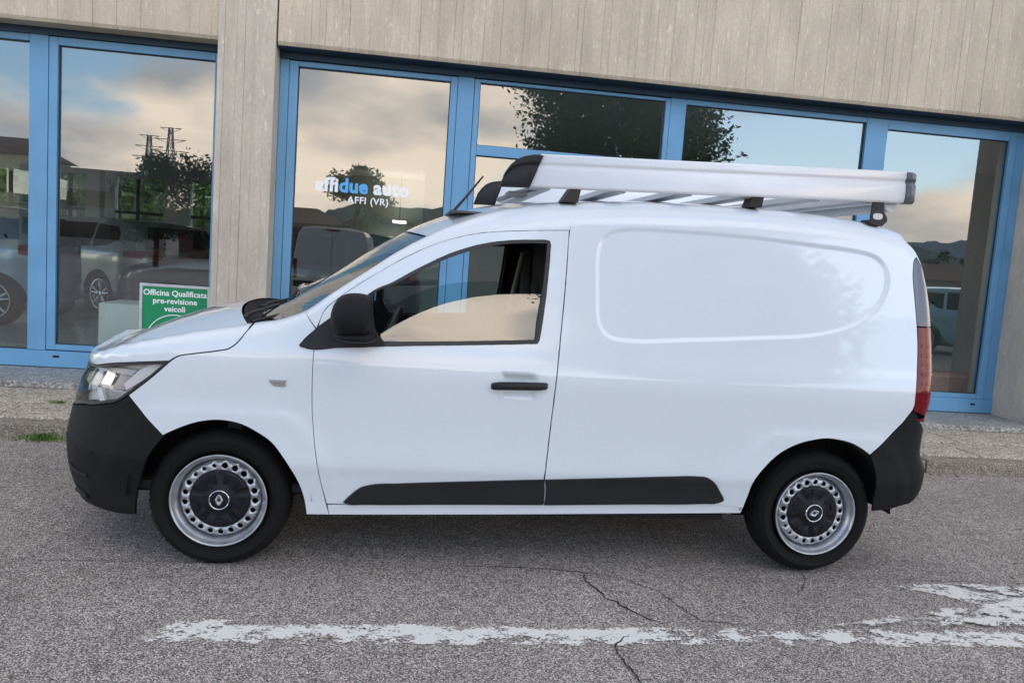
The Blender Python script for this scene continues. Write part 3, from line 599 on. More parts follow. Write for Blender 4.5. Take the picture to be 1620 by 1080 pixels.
simple_car('estate_car', estate, ewin, (-1.38, 1.38), 1.82, 'car_grey', 'grey estate car with dark rear window inside the showroom behind the green sign', (-4.50, 10.85, .165), R(142), rearwin=((-2.27, 1.06), (-1.96, 1.38), .80), tail=(-2.29, -1.95, .90, 1.05))
hatch = [(-1.80, .35), (-1.84, .6), (-1.82, .92), (-1.78, 1.05), (-1.58, 1.42), (-1.3, 1.50), (-.5, 1.53), (.1, 1.50), (.4, 1.42), (1.1, 1.02), (1.8, .90), (2.05, .7), (2.08, .4), (1.95, .24), (-1.85, .26)]
hwin = [[(-1.5, 1.12), (-.95, 1.05), (-.93, 1.40), (-1.3, 1.40)], [(-.88, 1.05), (-.05, 1.03), (-.05, 1.43), (-.86, 1.43)], [(.02, 1.03), (.95, 1.02), (.42, 1.33), (.04, 1.43)]]
simple_car('hatchback_car', hatch, hwin, (-1.33, 1.30), 1.80, 'car_blue', 'blue-grey hatchback with five-spoke wheels inside the left end of the showroom', (-5.74, 7.95, .165), R(180), tail=(-1.81, -1.6, .88, 1.08), rearwin=((-1.80, 1.06), (-1.58, 1.40), .8))
simple_car('black_car', hatch, hwin, (-1.28, 1.30), 1.80, 'car_black', 'black car parked in the showroom just behind the green sign', (-.95, 7.9, .165), R(178), tail=(-1.81, -1.6, .88, 1.08))
simple_car('teal_car', hatch, hwin, (-1.28, 1.30), 1.80, 'car_teal', 'teal hatchback reflected low in the window at the back of the van', (14.0, -4.9, 0), R(28), tail=(-1.81, -1.6, .88, 1.08))
# parked panel van whose rear doors show in the glass
pv = tag(empty('parked_van', (-1.30, -9.0, 0)), 'parked light grey van whose closed rear doors are mirrored in the window beside the column', 'van')
def pput(q, name, m, par=None):
    o = q.build(name, m, par or pv)
    return o
q = MB(); sec = [(-.95, .42), (-.97, .9), (-.95, 1.25), (-.86, 1.78), (-.76, 1.92), (-.5, 1.97), (.5, 1.97), (.76, 1.92), (.86, 1.78), (.95, 1.25), (.97, .9), (.95, .42)]
ns = len(sec); yy = [0, -.03, -1.5, -3.2, -4.0, -4.75]; V = []
for j, y in enumerate(yy):
    s_ = (.97, 1, 1, 1, .97, .86)[j]; hz = (.985, 1, 1, 1, .80, .50)[j]
    for a, b in sec: V.append((a * s_, y, .42 + (b - .42) * hz))
F = [(j * ns + i, j * ns + (i + 1) % ns, (j + 1) * ns + (i + 1) % ns, (j + 1) * ns + i) for j in range(len(yy) - 1) for i in range(ns)] + [tuple(range(ns)), tuple((len(yy) - 1) * ns + i for i in range(ns))]
q.add(V, F); pput(q, 'body', 'van_grey')
for s_ in (-1, 1):
    q = MB(); q.prism([(s_ * .015, .55), (s_ * .86, .55), (s_ * .87, 1.0), (s_ * .84, 1.3), (s_ * .77, 1.76), (s_ * .70, 1.84), (s_ * .015, 1.86)], .004, .022); pput(q, 'rear_door', 'van_grey')
    q = MB(); q.box(min(s_ * .87, s_ * .96), max(s_ * .87, s_ * .96), -.04, .02, .62, 1.12, .01); pput(q, 'tail_light', 'tail_red')
    for y in (-.95, -4.0):
        q = MB(); q.lathe([(.18, -.1), (.31, -.1), (.33, -.07), (.33, .07), (.31, .1), (.18, .1)], 24); o = pput(q, 'wheel', 'rubber'); o.rotation_euler = (0, 0, PI / 2); o.location = (s_ * .84, y, .33)
q = MB(); q.box(-.18, .18, .0, .03, 1.875, 1.915, .006); pput(q, 'brake_light', 'tail_red')
q = MB(); q.box(-.95, .95, -.1, .07, .40, .56, .02); pput(q, 'bumper', 'black_plastic')
q = MB(); q.box(-.26, .26, .024, .03, .62, .73); pput(q, 'number_plate', 'plinth_white')

# ------------------------------------------------------------------ the plants and trees across the yard
def tree(name, loc, h, cr_, cz, nl, leaf, ls, label, trunk_r=.14, group=None, lobes=7):
    root = tag(empty(name, loc), label, 'tree', group); q = MB(); top = h * .82
    q.tube([(0, 0, 0), (.03 * h / 5, 0, h * .3), (-.02 * h, .02 * h, h * .55), (.01, .01, top)], [trunk_r, trunk_r * .8, trunk_r * .5, trunk_r * .12], 8)
    cen = []
    for i in range(lobes):
        a = 2 * PI * i / lobes * 1.7 + random.uniform(-.4, .4); rr = cr_ * random.uniform(.25, .75); z = cz + (h - cz) * random.uniform(-.75, .75)
        c = (rr * math.cos(a), rr * math.sin(a), z); cen.append((c, cr_ * random.uniform(.34, .55)))
        q.tube([(0, 0, max(h * .25, z - cr_ * .7)), (c[0] * .5, c[1] * .5, z - cr_ * .25), c], [trunk_r * .35, trunk_r * .2, trunk_r * .06], 5)
    cen.append(((0, 0, h - cr_ * .35), cr_ * .35))
    q.build('trunk', 'bark', root)
    V = []; F = []
    for i in range(nl):
        c, r_ = random.choice(cen); d = rng.normal(size=3); d /= np.linalg.norm(d); rr = r_ * (random.random() ** .45) * random.uniform(.8, 1.25)
        p = np.array(c) + d * rr * np.array([1, 1, .85]); a = rng.normal(size=3); a /= np.linalg.norm(a); b = np.cross(a, rng.normal(size=3)); b /= np.linalg.norm(b); s_ = ls * random.uniform(.6, 1.3)
        k = len(V); V += [tuple(p - a * s_), tuple(p + b * s_ * .4), tuple(p + a * s_), tuple(p - b * s_ * .4)]; F.append((k, k + 1, k + 2, k + 3))
    m = MB(); m.add(V, F); m.build('crown', leaf, root, fix=False); return root
tree('tree', (6.9, -10.9, 0), 8.8, 3.1, 5.3, 60000, 'leaf_green', .09, 'large leafy green tree mirrored in the upper panes above the roof rack', .2, lobes=22)
tree('tree', (-10.9, -26.2, 0), 5.3, 2.3, 2.9, 9000, 'leaf_dark', .11, 'dark tree mirrored beside the column over the grey estate car', .14)
tree('tree', (-8.3, -26.9, 0), 4.6, 2.0, 2.5, 8000, 'leaf_dark', .11, 'lower dark tree mirrored right against the left edge of the column', .12)
tree('tree', (-2.0, -27.8, 0), 5.6, 1.5, 3.4, 8000, 'leaf_dark', .11, 'slim dark tree mirrored behind the white window lettering', .14)
tree('tree', (.6, -28.5, 0), 3.0, 1.0, 1.9, 1200, 'leaf_dark', .09, 'small bushy tree mirrored low beside the antenna', .09)
for i, (x, y, h) in enumerate(((50.5, -63, 5.2), (52, -62, 4.6), (53.2, -61.5, 5.6), (54.6, -60, 5.0), (56.2, -59, 5.5), (58, -58, 4.8), (48.5, -64.5, 4.9))):
    tree('tree', (x, y, 0), h, 1.6, h * .55, 500, 'leaf_dark', .2, 'dark tree in the far row mirrored beside the tail light', .14, group='dark trees in the far row mirrored beside the tail light', lobes=6)
for i, (x, y, h) in enumerate(((-7.8, 21, 4.6), (-5.6, 22, 5.0), (-9.6, 22.5, 4.4), (-3.6, 23, 4.6), (-11.6, 24, 4.8))):
    tree('tree', (x, y, 0), h, 1.9, h * .45, 4500, 'leaf_bright', .12, 'bright green tree seen through the showroom beyond its rear windows', .12, group='bright trees beyond the rear windows of the showroom', lobes=9)
q = MB(); V = []; F = []
for i in range(26000):
    c = np.array([random.uniform(-16, 2), random.uniform(24.6, 25.6), 3.6 * random.random() ** .8]); a = rng.normal(size=3) * .10; b = np.cross(a, rng.normal(size=3)) * .5; k = len(V); V += [tuple(c - a), tuple(c + b), tuple(c + a), tuple(c - b)]; F.append((k, k + 1, k + 2, k + 3))
q.add(V, F); o = q.build('hedge', 'leaf_green', fix=False); tag(o, 'tall green hedge beyond the rear windows of the showroom', 'hedge')
# yard and land beyond
mb = MB(); mb.add([(-4000, -4000, -.25), (4000, -4000, -.25), (4000, 4000, -.25), (-4000, 4000, -.25)], [(0, 1, 2, 3)]); tag(mb.build('field', 'field_green'), kind='structure')
mb = MB(); mb.add([(-60, 16.4, .02), (60, 16.4, .02), (60, 60, .02), (-60, 60, .02)], [(0, 1, 2, 3)]); tag(mb.build('rear_lawn', 'field_green'), kind='structure')
mb = MB(); mb.add([(-60, 2.30, -.02), (60, 2.30, -.02), (60, 16.6, -.02), (-60, 16.6, -.02)], [(0, 1, 2, 3)]); tag(mb.build('ground', 'asphalt'), kind='structure')
def ridge(name, pts, depth, m, amp, seed):
    rg = random.Random(seed); q = MB(); V = []; n = 90; xs = []
    for i in range(n + 1):
        t = i / n * (len(pts) - 1); k = min(int(t), len(pts) - 2); f = t - k; f = f * f * (3 - 2 * f)
        x = pts[k][0] * (1 - (t - k)) + pts[k + 1][0] * (t - k); y = pts[k][1] * (1 - (t - k)) + pts[k + 1][1] * (t - k); z = pts[k][2] * (1 - f) + pts[k + 1][2] * f + rg.uniform(-amp, amp) + amp * math.sin(i * .7)
        L_ = math.hypot(x, y); ux, uy = x / L_, y / L_
        V += [(x - ux * depth, y - uy * depth, -1), (x - ux * depth * .4, y - uy * depth * .4, z * .62), (x, y, z), (x + ux * depth, y + uy * depth, -1)]
    q.add(V, [(4 * i + j, 4 * i + 4 + j, 4 * i + 5 + j, 4 * i + 1 + j) for i in range(n) for j in range(3)], True)
    tag(q.build(name, m), kind='structure')
ridge('hills', [(-1500, -900, 50), (-900, -1300, 70), (-420, -1460, 40), (-211, -1472, 44), (-112, -1481, 84), (50, -1485, 86), (300, -1470, 60), (700, -1400, 90), (1200, -1250, 50)], 350, 'hill_green', 3, 3)
ridge('mountains', [(700, -2900, 90), (1300, -2700, 150), (1690, -2464, 160), (1834, -2357, 175), (2300, -1900, 230), (2900, -900, 150)], 500, 'mountain_blue', 3, 5)
# low houses and lattice masts across the yard
def house(name, x0, x1, y0, y1, h, m, label, floors=2, bays=3, roof=True, shutters=True, side='N'):
    root = tag(empty(name, ((x0 + x1) / 2, (y0 + y1) / 2, 0)), label, 'building'); W, D = (x1 - x0) / 2, (y1 - y0) / 2; q = MB(); q.box(-W, W, -D, D, -.3, h); q.build('wall', m, root)
    if roof:
        q = MB(); q.add([(-W - .4, -D - .4, h), (W + .4, -D - .4, h), (W + .4, D + .4, h), (-W - .4, D + .4, h), (-W * .6, 0, h + 1.3), (W * .6, 0, h + 1.3)], [(0, 1, 5, 4), (1, 2, 5), (2, 3, 4, 5), (3, 0, 4), (0, 3, 2, 1)]); q.build('roof', 'roof_brown', root)
    for f in range(floors):
        for b in range(bays):
            x = -W + (b + .5) * 2 * W / bays; z = (f + .5) * h / floors - .3; q = MB(); q.box(x - .45, x + .45, D + .01, D + .06, z - .6, z + .7); wdw = q.build('window', 'car_window', root)
            if shutters:
                for s_ in (-1, 1): q = MB(); q.box(x + s_ * .72 - .24, x + s_ * .72 + .24, D + .03, D + .09, z - .65, z + .75); q.build('shutter', 'shutter_brown', wdw)
    return root
house('house', -31, -23.4, -48, -42, 5.9, 'plaster_yellow', 'yellow plastered house with brown shutters mirrored at the far left', 2, 4)
root = tag(empty('office_building', (-19.5, -43, 0)), 'low grey building with dark window bands mirrored beside the yellow house', 'building')
q = MB(); q.box(-3.6, 3.2, -3, 3, -.3, 5.2); q.build('wall', 'grey_render', root)
for z in (1.0, 2.9): q = MB(); q.box(-3.4, 3.0, 3.0, 3.05, z, z + 1.0); q.build('window', 'car_window', root)
house('workshop', -16, -4.5, -56, -48, 3.1, 'roof_brown', 'low brown-roofed workshop mirrored behind the parked van', 1, 4, True, False)
house('farmhouse', 36, 52, -50, -42, 2.2, 'grey_render', 'long low farmhouse with brown roof mirrored beside the tail light', 1, 6, True, False)
def mast(loc, h, label):
    q = MB(); b = h * .075
    lv = [(i / 9, b * (1 - .82 * i / 9)) for i in range(10)]
    for (t0, w0), (t1, w1) in zip(lv[:-1], lv[1:]):
        c0 = [(w0 * a, w0 * c, t0 * h) for a, c in ((-1, -1), (1, -1), (1, 1), (-1, 1))]; c1 = [(w1 * a, w1 * c, t1 * h) for a, c in ((-1, -1), (1, -1), (1, 1), (-1, 1))]
        for k in range(4): q.tube([c0[k], c1[k]], .16, 4); q.tube([c0[k], c1[(k + 1) % 4]], .10, 4); q.tube([c1[k], c0[(k + 1) % 4]], .10, 4); q.tube([c1[k], c1[(k + 1) % 4]], .10, 4)
    for z, a in ((.80, .16), (.90, .13), (1.0, .09)): q.tube([(-a * h, 0, z * h), (a * h, 0, z * h)], .16, 4); q.tube([(-a * h, 0, z * h), (0, 0, z * h - .04 * h)], .1, 4); q.tube([(a * h, 0, z * h), (0, 0, z * h - .04 * h)], .1, 4)
    o = q.build('lattice_mast', 'steel_grey', fix=False); o.location = loc; tag(o, label, 'pylon')
mast((-82.8, -274, -.2), 38, 'taller of two lattice power pylons mirrored over the dark trees'); mast((-92.5, -283, -.2), 36, 'shorter lattice power pylon mirrored just left of the taller one')
# planter inside the window at the back of the van
pl = tag(empty('planter', (6.55, 4.86, .165)), 'long terracotta planter with a leafy yucca behind the window at the back of the van', 'planter')
q = MB(); q.add([(-.62, -.14, .03), (.50, -.14, .03), (.50, .14, .03), (-.62, .14, .03), (-.70, -.19, .32), (.58, -.19, .32), (.58, .19, .32), (-.70, .19, .32)], [(0, 1, 5, 4), (1, 2, 6, 5), (2, 3, 7, 6), (3, 0, 4, 7), (0, 3, 2, 1)])
for a, b, c, d in ((-.73, .61, -.22, -.16), (-.73, .61, .16, .22), (-.73, -.66, -.16, .16), (.54, .61, -.16, .16)): q.box(a, b, c, d, .315, .365, .008)
q.build('trough', 'terracotta', pl); q = MB(); q.box(-.67, .55, -.17, .17, .28, .31); q.build('soil', 'soil', pl)
q = MB(); q.tube([(.16, 0, .30), (.10, 0, .6), (.02, .01, .95)], [.035, .03, .025], 8); q.tube([(-.35, 0, .30), (-.33, 0, .8), (-.38, 0, 1.25)], [.03, .028, .022], 8); q.build('stem', 'plant_stem', pl)
for (bx, bz, n, ln) in ((.02, .97, 26, .46), (-.38, 1.26, 26, .5), (-.1, .34, 16, .3), (.36, .34, 14, .28)):
    for i in range(n):
        a = random.uniform(0, 2 * PI); e = random.uniform(-.35, 1.3); l_ = ln * random.uniform(.7, 1.1); wd = .022; m = MB(); V = []
        for j in range(5):
            t = j / 4; r_ = l_ * t; droop = -.45 * l_ * t * t; c = Vector((bx + r_ * math.cos(a) * math.cos(e), r_ * math.sin(a) * math.cos(e), bz + r_ * math.sin(e) + droop)); s_ = Vector((-math.sin(a), math.cos(a), 0)) * wd * math.sin(PI * min(.98, t * .8 + .18)); V += [(c + s_)[:], (c - s_)[:]]
        m.add(V, [(2 * j, 2 * j + 1, 2 * j + 3, 2 * j + 2) for j in range(4)], True); m.build('leaf', 'plant_leaf', pl, fix=False)
TR = {
'recess':[[1.748,1.622],[1.777,1.627],[1.806,1.63],[1.835,1.633],[1.865,1.634],[1.894,1.635],[1.924,1.635],[1.953,1.636],[1.983,1.636],[2.012,1.636],[2.042,1.636],[2.071,1.637],[2.1,1.638],[2.13,1.638],[2.159,1.638],[2.188,1.638],[2.218,1.638],[2.247,1.638],[2.276,1.638],[2.305,1.637],[2.335,1.637],[2.364,1.636],[2.393,1.636],[2.423,1.635],[2.452,1.634],[2.482,1.633],[2.512,1.632],[2.541,1.63],[2.571,1.629],[2.601,1.627],[2.63,1.626],[2.66,1.624],[2.689,1.622],[2.719,1.621],[2.749,1.619],[2.778,1.618],[2.808,1.617],[2.837,1.616],[2.867,1.614],[2.896,1.613],[2.925,1.61],[2.955,1.606],[2.979,1.604],[3.004,1.601],[3.028,1.597],[3.049,1.588],[3.069,1.571],[3.086,1.55],[3.098,1.527],[3.103,1.505],[3.103,1.481],[3.099,1.457],[3.094,1.434],[3.086,1.412],[3.075,1.39],[3.061,1.37],[3.046,1.35],[3.03,1.332],[3.01,1.312],[2.988,1.294],[2.964,1.278],[2.94,1.263],[2.915,1.249],[2.889,1.238],[2.862,1.228],[2.835,1.22],[2.807,1.213],[2.779,1.207],[2.752,1.2],[2.723,1.194],[2.694,1.189],[2.665,1.185],[2.636,1.181],[2.607,1.178],[2.577,1.175],[2.548,1.173],[2.518,1.171],[2.489,1.168],[2.46,1.166],[2.43,1.163],[2.402,1.16],[2.373,1.158],[2.344,1.155],[2.316,1.153],[2.287,1.15],[2.258,1.148],[2.229,1.146],[2.201,1.143],[2.172,1.141],[2.143,1.139],[2.114,1.137],[2.086,1.135],[2.057,1.133],[2.027,1.13],[1.998,1.127],[1.969,1.124],[1.94,1.121],[1.911,1.118],[1.881,1.116],[1.852,1.114],[1.823,1.114],[1.794,1.114],[1.765,1.116],[1.736,1.116],[1.708,1.117],[1.683,1.126],[1.664,1.147],[1.65,1.173],[1.642,1.197],[1.64,1.223],[1.64,1.25],[1.639,1.277],[1.637,1.306],[1.636,1.334],[1.635,1.363],[1.634,1.392],[1.634,1.421],[1.633,1.451],[1.631,1.481],[1.632,1.51],[1.636,1.538],[1.643,1.562],[1.653,1.584],[1.666,1.602],[1.69,1.614],[1.719,1.618]],
'fender':[[-0.2365,0.5964],[-0.2505,0.6099],[-0.2645,0.6235],[-0.2784,0.637],[-0.2924,0.6506],[-0.3064,0.6641],[-0.3204,0.6776],[-0.3344,0.6912],[-0.3484,0.7047],[-0.3624,0.7182],[-0.3764,0.7318],[-0.3904,0.7453],[-0.4044,0.7589],[-0.3896,0.7719],[-0.3748,0.785],[-0.36,0.7981],[-0.3452,0.8112],[-0.3304,0.8242],[-0.3156,0.8373],[-0.3008,0.8504],[-0.286,0.8635],[-0.2712,0.8766],[-0.2564,0.8896],[-0.2416,0.9027],[-0.2268,0.9158],[-0.2148,0.9251],[-0.2025,0.9335],[-0.1896,0.9405],[-0.1728,0.9457],[-0.155,0.9488],[-0.1373,0.9516],[-0.1186,0.9549],[-0.0998,0.958],[-0.0811,0.9612],[-0.0614,0.9647],[-0.0418,0.9683],[-0.0222,0.9723],[-0.0083,0.975],[0.0056,0.9779],[0.0187,0.9825],[0.0304,0.9891],[0.0412,0.9971],[0.0539,1.01],[0.0653,1.024],[0.0739,1.037],[0.0817,1.051],[0.0901,1.064],[0.0992,1.076],[0.1087,1.088],[0.1245,1.091],[0.1403,1.095],[0.1561,1.098],[0.1713,1.101],[0.1864,1.105],[0.2015,1.109],[0.2166,1.113],[0.2316,1.118],[0.2464,1.124],[0.2611,1.13],[0.2778,1.137],[0.2942,1.144],[0.3106,1.152],[0.3269,1.16],[0.337,1.146],[0.3471,1.132],[0.3572,1.119],[0.3673,1.105],[0.3774,1.091],[0.3812,1.077],[0.3839,1.062],[0.3841,1.047],[0.3822,1.032],[0.3798,1.017],[0.378,1.002],[0.3773,0.9853],[0.377,0.9689],[0.3769,0.9525],[0.377,0.9361],[0.377,0.9197],[0.377,0.9032],[0.3771,0.8867],[0.3772,0.8702],[0.3775,0.8537],[0.3778,0.8373],[0.3783,0.8184],[0.3789,0.7995],[0.3796,0.7806],[0.3805,0.7617],[0.3817,0.7428],[0.383,0.7254],[0.3845,0.7079],[0.3862,0.6905],[0.388,0.6731],[0.39,0.6557],[0.392,0.6383],[0.3941,0.6217],[0.3962,0.6051],[0.3985,0.5886],[0.4009,0.5721],[0.4034,0.5556],[0.4065,0.5367],[0.4098,0.5179],[0.4132,0.4991],[0.4168,0.4803],[0.4204,0.4622],[0.4241,0.4442],[0.428,0.4262],[0.432,0.4083],[0.4361,0.3904],[0.4403,0.3726],[0.4448,0.3548],[0.4493,0.3371],[0.454,0.3194],[0.4587,0.3017],[0.4636,0.2841],[0.4685,0.2664],[0.4734,0.2488],[0.4567,0.2486],[0.44,0.2484],[0.4233,0.2482],[0.4066,0.2481],[0.3899,0.2479],[0.3732,0.2477],[0.3708,0.2665],[0.368,0.2852],[0.3646,0.3037],[0.361,0.3201],[0.357,0.3363],[0.3524,0.3525],[0.3472,0.3684],[0.3415,0.3841],[0.3347,0.4001],[0.3273,0.4159],[0.3193,0.4315],[0.311,0.4469],[0.3018,0.4632],[0.2921,0.4793],[0.282,0.4952],[0.2715,0.5107],[0.2606,0.526],[0.2494,0.5414],[0.238,0.5566],[0.2258,0.5712],[0.2126,0.5846],[0.1995,0.5953],[0.1855,0.6052],[0.1709,0.6144],[0.1562,0.6231],[0.1409,0.6319],[0.1253,0.6404],[0.1094,0.6482],[0.0932,0.6551],[0.0766,0.6608],[0.0595,0.6653],[0.042,0.6687],[0.0242,0.671],[0.0063,0.6724],[-0.0114,0.6727],[-0.0308,0.6718],[-0.0501,0.6697],[-0.0694,0.6664],[-0.0883,0.6623],[-0.1059,0.6574],[-0.1231,0.6515],[-0.1402,0.6448],[-0.157,0.6375],[-0.1737,0.6299],[-0.1896,0.6221],[-0.2054,0.6139],[-0.221,0.6052]],
'apillar':[[0.3269,1.16],[0.3422,1.172],[0.3574,1.184],[0.3727,1.196],[0.3881,1.208],[0.4034,1.22],[0.4188,1.232],[0.4343,1.244],[0.45,1.255],[0.4657,1.267],[0.4816,1.279],[0.4974,1.29],[0.5133,1.302],[0.5291,1.314],[0.5449,1.325],[0.5598,1.337],[0.5746,1.348],[0.5894,1.359],[0.6042,1.37],[0.619,1.381],[0.6339,1.393],[0.6488,1.404],[0.6637,1.415],[0.6789,1.425],[0.6941,1.436],[0.7092,1.446],[0.7243,1.456],[0.7396,1.466],[0.7549,1.476],[0.7703,1.486],[0.7857,1.496],[0.8013,1.505],[0.8169,1.515],[0.8326,1.524],[0.8483,1.533],[0.864,1.542],[0.8798,1.551],[0.8957,1.559],[0.9117,1.568],[0.9282,1.576],[0.9448,1.584],[0.9615,1.592],[0.9784,1.6],[0.9953,1.607],[1.012,1.614],[1.029,1.621],[1.046,1.628],[1.064,1.635],[1.082,1.642],[1.1,1.649],[1.118,1.655],[1.135,1.662],[1.154,1.668],[1.172,1.673],[1.19,1.679],[1.208,1.684],[1.226,1.689],[1.244,1.693],[1.262,1.697],[1.28,1.701],[1.299,1.705],[1.317,1.709],[1.335,1.712],[1.354,1.716],[1.372,1.719],[1.391,1.722],[1.409,1.724],[1.428,1.726],[1.446,1.729],[1.465,1.731],[1.484,1.733],[1.502,1.735],[1.521,1.737],[1.517,1.718],[1.514,1.699],[1.51,1.68],[1.507,1.661],[1.503,1.642],[1.5,1.623],[1.496,1.604],[1.48,1.603],[1.464,1.602],[1.448,1.601],[1.432,1.599],[1.412,1.598],[1.393,1.596],[1.373,1.595],[1.354,1.593],[1.335,1.591],[1.315,1.589],[1.296,1.588],[1.276,1.586],[1.257,1.584],[1.238,1.582],[1.218,1.58],[1.202,1.578],[1.186,1.576],[1.17,1.574],[1.154,1.572],[1.139,1.57],[1.122,1.567],[1.106,1.565],[1.09,1.562],[1.074,1.559],[1.058,1.555],[1.04,1.551],[1.022,1.546],[1.005,1.541],[0.9872,1.536],[0.9698,1.53],[0.9526,1.524],[0.9351,1.518],[0.9177,1.511],[0.9004,1.504],[0.8833,1.497],[0.8663,1.489],[0.8494,1.481],[0.8321,1.473],[0.815,1.464],[0.798,1.455],[0.7811,1.445],[0.7644,1.436],[0.7477,1.426],[0.7308,1.416],[0.7141,1.405],[0.6974,1.394],[0.6809,1.383],[0.6644,1.373],[0.648,1.361],[0.6314,1.35],[0.6149,1.339],[0.5984,1.328],[0.582,1.316],[0.5658,1.305],[0.5496,1.293],[0.5355,1.282],[0.5213,1.272],[0.5072,1.261],[0.4932,1.25],[0.4794,1.239],[0.4659,1.228],[0.4528,1.216],[0.4393,1.204],[0.426,1.192],[0.4149,1.179],[0.4086,1.167],[0.4034,1.155],[0.3986,1.142],[0.3925,1.125],[0.3868,1.109],[0.3815,1.092],[0.3705,1.105],[0.3596,1.119],[0.3487,1.132],[0.3378,1.146]],
'door':[[0.4609,0.3018],[0.4557,0.3195],[0.4505,0.3371],[0.4455,0.3548],[0.4407,0.3726],[0.4361,0.3904],[0.4318,0.4082],[0.4278,0.4262],[0.424,0.4442],[0.4203,0.4622],[0.4168,0.4803],[0.4132,0.4991],[0.4098,0.5179],[0.4065,0.5367],[0.4034,0.5556],[0.4009,0.5721],[0.3985,0.5886],[0.3962,0.6051],[0.3941,0.6217],[0.392,0.6383],[0.39,0.6557],[0.388,0.6731],[0.3862,0.6905],[0.3845,0.7079],[0.383,0.7254],[0.3817,0.7428],[0.3805,0.7617],[0.3796,0.7806],[0.3789,0.7995],[0.3783,0.8184],[0.3778,0.8373],[0.3775,0.8537],[0.3772,0.8702],[0.3771,0.8867],[0.377,0.9032],[0.377,0.9197],[0.377,0.9361],[0.3769,0.9525],[0.377,0.9689],[0.3773,0.9853],[0.378,1.002],[0.3791,1.017],[0.3804,1.032],[0.382,1.047],[0.3839,1.062],[0.3864,1.08],[0.3891,1.098],[0.3926,1.116],[0.3975,1.134],[0.4024,1.148],[0.408,1.162],[0.4151,1.175],[0.4263,1.189],[0.4395,1.201],[0.453,1.213],[0.4661,1.225],[0.4796,1.237],[0.4933,1.248],[0.5073,1.259],[0.5214,1.27],[0.5356,1.28],[0.5498,1.291],[0.5636,1.301],[0.5775,1.311],[0.5914,1.321],[0.6055,1.331],[0.6197,1.341],[0.6339,1.351],[0.6481,1.36],[0.6645,1.371],[0.681,1.382],[0.6976,1.393],[0.7142,1.403],[0.731,1.413],[0.7479,1.424],[0.7645,1.434],[0.7812,1.443],[0.7981,1.453],[0.815,1.462],[0.8322,1.472],[0.8495,1.48],[0.8663,1.488],[0.8833,1.496],[0.9005,1.503],[0.9178,1.51],[0.9352,1.517],[0.9527,1.523],[0.9699,1.529],[0.9872,1.534],[1.005,1.54],[1.022,1.545],[1.04,1.549],[1.058,1.554],[1.074,1.557],[1.09,1.56],[1.106,1.563],[1.122,1.566],[1.139,1.568],[1.155,1.571],[1.17,1.573],[1.186,1.574],[1.202,1.576],[1.218,1.578],[1.238,1.58],[1.257,1.582],[1.276,1.584],[1.296,1.586],[1.315,1.588],[1.335,1.59],[1.354,1.591],[1.374,1.593],[1.393,1.595],[1.413,1.596],[1.432,1.597],[1.447,1.599],[1.462,1.6],[1.478,1.601],[1.493,1.601],[1.492,1.583],[1.492,1.564],[1.491,1.545],[1.49,1.526],[1.489,1.508],[1.489,1.489],[1.488,1.47],[1.487,1.452],[1.486,1.433],[1.486,1.415],[1.485,1.397],[1.484,1.379],[1.483,1.361],[1.483,1.344],[1.482,1.326],[1.481,1.308],[1.48,1.29],[1.479,1.272],[1.478,1.253],[1.477,1.234],[1.476,1.215],[1.475,1.196],[1.474,1.177],[1.473,1.158],[1.472,1.139],[1.471,1.12],[1.47,1.101],[1.469,1.082],[1.468,1.063],[1.466,1.044],[1.465,1.025],[1.464,1.006],[1.463,0.9873],[1.462,0.9682],[1.461,0.9492],[1.46,0.9302],[1.459,0.9112],[1.458,0.8918],[1.457,0.8725],[1.456,0.8531],[1.455,0.8338],[1.454,0.8144],[1.454,0.7951],[1.453,0.7758],[1.452,0.7564],[1.451,0.737],[1.45,0.7171],[1.449,0.6972],[1.449,0.6773],[1.448,0.6574],[1.447,0.6375],[1.446,0.6176],[1.446,0.5977],[1.445,0.5778],[1.444,0.5579],[1.443,0.538],[1.442,0.5223],[1.442,0.5066],[1.441,0.4909],[1.44,0.4752],[1.44,0.4563],[1.441,0.4375],[1.442,0.4187],[1.443,0.3999],[1.445,0.3811],[1.447,0.3624],[1.449,0.3436],[1.451,0.3248],[1.431,0.3243],[1.412,0.3238],[1.392,0.3233],[1.373,0.3228],[1.353,0.3223],[1.333,0.3218],[1.314,0.3214],[1.294,0.3209],[1.275,0.3204],[1.255,0.3199],[1.236,0.3194],[1.216,0.3189],[1.196,0.3184],[1.177,0.318],[1.157,0.3175],[1.138,0.317],[1.118,0.3165],[1.099,0.3161],[1.079,0.3156],[1.059,0.3151],[1.04,0.3147],[1.02,0.3142],[1.001,0.3137],[0.981,0.3133],[0.9617,0.3128],[0.9425,0.3124],[0.9232,0.3119],[0.9039,0.3115],[0.8847,0.3111],[0.8654,0.3106],[0.8461,0.3102],[0.8269,0.3098],[0.8076,0.3093],[0.7884,0.3089],[0.7691,0.3085],[0.7498,0.3081],[0.7306,0.3076],[0.7113,0.3072],[0.692,0.3068],[0.6728,0.3064],[0.6535,0.306],[0.6343,0.3055],[0.615,0.3051],[0.5957,0.3047],[0.5765,0.3043],[0.5572,0.3039],[0.5379,0.3035],[0.5187,0.3031],[0.4994,0.3027],[0.4801,0.3022]],
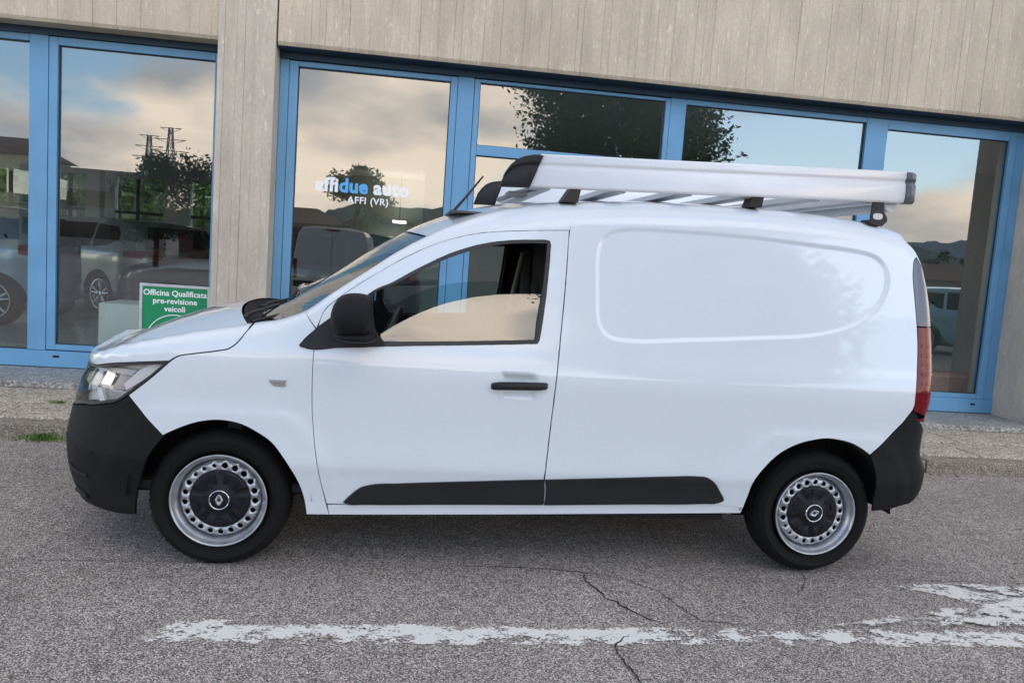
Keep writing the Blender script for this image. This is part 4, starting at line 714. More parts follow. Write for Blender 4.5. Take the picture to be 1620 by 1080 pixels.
'win_outer':[[0.3138,1.017],[0.3225,1.027],[0.3377,1.044],[0.3531,1.062],[0.3689,1.078],[0.3853,1.095],[0.4014,1.109],[0.418,1.123],[0.4349,1.136],[0.452,1.149],[0.4675,1.161],[0.4833,1.173],[0.4992,1.185],[0.5152,1.196],[0.5323,1.207],[0.5497,1.218],[0.567,1.228],[0.5835,1.24],[0.6008,1.256],[0.6182,1.27],[0.638,1.282],[0.6593,1.293],[0.6809,1.302],[0.7018,1.313],[0.7208,1.325],[0.7396,1.337],[0.7584,1.349],[0.7783,1.362],[0.7982,1.374],[0.8183,1.386],[0.8374,1.397],[0.8565,1.408],[0.8758,1.419],[0.895,1.43],[0.9144,1.44],[0.934,1.45],[0.9548,1.46],[0.9759,1.469],[0.9983,1.478],[1.021,1.487],[1.044,1.495],[1.066,1.503],[1.089,1.509],[1.112,1.515],[1.131,1.52],[1.15,1.524],[1.169,1.528],[1.191,1.531],[1.212,1.535],[1.233,1.538],[1.254,1.54],[1.274,1.542],[1.295,1.544],[1.315,1.545],[1.339,1.547],[1.363,1.549],[1.386,1.55],[1.404,1.546],[1.409,1.528],[1.408,1.51],[1.407,1.493],[1.407,1.471],[1.406,1.449],[1.405,1.427],[1.403,1.406],[1.402,1.385],[1.401,1.365],[1.399,1.345],[1.398,1.325],[1.397,1.305],[1.395,1.283],[1.393,1.261],[1.391,1.24],[1.389,1.218],[1.387,1.197],[1.385,1.177],[1.382,1.156],[1.38,1.135],[1.377,1.115],[1.374,1.094],[1.365,1.078],[1.341,1.076],[1.318,1.075],[1.294,1.073],[1.27,1.071],[1.247,1.069],[1.223,1.068],[1.2,1.066],[1.176,1.064],[1.153,1.062],[1.129,1.061],[1.105,1.059],[1.081,1.057],[1.057,1.056],[1.033,1.054],[1.009,1.052],[0.9846,1.051],[0.9605,1.049],[0.9364,1.048],[0.9122,1.046],[0.8881,1.044],[0.864,1.043],[0.8399,1.041],[0.8157,1.04],[0.7916,1.038],[0.7675,1.036],[0.7426,1.034],[0.7177,1.032],[0.6928,1.031],[0.6678,1.029],[0.6429,1.027],[0.618,1.025],[0.5931,1.023],[0.5682,1.021],[0.5433,1.019],[0.5184,1.018],[0.4935,1.016],[0.4712,1.014],[0.4489,1.013],[0.4266,1.012],[0.4043,1.01],[0.382,1.009],[0.3597,1.008],[0.3374,1.006],[0.3212,1.008]],
'win_inner':[[0.6752,1.048],[0.6578,1.063],[0.6424,1.079],[0.6309,1.098],[0.6256,1.117],[0.6237,1.137],[0.6219,1.158],[0.6189,1.181],[0.6161,1.205],[0.6135,1.228],[0.611,1.252],[0.6268,1.265],[0.6463,1.278],[0.6675,1.288],[0.6892,1.297],[0.7105,1.307],[0.7298,1.318],[0.7488,1.329],[0.7677,1.34],[0.7866,1.351],[0.8055,1.363],[0.8246,1.374],[0.8441,1.385],[0.8637,1.396],[0.8832,1.407],[0.903,1.418],[0.9229,1.429],[0.9431,1.438],[0.9652,1.448],[0.9877,1.457],[1.01,1.466],[1.033,1.475],[1.054,1.482],[1.075,1.489],[1.097,1.496],[1.118,1.502],[1.141,1.508],[1.164,1.512],[1.187,1.517],[1.211,1.52],[1.234,1.524],[1.256,1.526],[1.278,1.528],[1.301,1.53],[1.323,1.532],[1.345,1.533],[1.369,1.534],[1.393,1.535],[1.391,1.512],[1.39,1.489],[1.389,1.466],[1.388,1.442],[1.387,1.419],[1.385,1.395],[1.384,1.37],[1.382,1.346],[1.38,1.322],[1.378,1.298],[1.376,1.276],[1.373,1.254],[1.37,1.232],[1.367,1.21],[1.364,1.188],[1.362,1.164],[1.361,1.141],[1.36,1.117],[1.358,1.093],[1.335,1.092],[1.312,1.09],[1.289,1.088],[1.266,1.086],[1.243,1.084],[1.22,1.083],[1.197,1.081],[1.174,1.079],[1.151,1.077],[1.128,1.076],[1.105,1.074],[1.082,1.072],[1.059,1.071],[1.037,1.069],[1.014,1.067],[0.9914,1.066],[0.9688,1.065],[0.9461,1.063],[0.9235,1.062],[0.9009,1.06],[0.8782,1.059],[0.8557,1.057],[0.8331,1.056],[0.8106,1.055],[0.788,1.054],[0.7655,1.052],[0.7429,1.051],[0.7204,1.05],[0.6978,1.049]],
'door_glass':[[0.6725,1.048],[0.6675,1.062],[0.6625,1.077],[0.6802,1.089],[0.698,1.101],[0.7159,1.113],[0.7368,1.126],[0.7578,1.139],[0.7791,1.152],[0.8006,1.164],[0.8245,1.177],[0.8488,1.189],[0.8734,1.2],[0.8982,1.211],[0.9223,1.221],[0.9466,1.23],[0.9713,1.238],[0.9961,1.245],[1.021,1.252],[1.046,1.259],[1.072,1.265],[1.097,1.27],[1.123,1.274],[1.147,1.278],[1.171,1.282],[1.195,1.284],[1.219,1.287],[1.244,1.289],[1.271,1.291],[1.298,1.293],[1.325,1.295],[1.352,1.296],[1.38,1.297],[1.375,1.27],[1.371,1.243],[1.367,1.215],[1.364,1.188],[1.363,1.164],[1.361,1.139],[1.361,1.115],[1.36,1.091],[1.33,1.089],[1.3,1.087],[1.27,1.085],[1.24,1.083],[1.211,1.081],[1.181,1.079],[1.151,1.078],[1.121,1.076],[1.091,1.074],[1.061,1.072],[1.031,1.07],[1.001,1.068],[0.9714,1.066],[0.9415,1.064],[0.9116,1.062],[0.8817,1.061],[0.8518,1.059],[0.822,1.057],[0.7921,1.055],[0.7622,1.053],[0.7323,1.051],[0.7024,1.049]],
'sail':[[0.3141,1.013],[0.3199,1.026],[0.3329,1.045],[0.3493,1.062],[0.3673,1.079],[0.3853,1.095],[0.4014,1.109],[0.418,1.123],[0.4349,1.136],[0.452,1.149],[0.4675,1.161],[0.4833,1.173],[0.4992,1.185],[0.5152,1.196],[0.5322,1.207],[0.5495,1.218],[0.5667,1.229],[0.5835,1.24],[0.6011,1.254],[0.6183,1.268],[0.6186,1.246],[0.6191,1.224],[0.6201,1.202],[0.6219,1.18],[0.6247,1.158],[0.6273,1.139],[0.6306,1.121],[0.6361,1.103],[0.6479,1.083],[0.6634,1.064],[0.6808,1.046],[0.6819,1.029],[0.6583,1.027],[0.6348,1.025],[0.6113,1.023],[0.5878,1.02],[0.5643,1.018],[0.5407,1.017],[0.5172,1.015],[0.4936,1.013],[0.4702,1.011],[0.4465,1.007],[0.4227,1.003],[0.3991,0.9998],[0.3758,0.9985],[0.353,1],[0.331,1.006]],
'side':[[1.521,1.737],[1.54,1.739],[1.558,1.741],[1.577,1.743],[1.596,1.745],[1.615,1.747],[1.634,1.749],[1.652,1.751],[1.671,1.752],[1.69,1.754],[1.709,1.756],[1.728,1.758],[1.747,1.76],[1.766,1.762],[1.785,1.764],[1.804,1.766],[1.823,1.768],[1.842,1.77],[1.861,1.771],[1.88,1.773],[1.899,1.774],[1.917,1.775],[1.936,1.776],[1.955,1.777],[1.974,1.778],[1.992,1.779],[2.011,1.78],[2.03,1.78],[2.048,1.781],[2.067,1.781],[2.085,1.782],[2.103,1.782],[2.121,1.782],[2.139,1.782],[2.157,1.782],[2.175,1.781],[2.193,1.781],[2.211,1.781],[2.229,1.781],[2.247,1.78],[2.265,1.78],[2.283,1.779],[2.301,1.779],[2.32,1.778],[2.338,1.778],[2.356,1.777],[2.374,1.777],[2.393,1.777],[2.413,1.777],[2.432,1.777],[2.452,1.778],[2.472,1.778],[2.492,1.779],[2.512,1.779],[2.532,1.78],[2.551,1.78],[2.571,1.78],[2.59,1.78],[2.609,1.78],[2.628,1.781],[2.647,1.781],[2.666,1.781],[2.685,1.781],[2.704,1.78],[2.723,1.78],[2.743,1.78],[2.762,1.779],[2.781,1.778],[2.8,1.778],[2.819,1.776],[2.839,1.775],[2.858,1.774],[2.877,1.772],[2.897,1.77],[2.916,1.769],[2.936,1.767],[2.955,1.765],[2.974,1.762],[2.992,1.76],[3.009,1.758],[3.027,1.756],[3.044,1.754],[3.062,1.751],[3.079,1.748],[3.096,1.744],[3.114,1.739],[3.131,1.734],[3.148,1.729],[3.166,1.726],[3.183,1.724],[3.2,1.724],[3.216,1.724],[3.233,1.724],[3.25,1.723],[3.269,1.72],[3.288,1.717],[3.307,1.712],[3.325,1.707],[3.344,1.702],[3.362,1.696],[3.381,1.692],[3.4,1.688],[3.418,1.685],[3.436,1.683],[3.454,1.68],[3.472,1.678],[3.491,1.676],[3.509,1.675],[3.527,1.673],[3.545,1.672],[3.563,1.671],[3.582,1.669],[3.6,1.668],[3.62,1.667],[3.639,1.665],[3.659,1.664],[3.679,1.663],[3.698,1.662],[3.718,1.661],[3.738,1.66],[3.757,1.66],[3.777,1.659],[3.797,1.659],[3.817,1.658],[3.836,1.658],[3.856,1.658],[3.876,1.658],[3.896,1.658],[3.915,1.658],[3.935,1.658],[3.955,1.658],[3.974,1.658],[3.994,1.659],[4.014,1.659],[4.034,1.659],[4.053,1.66],[4.073,1.66],[4.093,1.661],[4.113,1.661],[4.133,1.662],[4.152,1.663],[4.172,1.663],[4.192,1.664],[4.212,1.665],[4.231,1.666],[4.251,1.667],[4.271,1.667],[4.291,1.668],[4.311,1.669],[4.33,1.67],[4.33,1.654],[4.33,1.639],[4.33,1.623],[4.33,1.607],[4.311,1.607],[4.291,1.607],[4.271,1.607],[4.251,1.607],[4.231,1.607],[4.212,1.607],[4.192,1.607],[4.172,1.607],[4.152,1.607],[4.133,1.607],[4.113,1.607],[4.093,1.607],[4.074,1.607],[4.054,1.607],[4.034,1.607],[4.014,1.607],[3.995,1.607],[3.975,1.607],[3.955,1.607],[3.935,1.607],[3.916,1.607],[3.896,1.607],[3.876,1.607],[3.856,1.607],[3.837,1.607],[3.817,1.607],[3.797,1.607],[3.777,1.607],[3.758,1.607],[3.738,1.607],[3.718,1.607],[3.699,1.607],[3.679,1.607],[3.659,1.607],[3.639,1.607],[3.619,1.607],[3.6,1.607],[3.58,1.607],[3.578,1.587],[3.576,1.567],[3.574,1.547],[3.571,1.528],[3.569,1.508],[3.567,1.488],[3.565,1.468],[3.551,1.478],[3.538,1.488],[3.524,1.498],[3.51,1.508],[3.494,1.518],[3.478,1.526],[3.462,1.535],[3.446,1.544],[3.431,1.554],[3.416,1.566],[3.401,1.578],[3.387,1.591],[3.373,1.605],[3.352,1.601],[3.332,1.597],[3.314,1.591],[3.298,1.582],[3.285,1.57],[3.278,1.556],[3.272,1.541],[3.267,1.525],[3.264,1.508],[3.263,1.49],[3.263,1.472],[3.264,1.454],[3.266,1.436],[3.268,1.418],[3.27,1.4],[3.271,1.381],[3.273,1.361],[3.275,1.341],[3.278,1.322],[3.28,1.302],[3.282,1.283],[3.284,1.263],[3.286,1.244],[3.287,1.226],[3.288,1.207],[3.289,1.188],[3.29,1.169],[3.29,1.15],[3.29,1.131],[3.289,1.112],[3.288,1.093],[3.287,1.075],[3.285,1.056],[3.284,1.037],[3.283,1.02],[3.281,1.003],[3.28,0.9864],[3.279,0.9695],[3.277,0.9526],[3.276,0.9357],[3.276,0.918],[3.278,0.8999],[3.277,0.8825],[3.272,0.8668],[3.264,0.8551],[3.253,0.8442],[3.239,0.8318],[3.225,0.8193],[3.212,0.8066],[3.198,0.7937],[3.185,0.78],[3.173,0.7659],[3.16,0.7515],[3.148,0.737],[3.136,0.7226],[3.123,0.7086],[3.11,0.6952],[3.097,0.6819],[3.084,0.6688],[3.071,0.6558],[3.057,0.6428],[3.044,0.6299],[3.028,0.6401],[3.013,0.6499],[2.997,0.6591],[2.982,0.6666],[2.967,0.6736],[2.952,0.6797],[2.934,0.6855],[2.916,0.6902],[2.898,0.6939],[2.879,0.697],[2.861,0.6995],[2.844,0.7014],[2.826,0.7025],[2.808,0.7024],[2.791,0.701],[2.774,0.6985],[2.757,0.6953],[2.74,0.6917],[2.724,0.6878],[2.707,0.6834],[2.69,0.6784],[2.674,0.6726],[2.657,0.6657],[2.64,0.658],[2.624,0.6496],[2.608,0.6404],[2.591,0.6295],[2.575,0.6178],[2.56,0.6052],[2.546,0.5919],[2.532,0.5785],[2.52,0.5643],[2.508,0.5496],[2.496,0.5346],[2.486,0.5216],[2.477,0.5084],[2.468,0.4948],[2.461,0.4806],[2.456,0.4655],[2.452,0.4496],[2.45,0.4334],[2.448,0.417],[2.446,0.4008],[2.443,0.3862],[2.441,0.3715],[2.438,0.3569],[2.437,0.3466],[2.435,0.3363],[2.415,0.338],[2.396,0.3397],[2.377,0.3414],[2.358,0.343],[2.339,0.3444],[2.32,0.3456],[2.3,0.3467],[2.281,0.3475],[2.262,0.3481],[2.243,0.3484],[2.224,0.3486],[2.205,0.3487],[2.186,0.3485],[2.166,0.3482],[2.147,0.3478],[2.128,0.3473],[2.109,0.3467],[2.09,0.346],[2.07,0.3453],[2.051,0.3445],[2.032,0.3436],[2.013,0.3428],[1.994,0.3419],[1.974,0.3411],[1.955,0.3403],[1.936,0.3395],[1.917,0.3388],[1.898,0.3382],[1.879,0.3376],[1.859,0.3371],[1.84,0.3366],[1.821,0.3361],[1.802,0.3355],[1.782,0.335],[1.763,0.3344],[1.744,0.3338],[1.725,0.3332],[1.706,0.3326],[1.686,0.332],[1.667,0.3313],[1.648,0.3307],[1.629,0.3301],[1.609,0.3294],[1.59,0.3287],[1.571,0.3281],[1.552,0.3274],[1.532,0.3267],[1.513,0.326],[1.494,0.3253],[1.475,0.3246],[1.456,0.324],[1.453,0.3429],[1.451,0.3618],[1.449,0.3807],[1.448,0.3996],[1.446,0.4185],[1.445,0.4374],[1.445,0.4564],[1.445,0.4753],[1.445,0.491],[1.446,0.5067],[1.447,0.5224],[1.447,0.5382],[1.448,0.5581],[1.449,0.578],[1.45,0.5979],[1.451,0.6178],[1.451,0.6377],[1.452,0.6576],[1.453,0.6775],[1.454,0.6974],[1.454,0.7173],[1.455,0.7372],[1.456,0.7566],[1.457,0.7759],[1.458,0.7953],[1.459,0.8146],[1.46,0.834],[1.46,0.8533],[1.461,0.8727],[1.462,0.892],[1.463,0.9114],[1.464,0.9304],[1.465,0.9494],[1.466,0.9684],[1.467,0.9875],[1.468,1.006],[1.47,1.026],[1.471,1.044],[1.472,1.063],[1.473,1.083],[1.474,1.102],[1.475,1.121],[1.476,1.14],[1.477,1.159],[1.478,1.178],[1.479,1.197],[1.48,1.216],[1.482,1.235],[1.483,1.254],[1.484,1.273],[1.484,1.29],[1.485,1.308],[1.486,1.326],[1.487,1.344],[1.488,1.362],[1.488,1.38],[1.489,1.397],[1.49,1.415],[1.49,1.433],[1.491,1.452],[1.492,1.471],[1.492,1.49],[1.492,1.509],[1.493,1.528],[1.493,1.547],[1.494,1.566],[1.496,1.585],[1.498,1.604],[1.5,1.623],[1.503,1.642],[1.506,1.661],[1.51,1.68],[1.513,1.699],[1.517,1.718]],
'sill':[[0.4647,0.2958],[0.4676,0.2801],[0.4705,0.2645],[0.4734,0.2488],[0.493,0.2493],[0.5127,0.2497],[0.5323,0.2502],[0.552,0.2507],[0.5716,0.2512],[0.5913,0.2517],[0.611,0.2522],[0.6306,0.2527],[0.6503,0.2532],[0.6699,0.2537],[0.6896,0.2542],[0.7093,0.2547],[0.7289,0.2552],[0.7486,0.2557],[0.7682,0.2562],[0.7879,0.2567],[0.8075,0.2572],[0.8272,0.2577],[0.8469,0.2582],[0.8665,0.2587],[0.8862,0.2593],[0.9058,0.2598],[0.9255,0.2603],[0.9451,0.2609],[0.9648,0.2614],[0.9845,0.262],[1.004,0.2625],[1.024,0.2631],[1.043,0.2636],[1.063,0.2642],[1.083,0.2647],[1.102,0.2653],[1.122,0.2659],[1.142,0.2665],[1.161,0.267],[1.181,0.2676],[1.201,0.2682],[1.22,0.2688],[1.24,0.2694],[1.26,0.27],[1.279,0.2706],[1.299,0.2711],[1.319,0.2717],[1.338,0.2723],[1.358,0.2729],[1.377,0.2736],[1.397,0.2742],[1.417,0.2748],[1.436,0.2754],[1.456,0.276],[1.475,0.2766],[1.495,0.2772],[1.514,0.2779],[1.534,0.2785],[1.553,0.2791],[1.573,0.2797],[1.592,0.2804],[1.612,0.281],[1.631,0.2817],[1.651,0.2823],[1.67,0.2829],[1.69,0.2836],[1.709,0.2842],[1.729,0.2849],[1.748,0.2855],[1.768,0.2862],[1.787,0.2868],[1.807,0.2874],[1.826,0.2881],[1.846,0.2887],[1.865,0.2894],[1.885,0.29],[1.904,0.2906],[1.924,0.2912],[1.943,0.2919],[1.962,0.2925],[1.982,0.2931],[2.001,0.2937],[2.021,0.2944],[2.04,0.295],[2.06,0.2956],[2.079,0.2963],[2.098,0.2969],[2.118,0.2975],[2.137,0.2981],[2.157,0.2988],[2.176,0.2994],[2.196,0.3],[2.215,0.3006],[2.234,0.3013],[2.254,0.3019],[2.273,0.3025],[2.293,0.3031],[2.312,0.3038],[2.332,0.3044],[2.351,0.305],[2.37,0.3056],[2.39,0.3063],[2.409,0.3069],[2.429,0.3075],[2.432,0.3236],[2.436,0.3397],[2.422,0.3462],[2.409,0.3526],[2.396,0.3591],[2.38,0.3609],[2.363,0.3627],[2.347,0.3643],[2.327,0.3659],[2.308,0.367],[2.288,0.3678],[2.269,0.3683],[2.249,0.3684],[2.23,0.3682],[2.21,0.3677],[2.191,0.367],[2.171,0.3661],[2.152,0.365],[2.132,0.3638],[2.112,0.3624],[2.093,0.3608],[2.073,0.3592],[2.054,0.3576],[2.034,0.3559],[2.015,0.3542],[1.995,0.3526],[1.976,0.351],[1.956,0.3495],[1.936,0.348],[1.917,0.3468],[1.897,0.3456],[1.878,0.3447],[1.859,0.3439],[1.839,0.3431],[1.82,0.3422],[1.801,0.3414],[1.782,0.3405],[1.762,0.3397],[1.743,0.3388],[1.724,0.3379],[1.705,0.3371],[1.686,0.3362],[1.667,0.3353],[1.647,0.3345],[1.628,0.3336],[1.609,0.3328],[1.59,0.332],[1.571,0.3311],[1.551,0.3303],[1.532,0.3295],[1.513,0.3287],[1.494,0.328],[1.474,0.3272],[1.455,0.3265],[1.435,0.3258],[1.416,0.325],[1.396,0.3244],[1.376,0.3237],[1.357,0.323],[1.337,0.3224],[1.317,0.3217],[1.297,0.3211],[1.278,0.3205],[1.258,0.3199],[1.238,0.3193],[1.218,0.3187],[1.198,0.3181],[1.179,0.3176],[1.159,0.317],[1.139,0.3164],[1.119,0.3158],[1.1,0.3153],[1.08,0.3147],[1.06,0.3141],[1.04,0.3135],[1.021,0.3129],[1.001,0.3123],[0.9811,0.3117],[0.9612,0.3111],[0.9414,0.3105],[0.9215,0.3099],[0.9016,0.3093],[0.8818,0.3087],[0.8619,0.308],[0.8421,0.3074],[0.8222,0.3068],[0.8023,0.3062],[0.7825,0.3056],[0.7626,0.305],[0.7428,0.3044],[0.7229,0.3038],[0.703,0.3031],[0.6832,0.3025],[0.6633,0.3019],[0.6435,0.3013],[0.6236,0.3007],[0.6037,0.3001],[0.5839,0.2995],[0.564,0.2989],[0.5441,0.2983],[0.5243,0.2977],[0.5044,0.297],[0.4846,0.2964]],
'clad_front':[[0.5344,0.3142],[0.547,0.3289],[0.5599,0.3432],[0.5735,0.3568],[0.5848,0.3677],[0.5966,0.3781],[0.6094,0.3867],[0.6234,0.3926],[0.6383,0.3968],[0.6533,0.4004],[0.6726,0.4041],[0.6922,0.4064],[0.712,0.4077],[0.7319,0.4084],[0.7518,0.4092],[0.7716,0.4103],[0.7913,0.4118],[0.811,0.4133],[0.8308,0.4147],[0.8505,0.4161],[0.8703,0.4174],[0.89,0.4187],[0.9098,0.42],[0.9296,0.4212],[0.9493,0.4224],[0.9691,0.4236],[0.9889,0.4248],[1.009,0.426],[1.028,0.4272],[1.048,0.4284],[1.068,0.4296],[1.088,0.4309],[1.107,0.4321],[1.127,0.4333],[1.146,0.4345],[1.165,0.4357],[1.185,0.4369],[1.204,0.4381],[1.223,0.4393],[1.243,0.4405],[1.262,0.4417],[1.282,0.4428],[1.301,0.444],[1.32,0.4452],[1.34,0.4464],[1.359,0.4475],[1.379,0.4487],[1.398,0.4499],[1.417,0.451],[1.437,0.4522],[1.441,0.435],[1.445,0.4177],[1.448,0.4003],[1.449,0.3818],[1.449,0.3632],[1.448,0.3445],[1.446,0.3258],[1.427,0.3253],[1.408,0.3249],[1.388,0.3244],[1.369,0.3239],[1.349,0.3235],[1.33,0.323],[1.31,0.3226],[1.291,0.3221],[1.272,0.3216],[1.252,0.3212],[1.233,0.3207],[1.213,0.3203],[1.194,0.3198],[1.175,0.3193],[1.155,0.3188],[1.136,0.3184],[1.116,0.3179],[1.097,0.3174],[1.078,0.3169],[1.058,0.3164],[1.039,0.3159],[1.019,0.3154],[0.9999,0.3149],[0.9805,0.3144],[0.9609,0.3139],[0.9413,0.3133],[0.9216,0.3126],[0.902,0.312],[0.8824,0.3113],[0.8628,0.3106],[0.8431,0.3099],[0.8235,0.3092],[0.8039,0.3085],[0.7843,0.3078],[0.7647,0.3072],[0.745,0.3066],[0.7254,0.3061],[0.7058,0.3056],[0.6862,0.3052],[0.6665,0.3049],[0.6469,0.3047],[0.6273,0.3046],[0.6088,0.3034],[0.5901,0.3016],[0.5718,0.3013],[0.5543,0.3047],[0.5443,0.309]],
'clad_rear':[[1.445,0.4518],[1.465,0.453],[1.485,0.4542],[1.504,0.4554],[1.524,0.4566],[1.544,0.4578],[1.563,0.4589],[1.583,0.4601],[1.603,0.4613],[1.623,0.4625],[1.642,0.4637],[1.662,0.4649],[1.681,0.466],[1.701,0.4672],[1.721,0.4684],[1.74,0.4696],[1.76,0.4708],[1.78,0.472],[1.8,0.4732],[1.819,0.4744],[1.838,0.4755],[1.856,0.4767],[1.874,0.4779],[1.893,0.4791],[1.911,0.4803],[1.929,0.4815],[1.948,0.4826],[1.966,0.4838],[1.984,0.4849],[2.002,0.4859],[2.021,0.4869],[2.039,0.4878],[2.059,0.4889],[2.078,0.4902],[2.098,0.4915],[2.117,0.4927],[2.137,0.4934],[2.156,0.4936],[2.176,0.4931],[2.192,0.4927],[2.208,0.492],[2.224,0.489],[2.238,0.4829],[2.253,0.4744],[2.265,0.4645],[2.278,0.4512],[2.289,0.4359],[2.3,0.4201],[2.312,0.4036],[2.324,0.3865],[2.326,0.3727],[2.315,0.3653],[2.301,0.3597],[2.283,0.355],[2.264,0.3537],[2.244,0.3537],[2.224,0.3532],[2.205,0.3519],[2.186,0.3507],[2.166,0.3496],[2.147,0.3486],[2.128,0.3478],[2.108,0.347],[2.089,0.3464],[2.07,0.3458],[2.05,0.3452],[2.031,0.3447],[2.011,0.3443],[1.992,0.3438],[1.973,0.3434],[1.953,0.3429],[1.934,0.3424],[1.915,0.3418],[1.895,0.3412],[1.876,0.3406],[1.857,0.3399],[1.838,0.3392],[1.819,0.3385],[1.799,0.3378],[1.78,0.3371],[1.761,0.3364],[1.742,0.3357],[1.723,0.335],[1.704,0.3342],[1.685,0.3335],[1.665,0.3328],[1.646,0.3321],[1.627,0.3314],[1.608,0.3307],[1.589,0.33],[1.57,0.3293],[1.551,0.3286],[1.531,0.3279],[1.512,0.3272],[1.493,0.3265],[1.474,0.3258],[1.455,0.3251],[1.456,0.344],[1.457,0.3629],[1.456,0.3818],[1.455,0.4005],[1.453,0.4177],[1.449,0.4348]],
'bumper_front':[[-0.2338,0.5935],[-0.2548,0.6137],[-0.2759,0.6339],[-0.2969,0.654],[-0.318,0.6742],[-0.339,0.6944],[-0.3601,0.7146],[-0.3811,0.7347],[-0.4022,0.7549],[-0.4216,0.7413],[-0.4415,0.7287],[-0.4624,0.7184],[-0.4847,0.7112],[-0.5079,0.7063],[-0.5312,0.7016],[-0.5534,0.6966],[-0.5758,0.6919],[-0.5982,0.6877],[-0.6218,0.684],[-0.6456,0.6809],[-0.6694,0.678],[-0.6931,0.6747],[-0.7199,0.6701],[-0.7465,0.6647],[-0.7731,0.6589],[-0.7997,0.6532],[-0.8264,0.6479],[-0.8531,0.6433],[-0.88,0.64],[-0.9039,0.6381],[-0.9279,0.6367],[-0.9519,0.6359],[-0.9759,0.6354],[-1,0.635],[-1.025,0.6475],[-1.05,0.66],[-1.08,0.6615],[-1.109,0.6631],[-1.139,0.6646],[-1.169,0.6662],[-1.199,0.6677],[-1.228,0.6692],[-1.258,0.6708],[-1.288,0.6723],[-1.318,0.6738],[-1.347,0.6754],[-1.377,0.6769],[-1.407,0.6785],[-1.437,0.68],[-1.437,0.6503],[-1.437,0.6207],[-1.437,0.591],[-1.437,0.5613],[-1.437,0.5317],[-1.437,0.502],[-1.437,0.4723],[-1.437,0.4427],[-1.437,0.413],[-1.437,0.3833],[-1.437,0.3537],[-1.437,0.324],[-1.437,0.2943],[-1.437,0.2647],[-1.437,0.235],[-1.408,0.2342],[-1.379,0.2333],[-1.349,0.2325],[-1.32,0.2317],[-1.291,0.2309],[-1.262,0.2302],[-1.233,0.2294],[-1.204,0.2287],[-1.175,0.2281],[-1.146,0.2274],[-1.117,0.2268],[-1.087,0.2263],[-1.058,0.2258],[-1.029,0.2254],[-1,0.225],[-0.9702,0.2247],[-0.9405,0.2246],[-0.9107,0.2247],[-0.8809,0.2248],[-0.8512,0.2249],[-0.8214,0.2251],[-0.7916,0.2253],[-0.7618,0.2254],[-0.7321,0.2255],[-0.7023,0.2255],[-0.6725,0.2253],[-0.6428,0.2249],[-0.613,0.2244],[-0.5862,0.2235],[-0.5593,0.2221],[-0.5325,0.2206],[-0.5056,0.2195],[-0.4788,0.219],[-0.452,0.2195],[-0.4268,0.221],[-0.4016,0.223],[-0.3764,0.2254],[-0.3708,0.2481],[-0.3651,0.2709],[-0.3591,0.2935],[-0.3524,0.3172],[-0.3453,0.3409],[-0.3378,0.3644],[-0.3301,0.3879],[-0.3223,0.4113],[-0.3136,0.4387],[-0.3049,0.4662],[-0.2952,0.4932],[-0.2834,0.5192],[-0.2684,0.5448],[-0.2516,0.5694]],
'headlight':[[-0.2269,0.9177],[-0.2455,0.9161],[-0.2641,0.9145],[-0.2827,0.9129],[-0.3013,0.9113],[-0.3199,0.9096],[-0.3385,0.9078],[-0.3571,0.906],[-0.3757,0.904],[-0.3938,0.902],[-0.4119,0.9],[-0.43,0.8978],[-0.4481,0.8956],[-0.4662,0.8933],[-0.4843,0.8909],[-0.5024,0.8885],[-0.5204,0.886],[-0.5395,0.8831],[-0.5585,0.8798],[-0.5776,0.8762],[-0.5966,0.8725],[-0.6156,0.8689],[-0.6346,0.8656],[-0.6536,0.8628],[-0.6727,0.8606],[-0.6918,0.8593],[-0.7103,0.8588],[-0.7288,0.8591],[-0.7473,0.86],[-0.7658,0.8612],[-0.7844,0.8626],[-0.8029,0.864],[-0.8215,0.8652],[-0.84,0.866],[-0.8578,0.8665],[-0.8755,0.8669],[-0.8933,0.8672],[-0.9111,0.8674],[-0.9289,0.8676],[-0.9467,0.8677],[-0.9644,0.8678],[-0.9822,0.8679],[-1,0.868],[-1.008,0.8508],[-1.014,0.8336],[-1.019,0.8167],[-1.02,0.8],[-1.017,0.7831],[-1.011,0.7662],[-1.002,0.7497],[-0.9912,0.7341],[-0.98,0.72],[-0.9666,0.7062],[-0.9513,0.6937],[-0.9346,0.6825],[-0.9173,0.6729],[-0.9,0.665],[-0.8833,0.6598],[-0.8659,0.6572],[-0.848,0.6566],[-0.8296,0.6579],[-0.8108,0.6605],[-0.7918,0.6641],[-0.7726,0.6683],[-0.7534,0.6726],[-0.7343,0.6767],[-0.7154,0.6802],[-0.6968,0.6827],[-0.6773,0.6845],[-0.6578,0.6861],[-0.6383,0.6879],[-0.6189,0.6901],[-0.5996,0.6931],[-0.5827,0.6964],[-0.566,0.7003],[-0.5492,0.7044],[-0.5325,0.7084],[-0.5149,0.7119],[-0.4972,0.7152],[-0.4798,0.7192],[-0.4633,0.7252],[-0.447,0.7341],[-0.4315,0.7448],[-0.4164,0.7564],[-0.4018,0.7688],[-0.3873,0.7812],[-0.3727,0.7936],[-0.3581,0.806],[-0.3435,0.8184],[-0.3289,0.8308],[-0.3144,0.8432],[-0.2998,0.8556],[-0.2852,0.868],[-0.2706,0.8804],[-0.256,0.8929],[-0.2414,0.9053]],
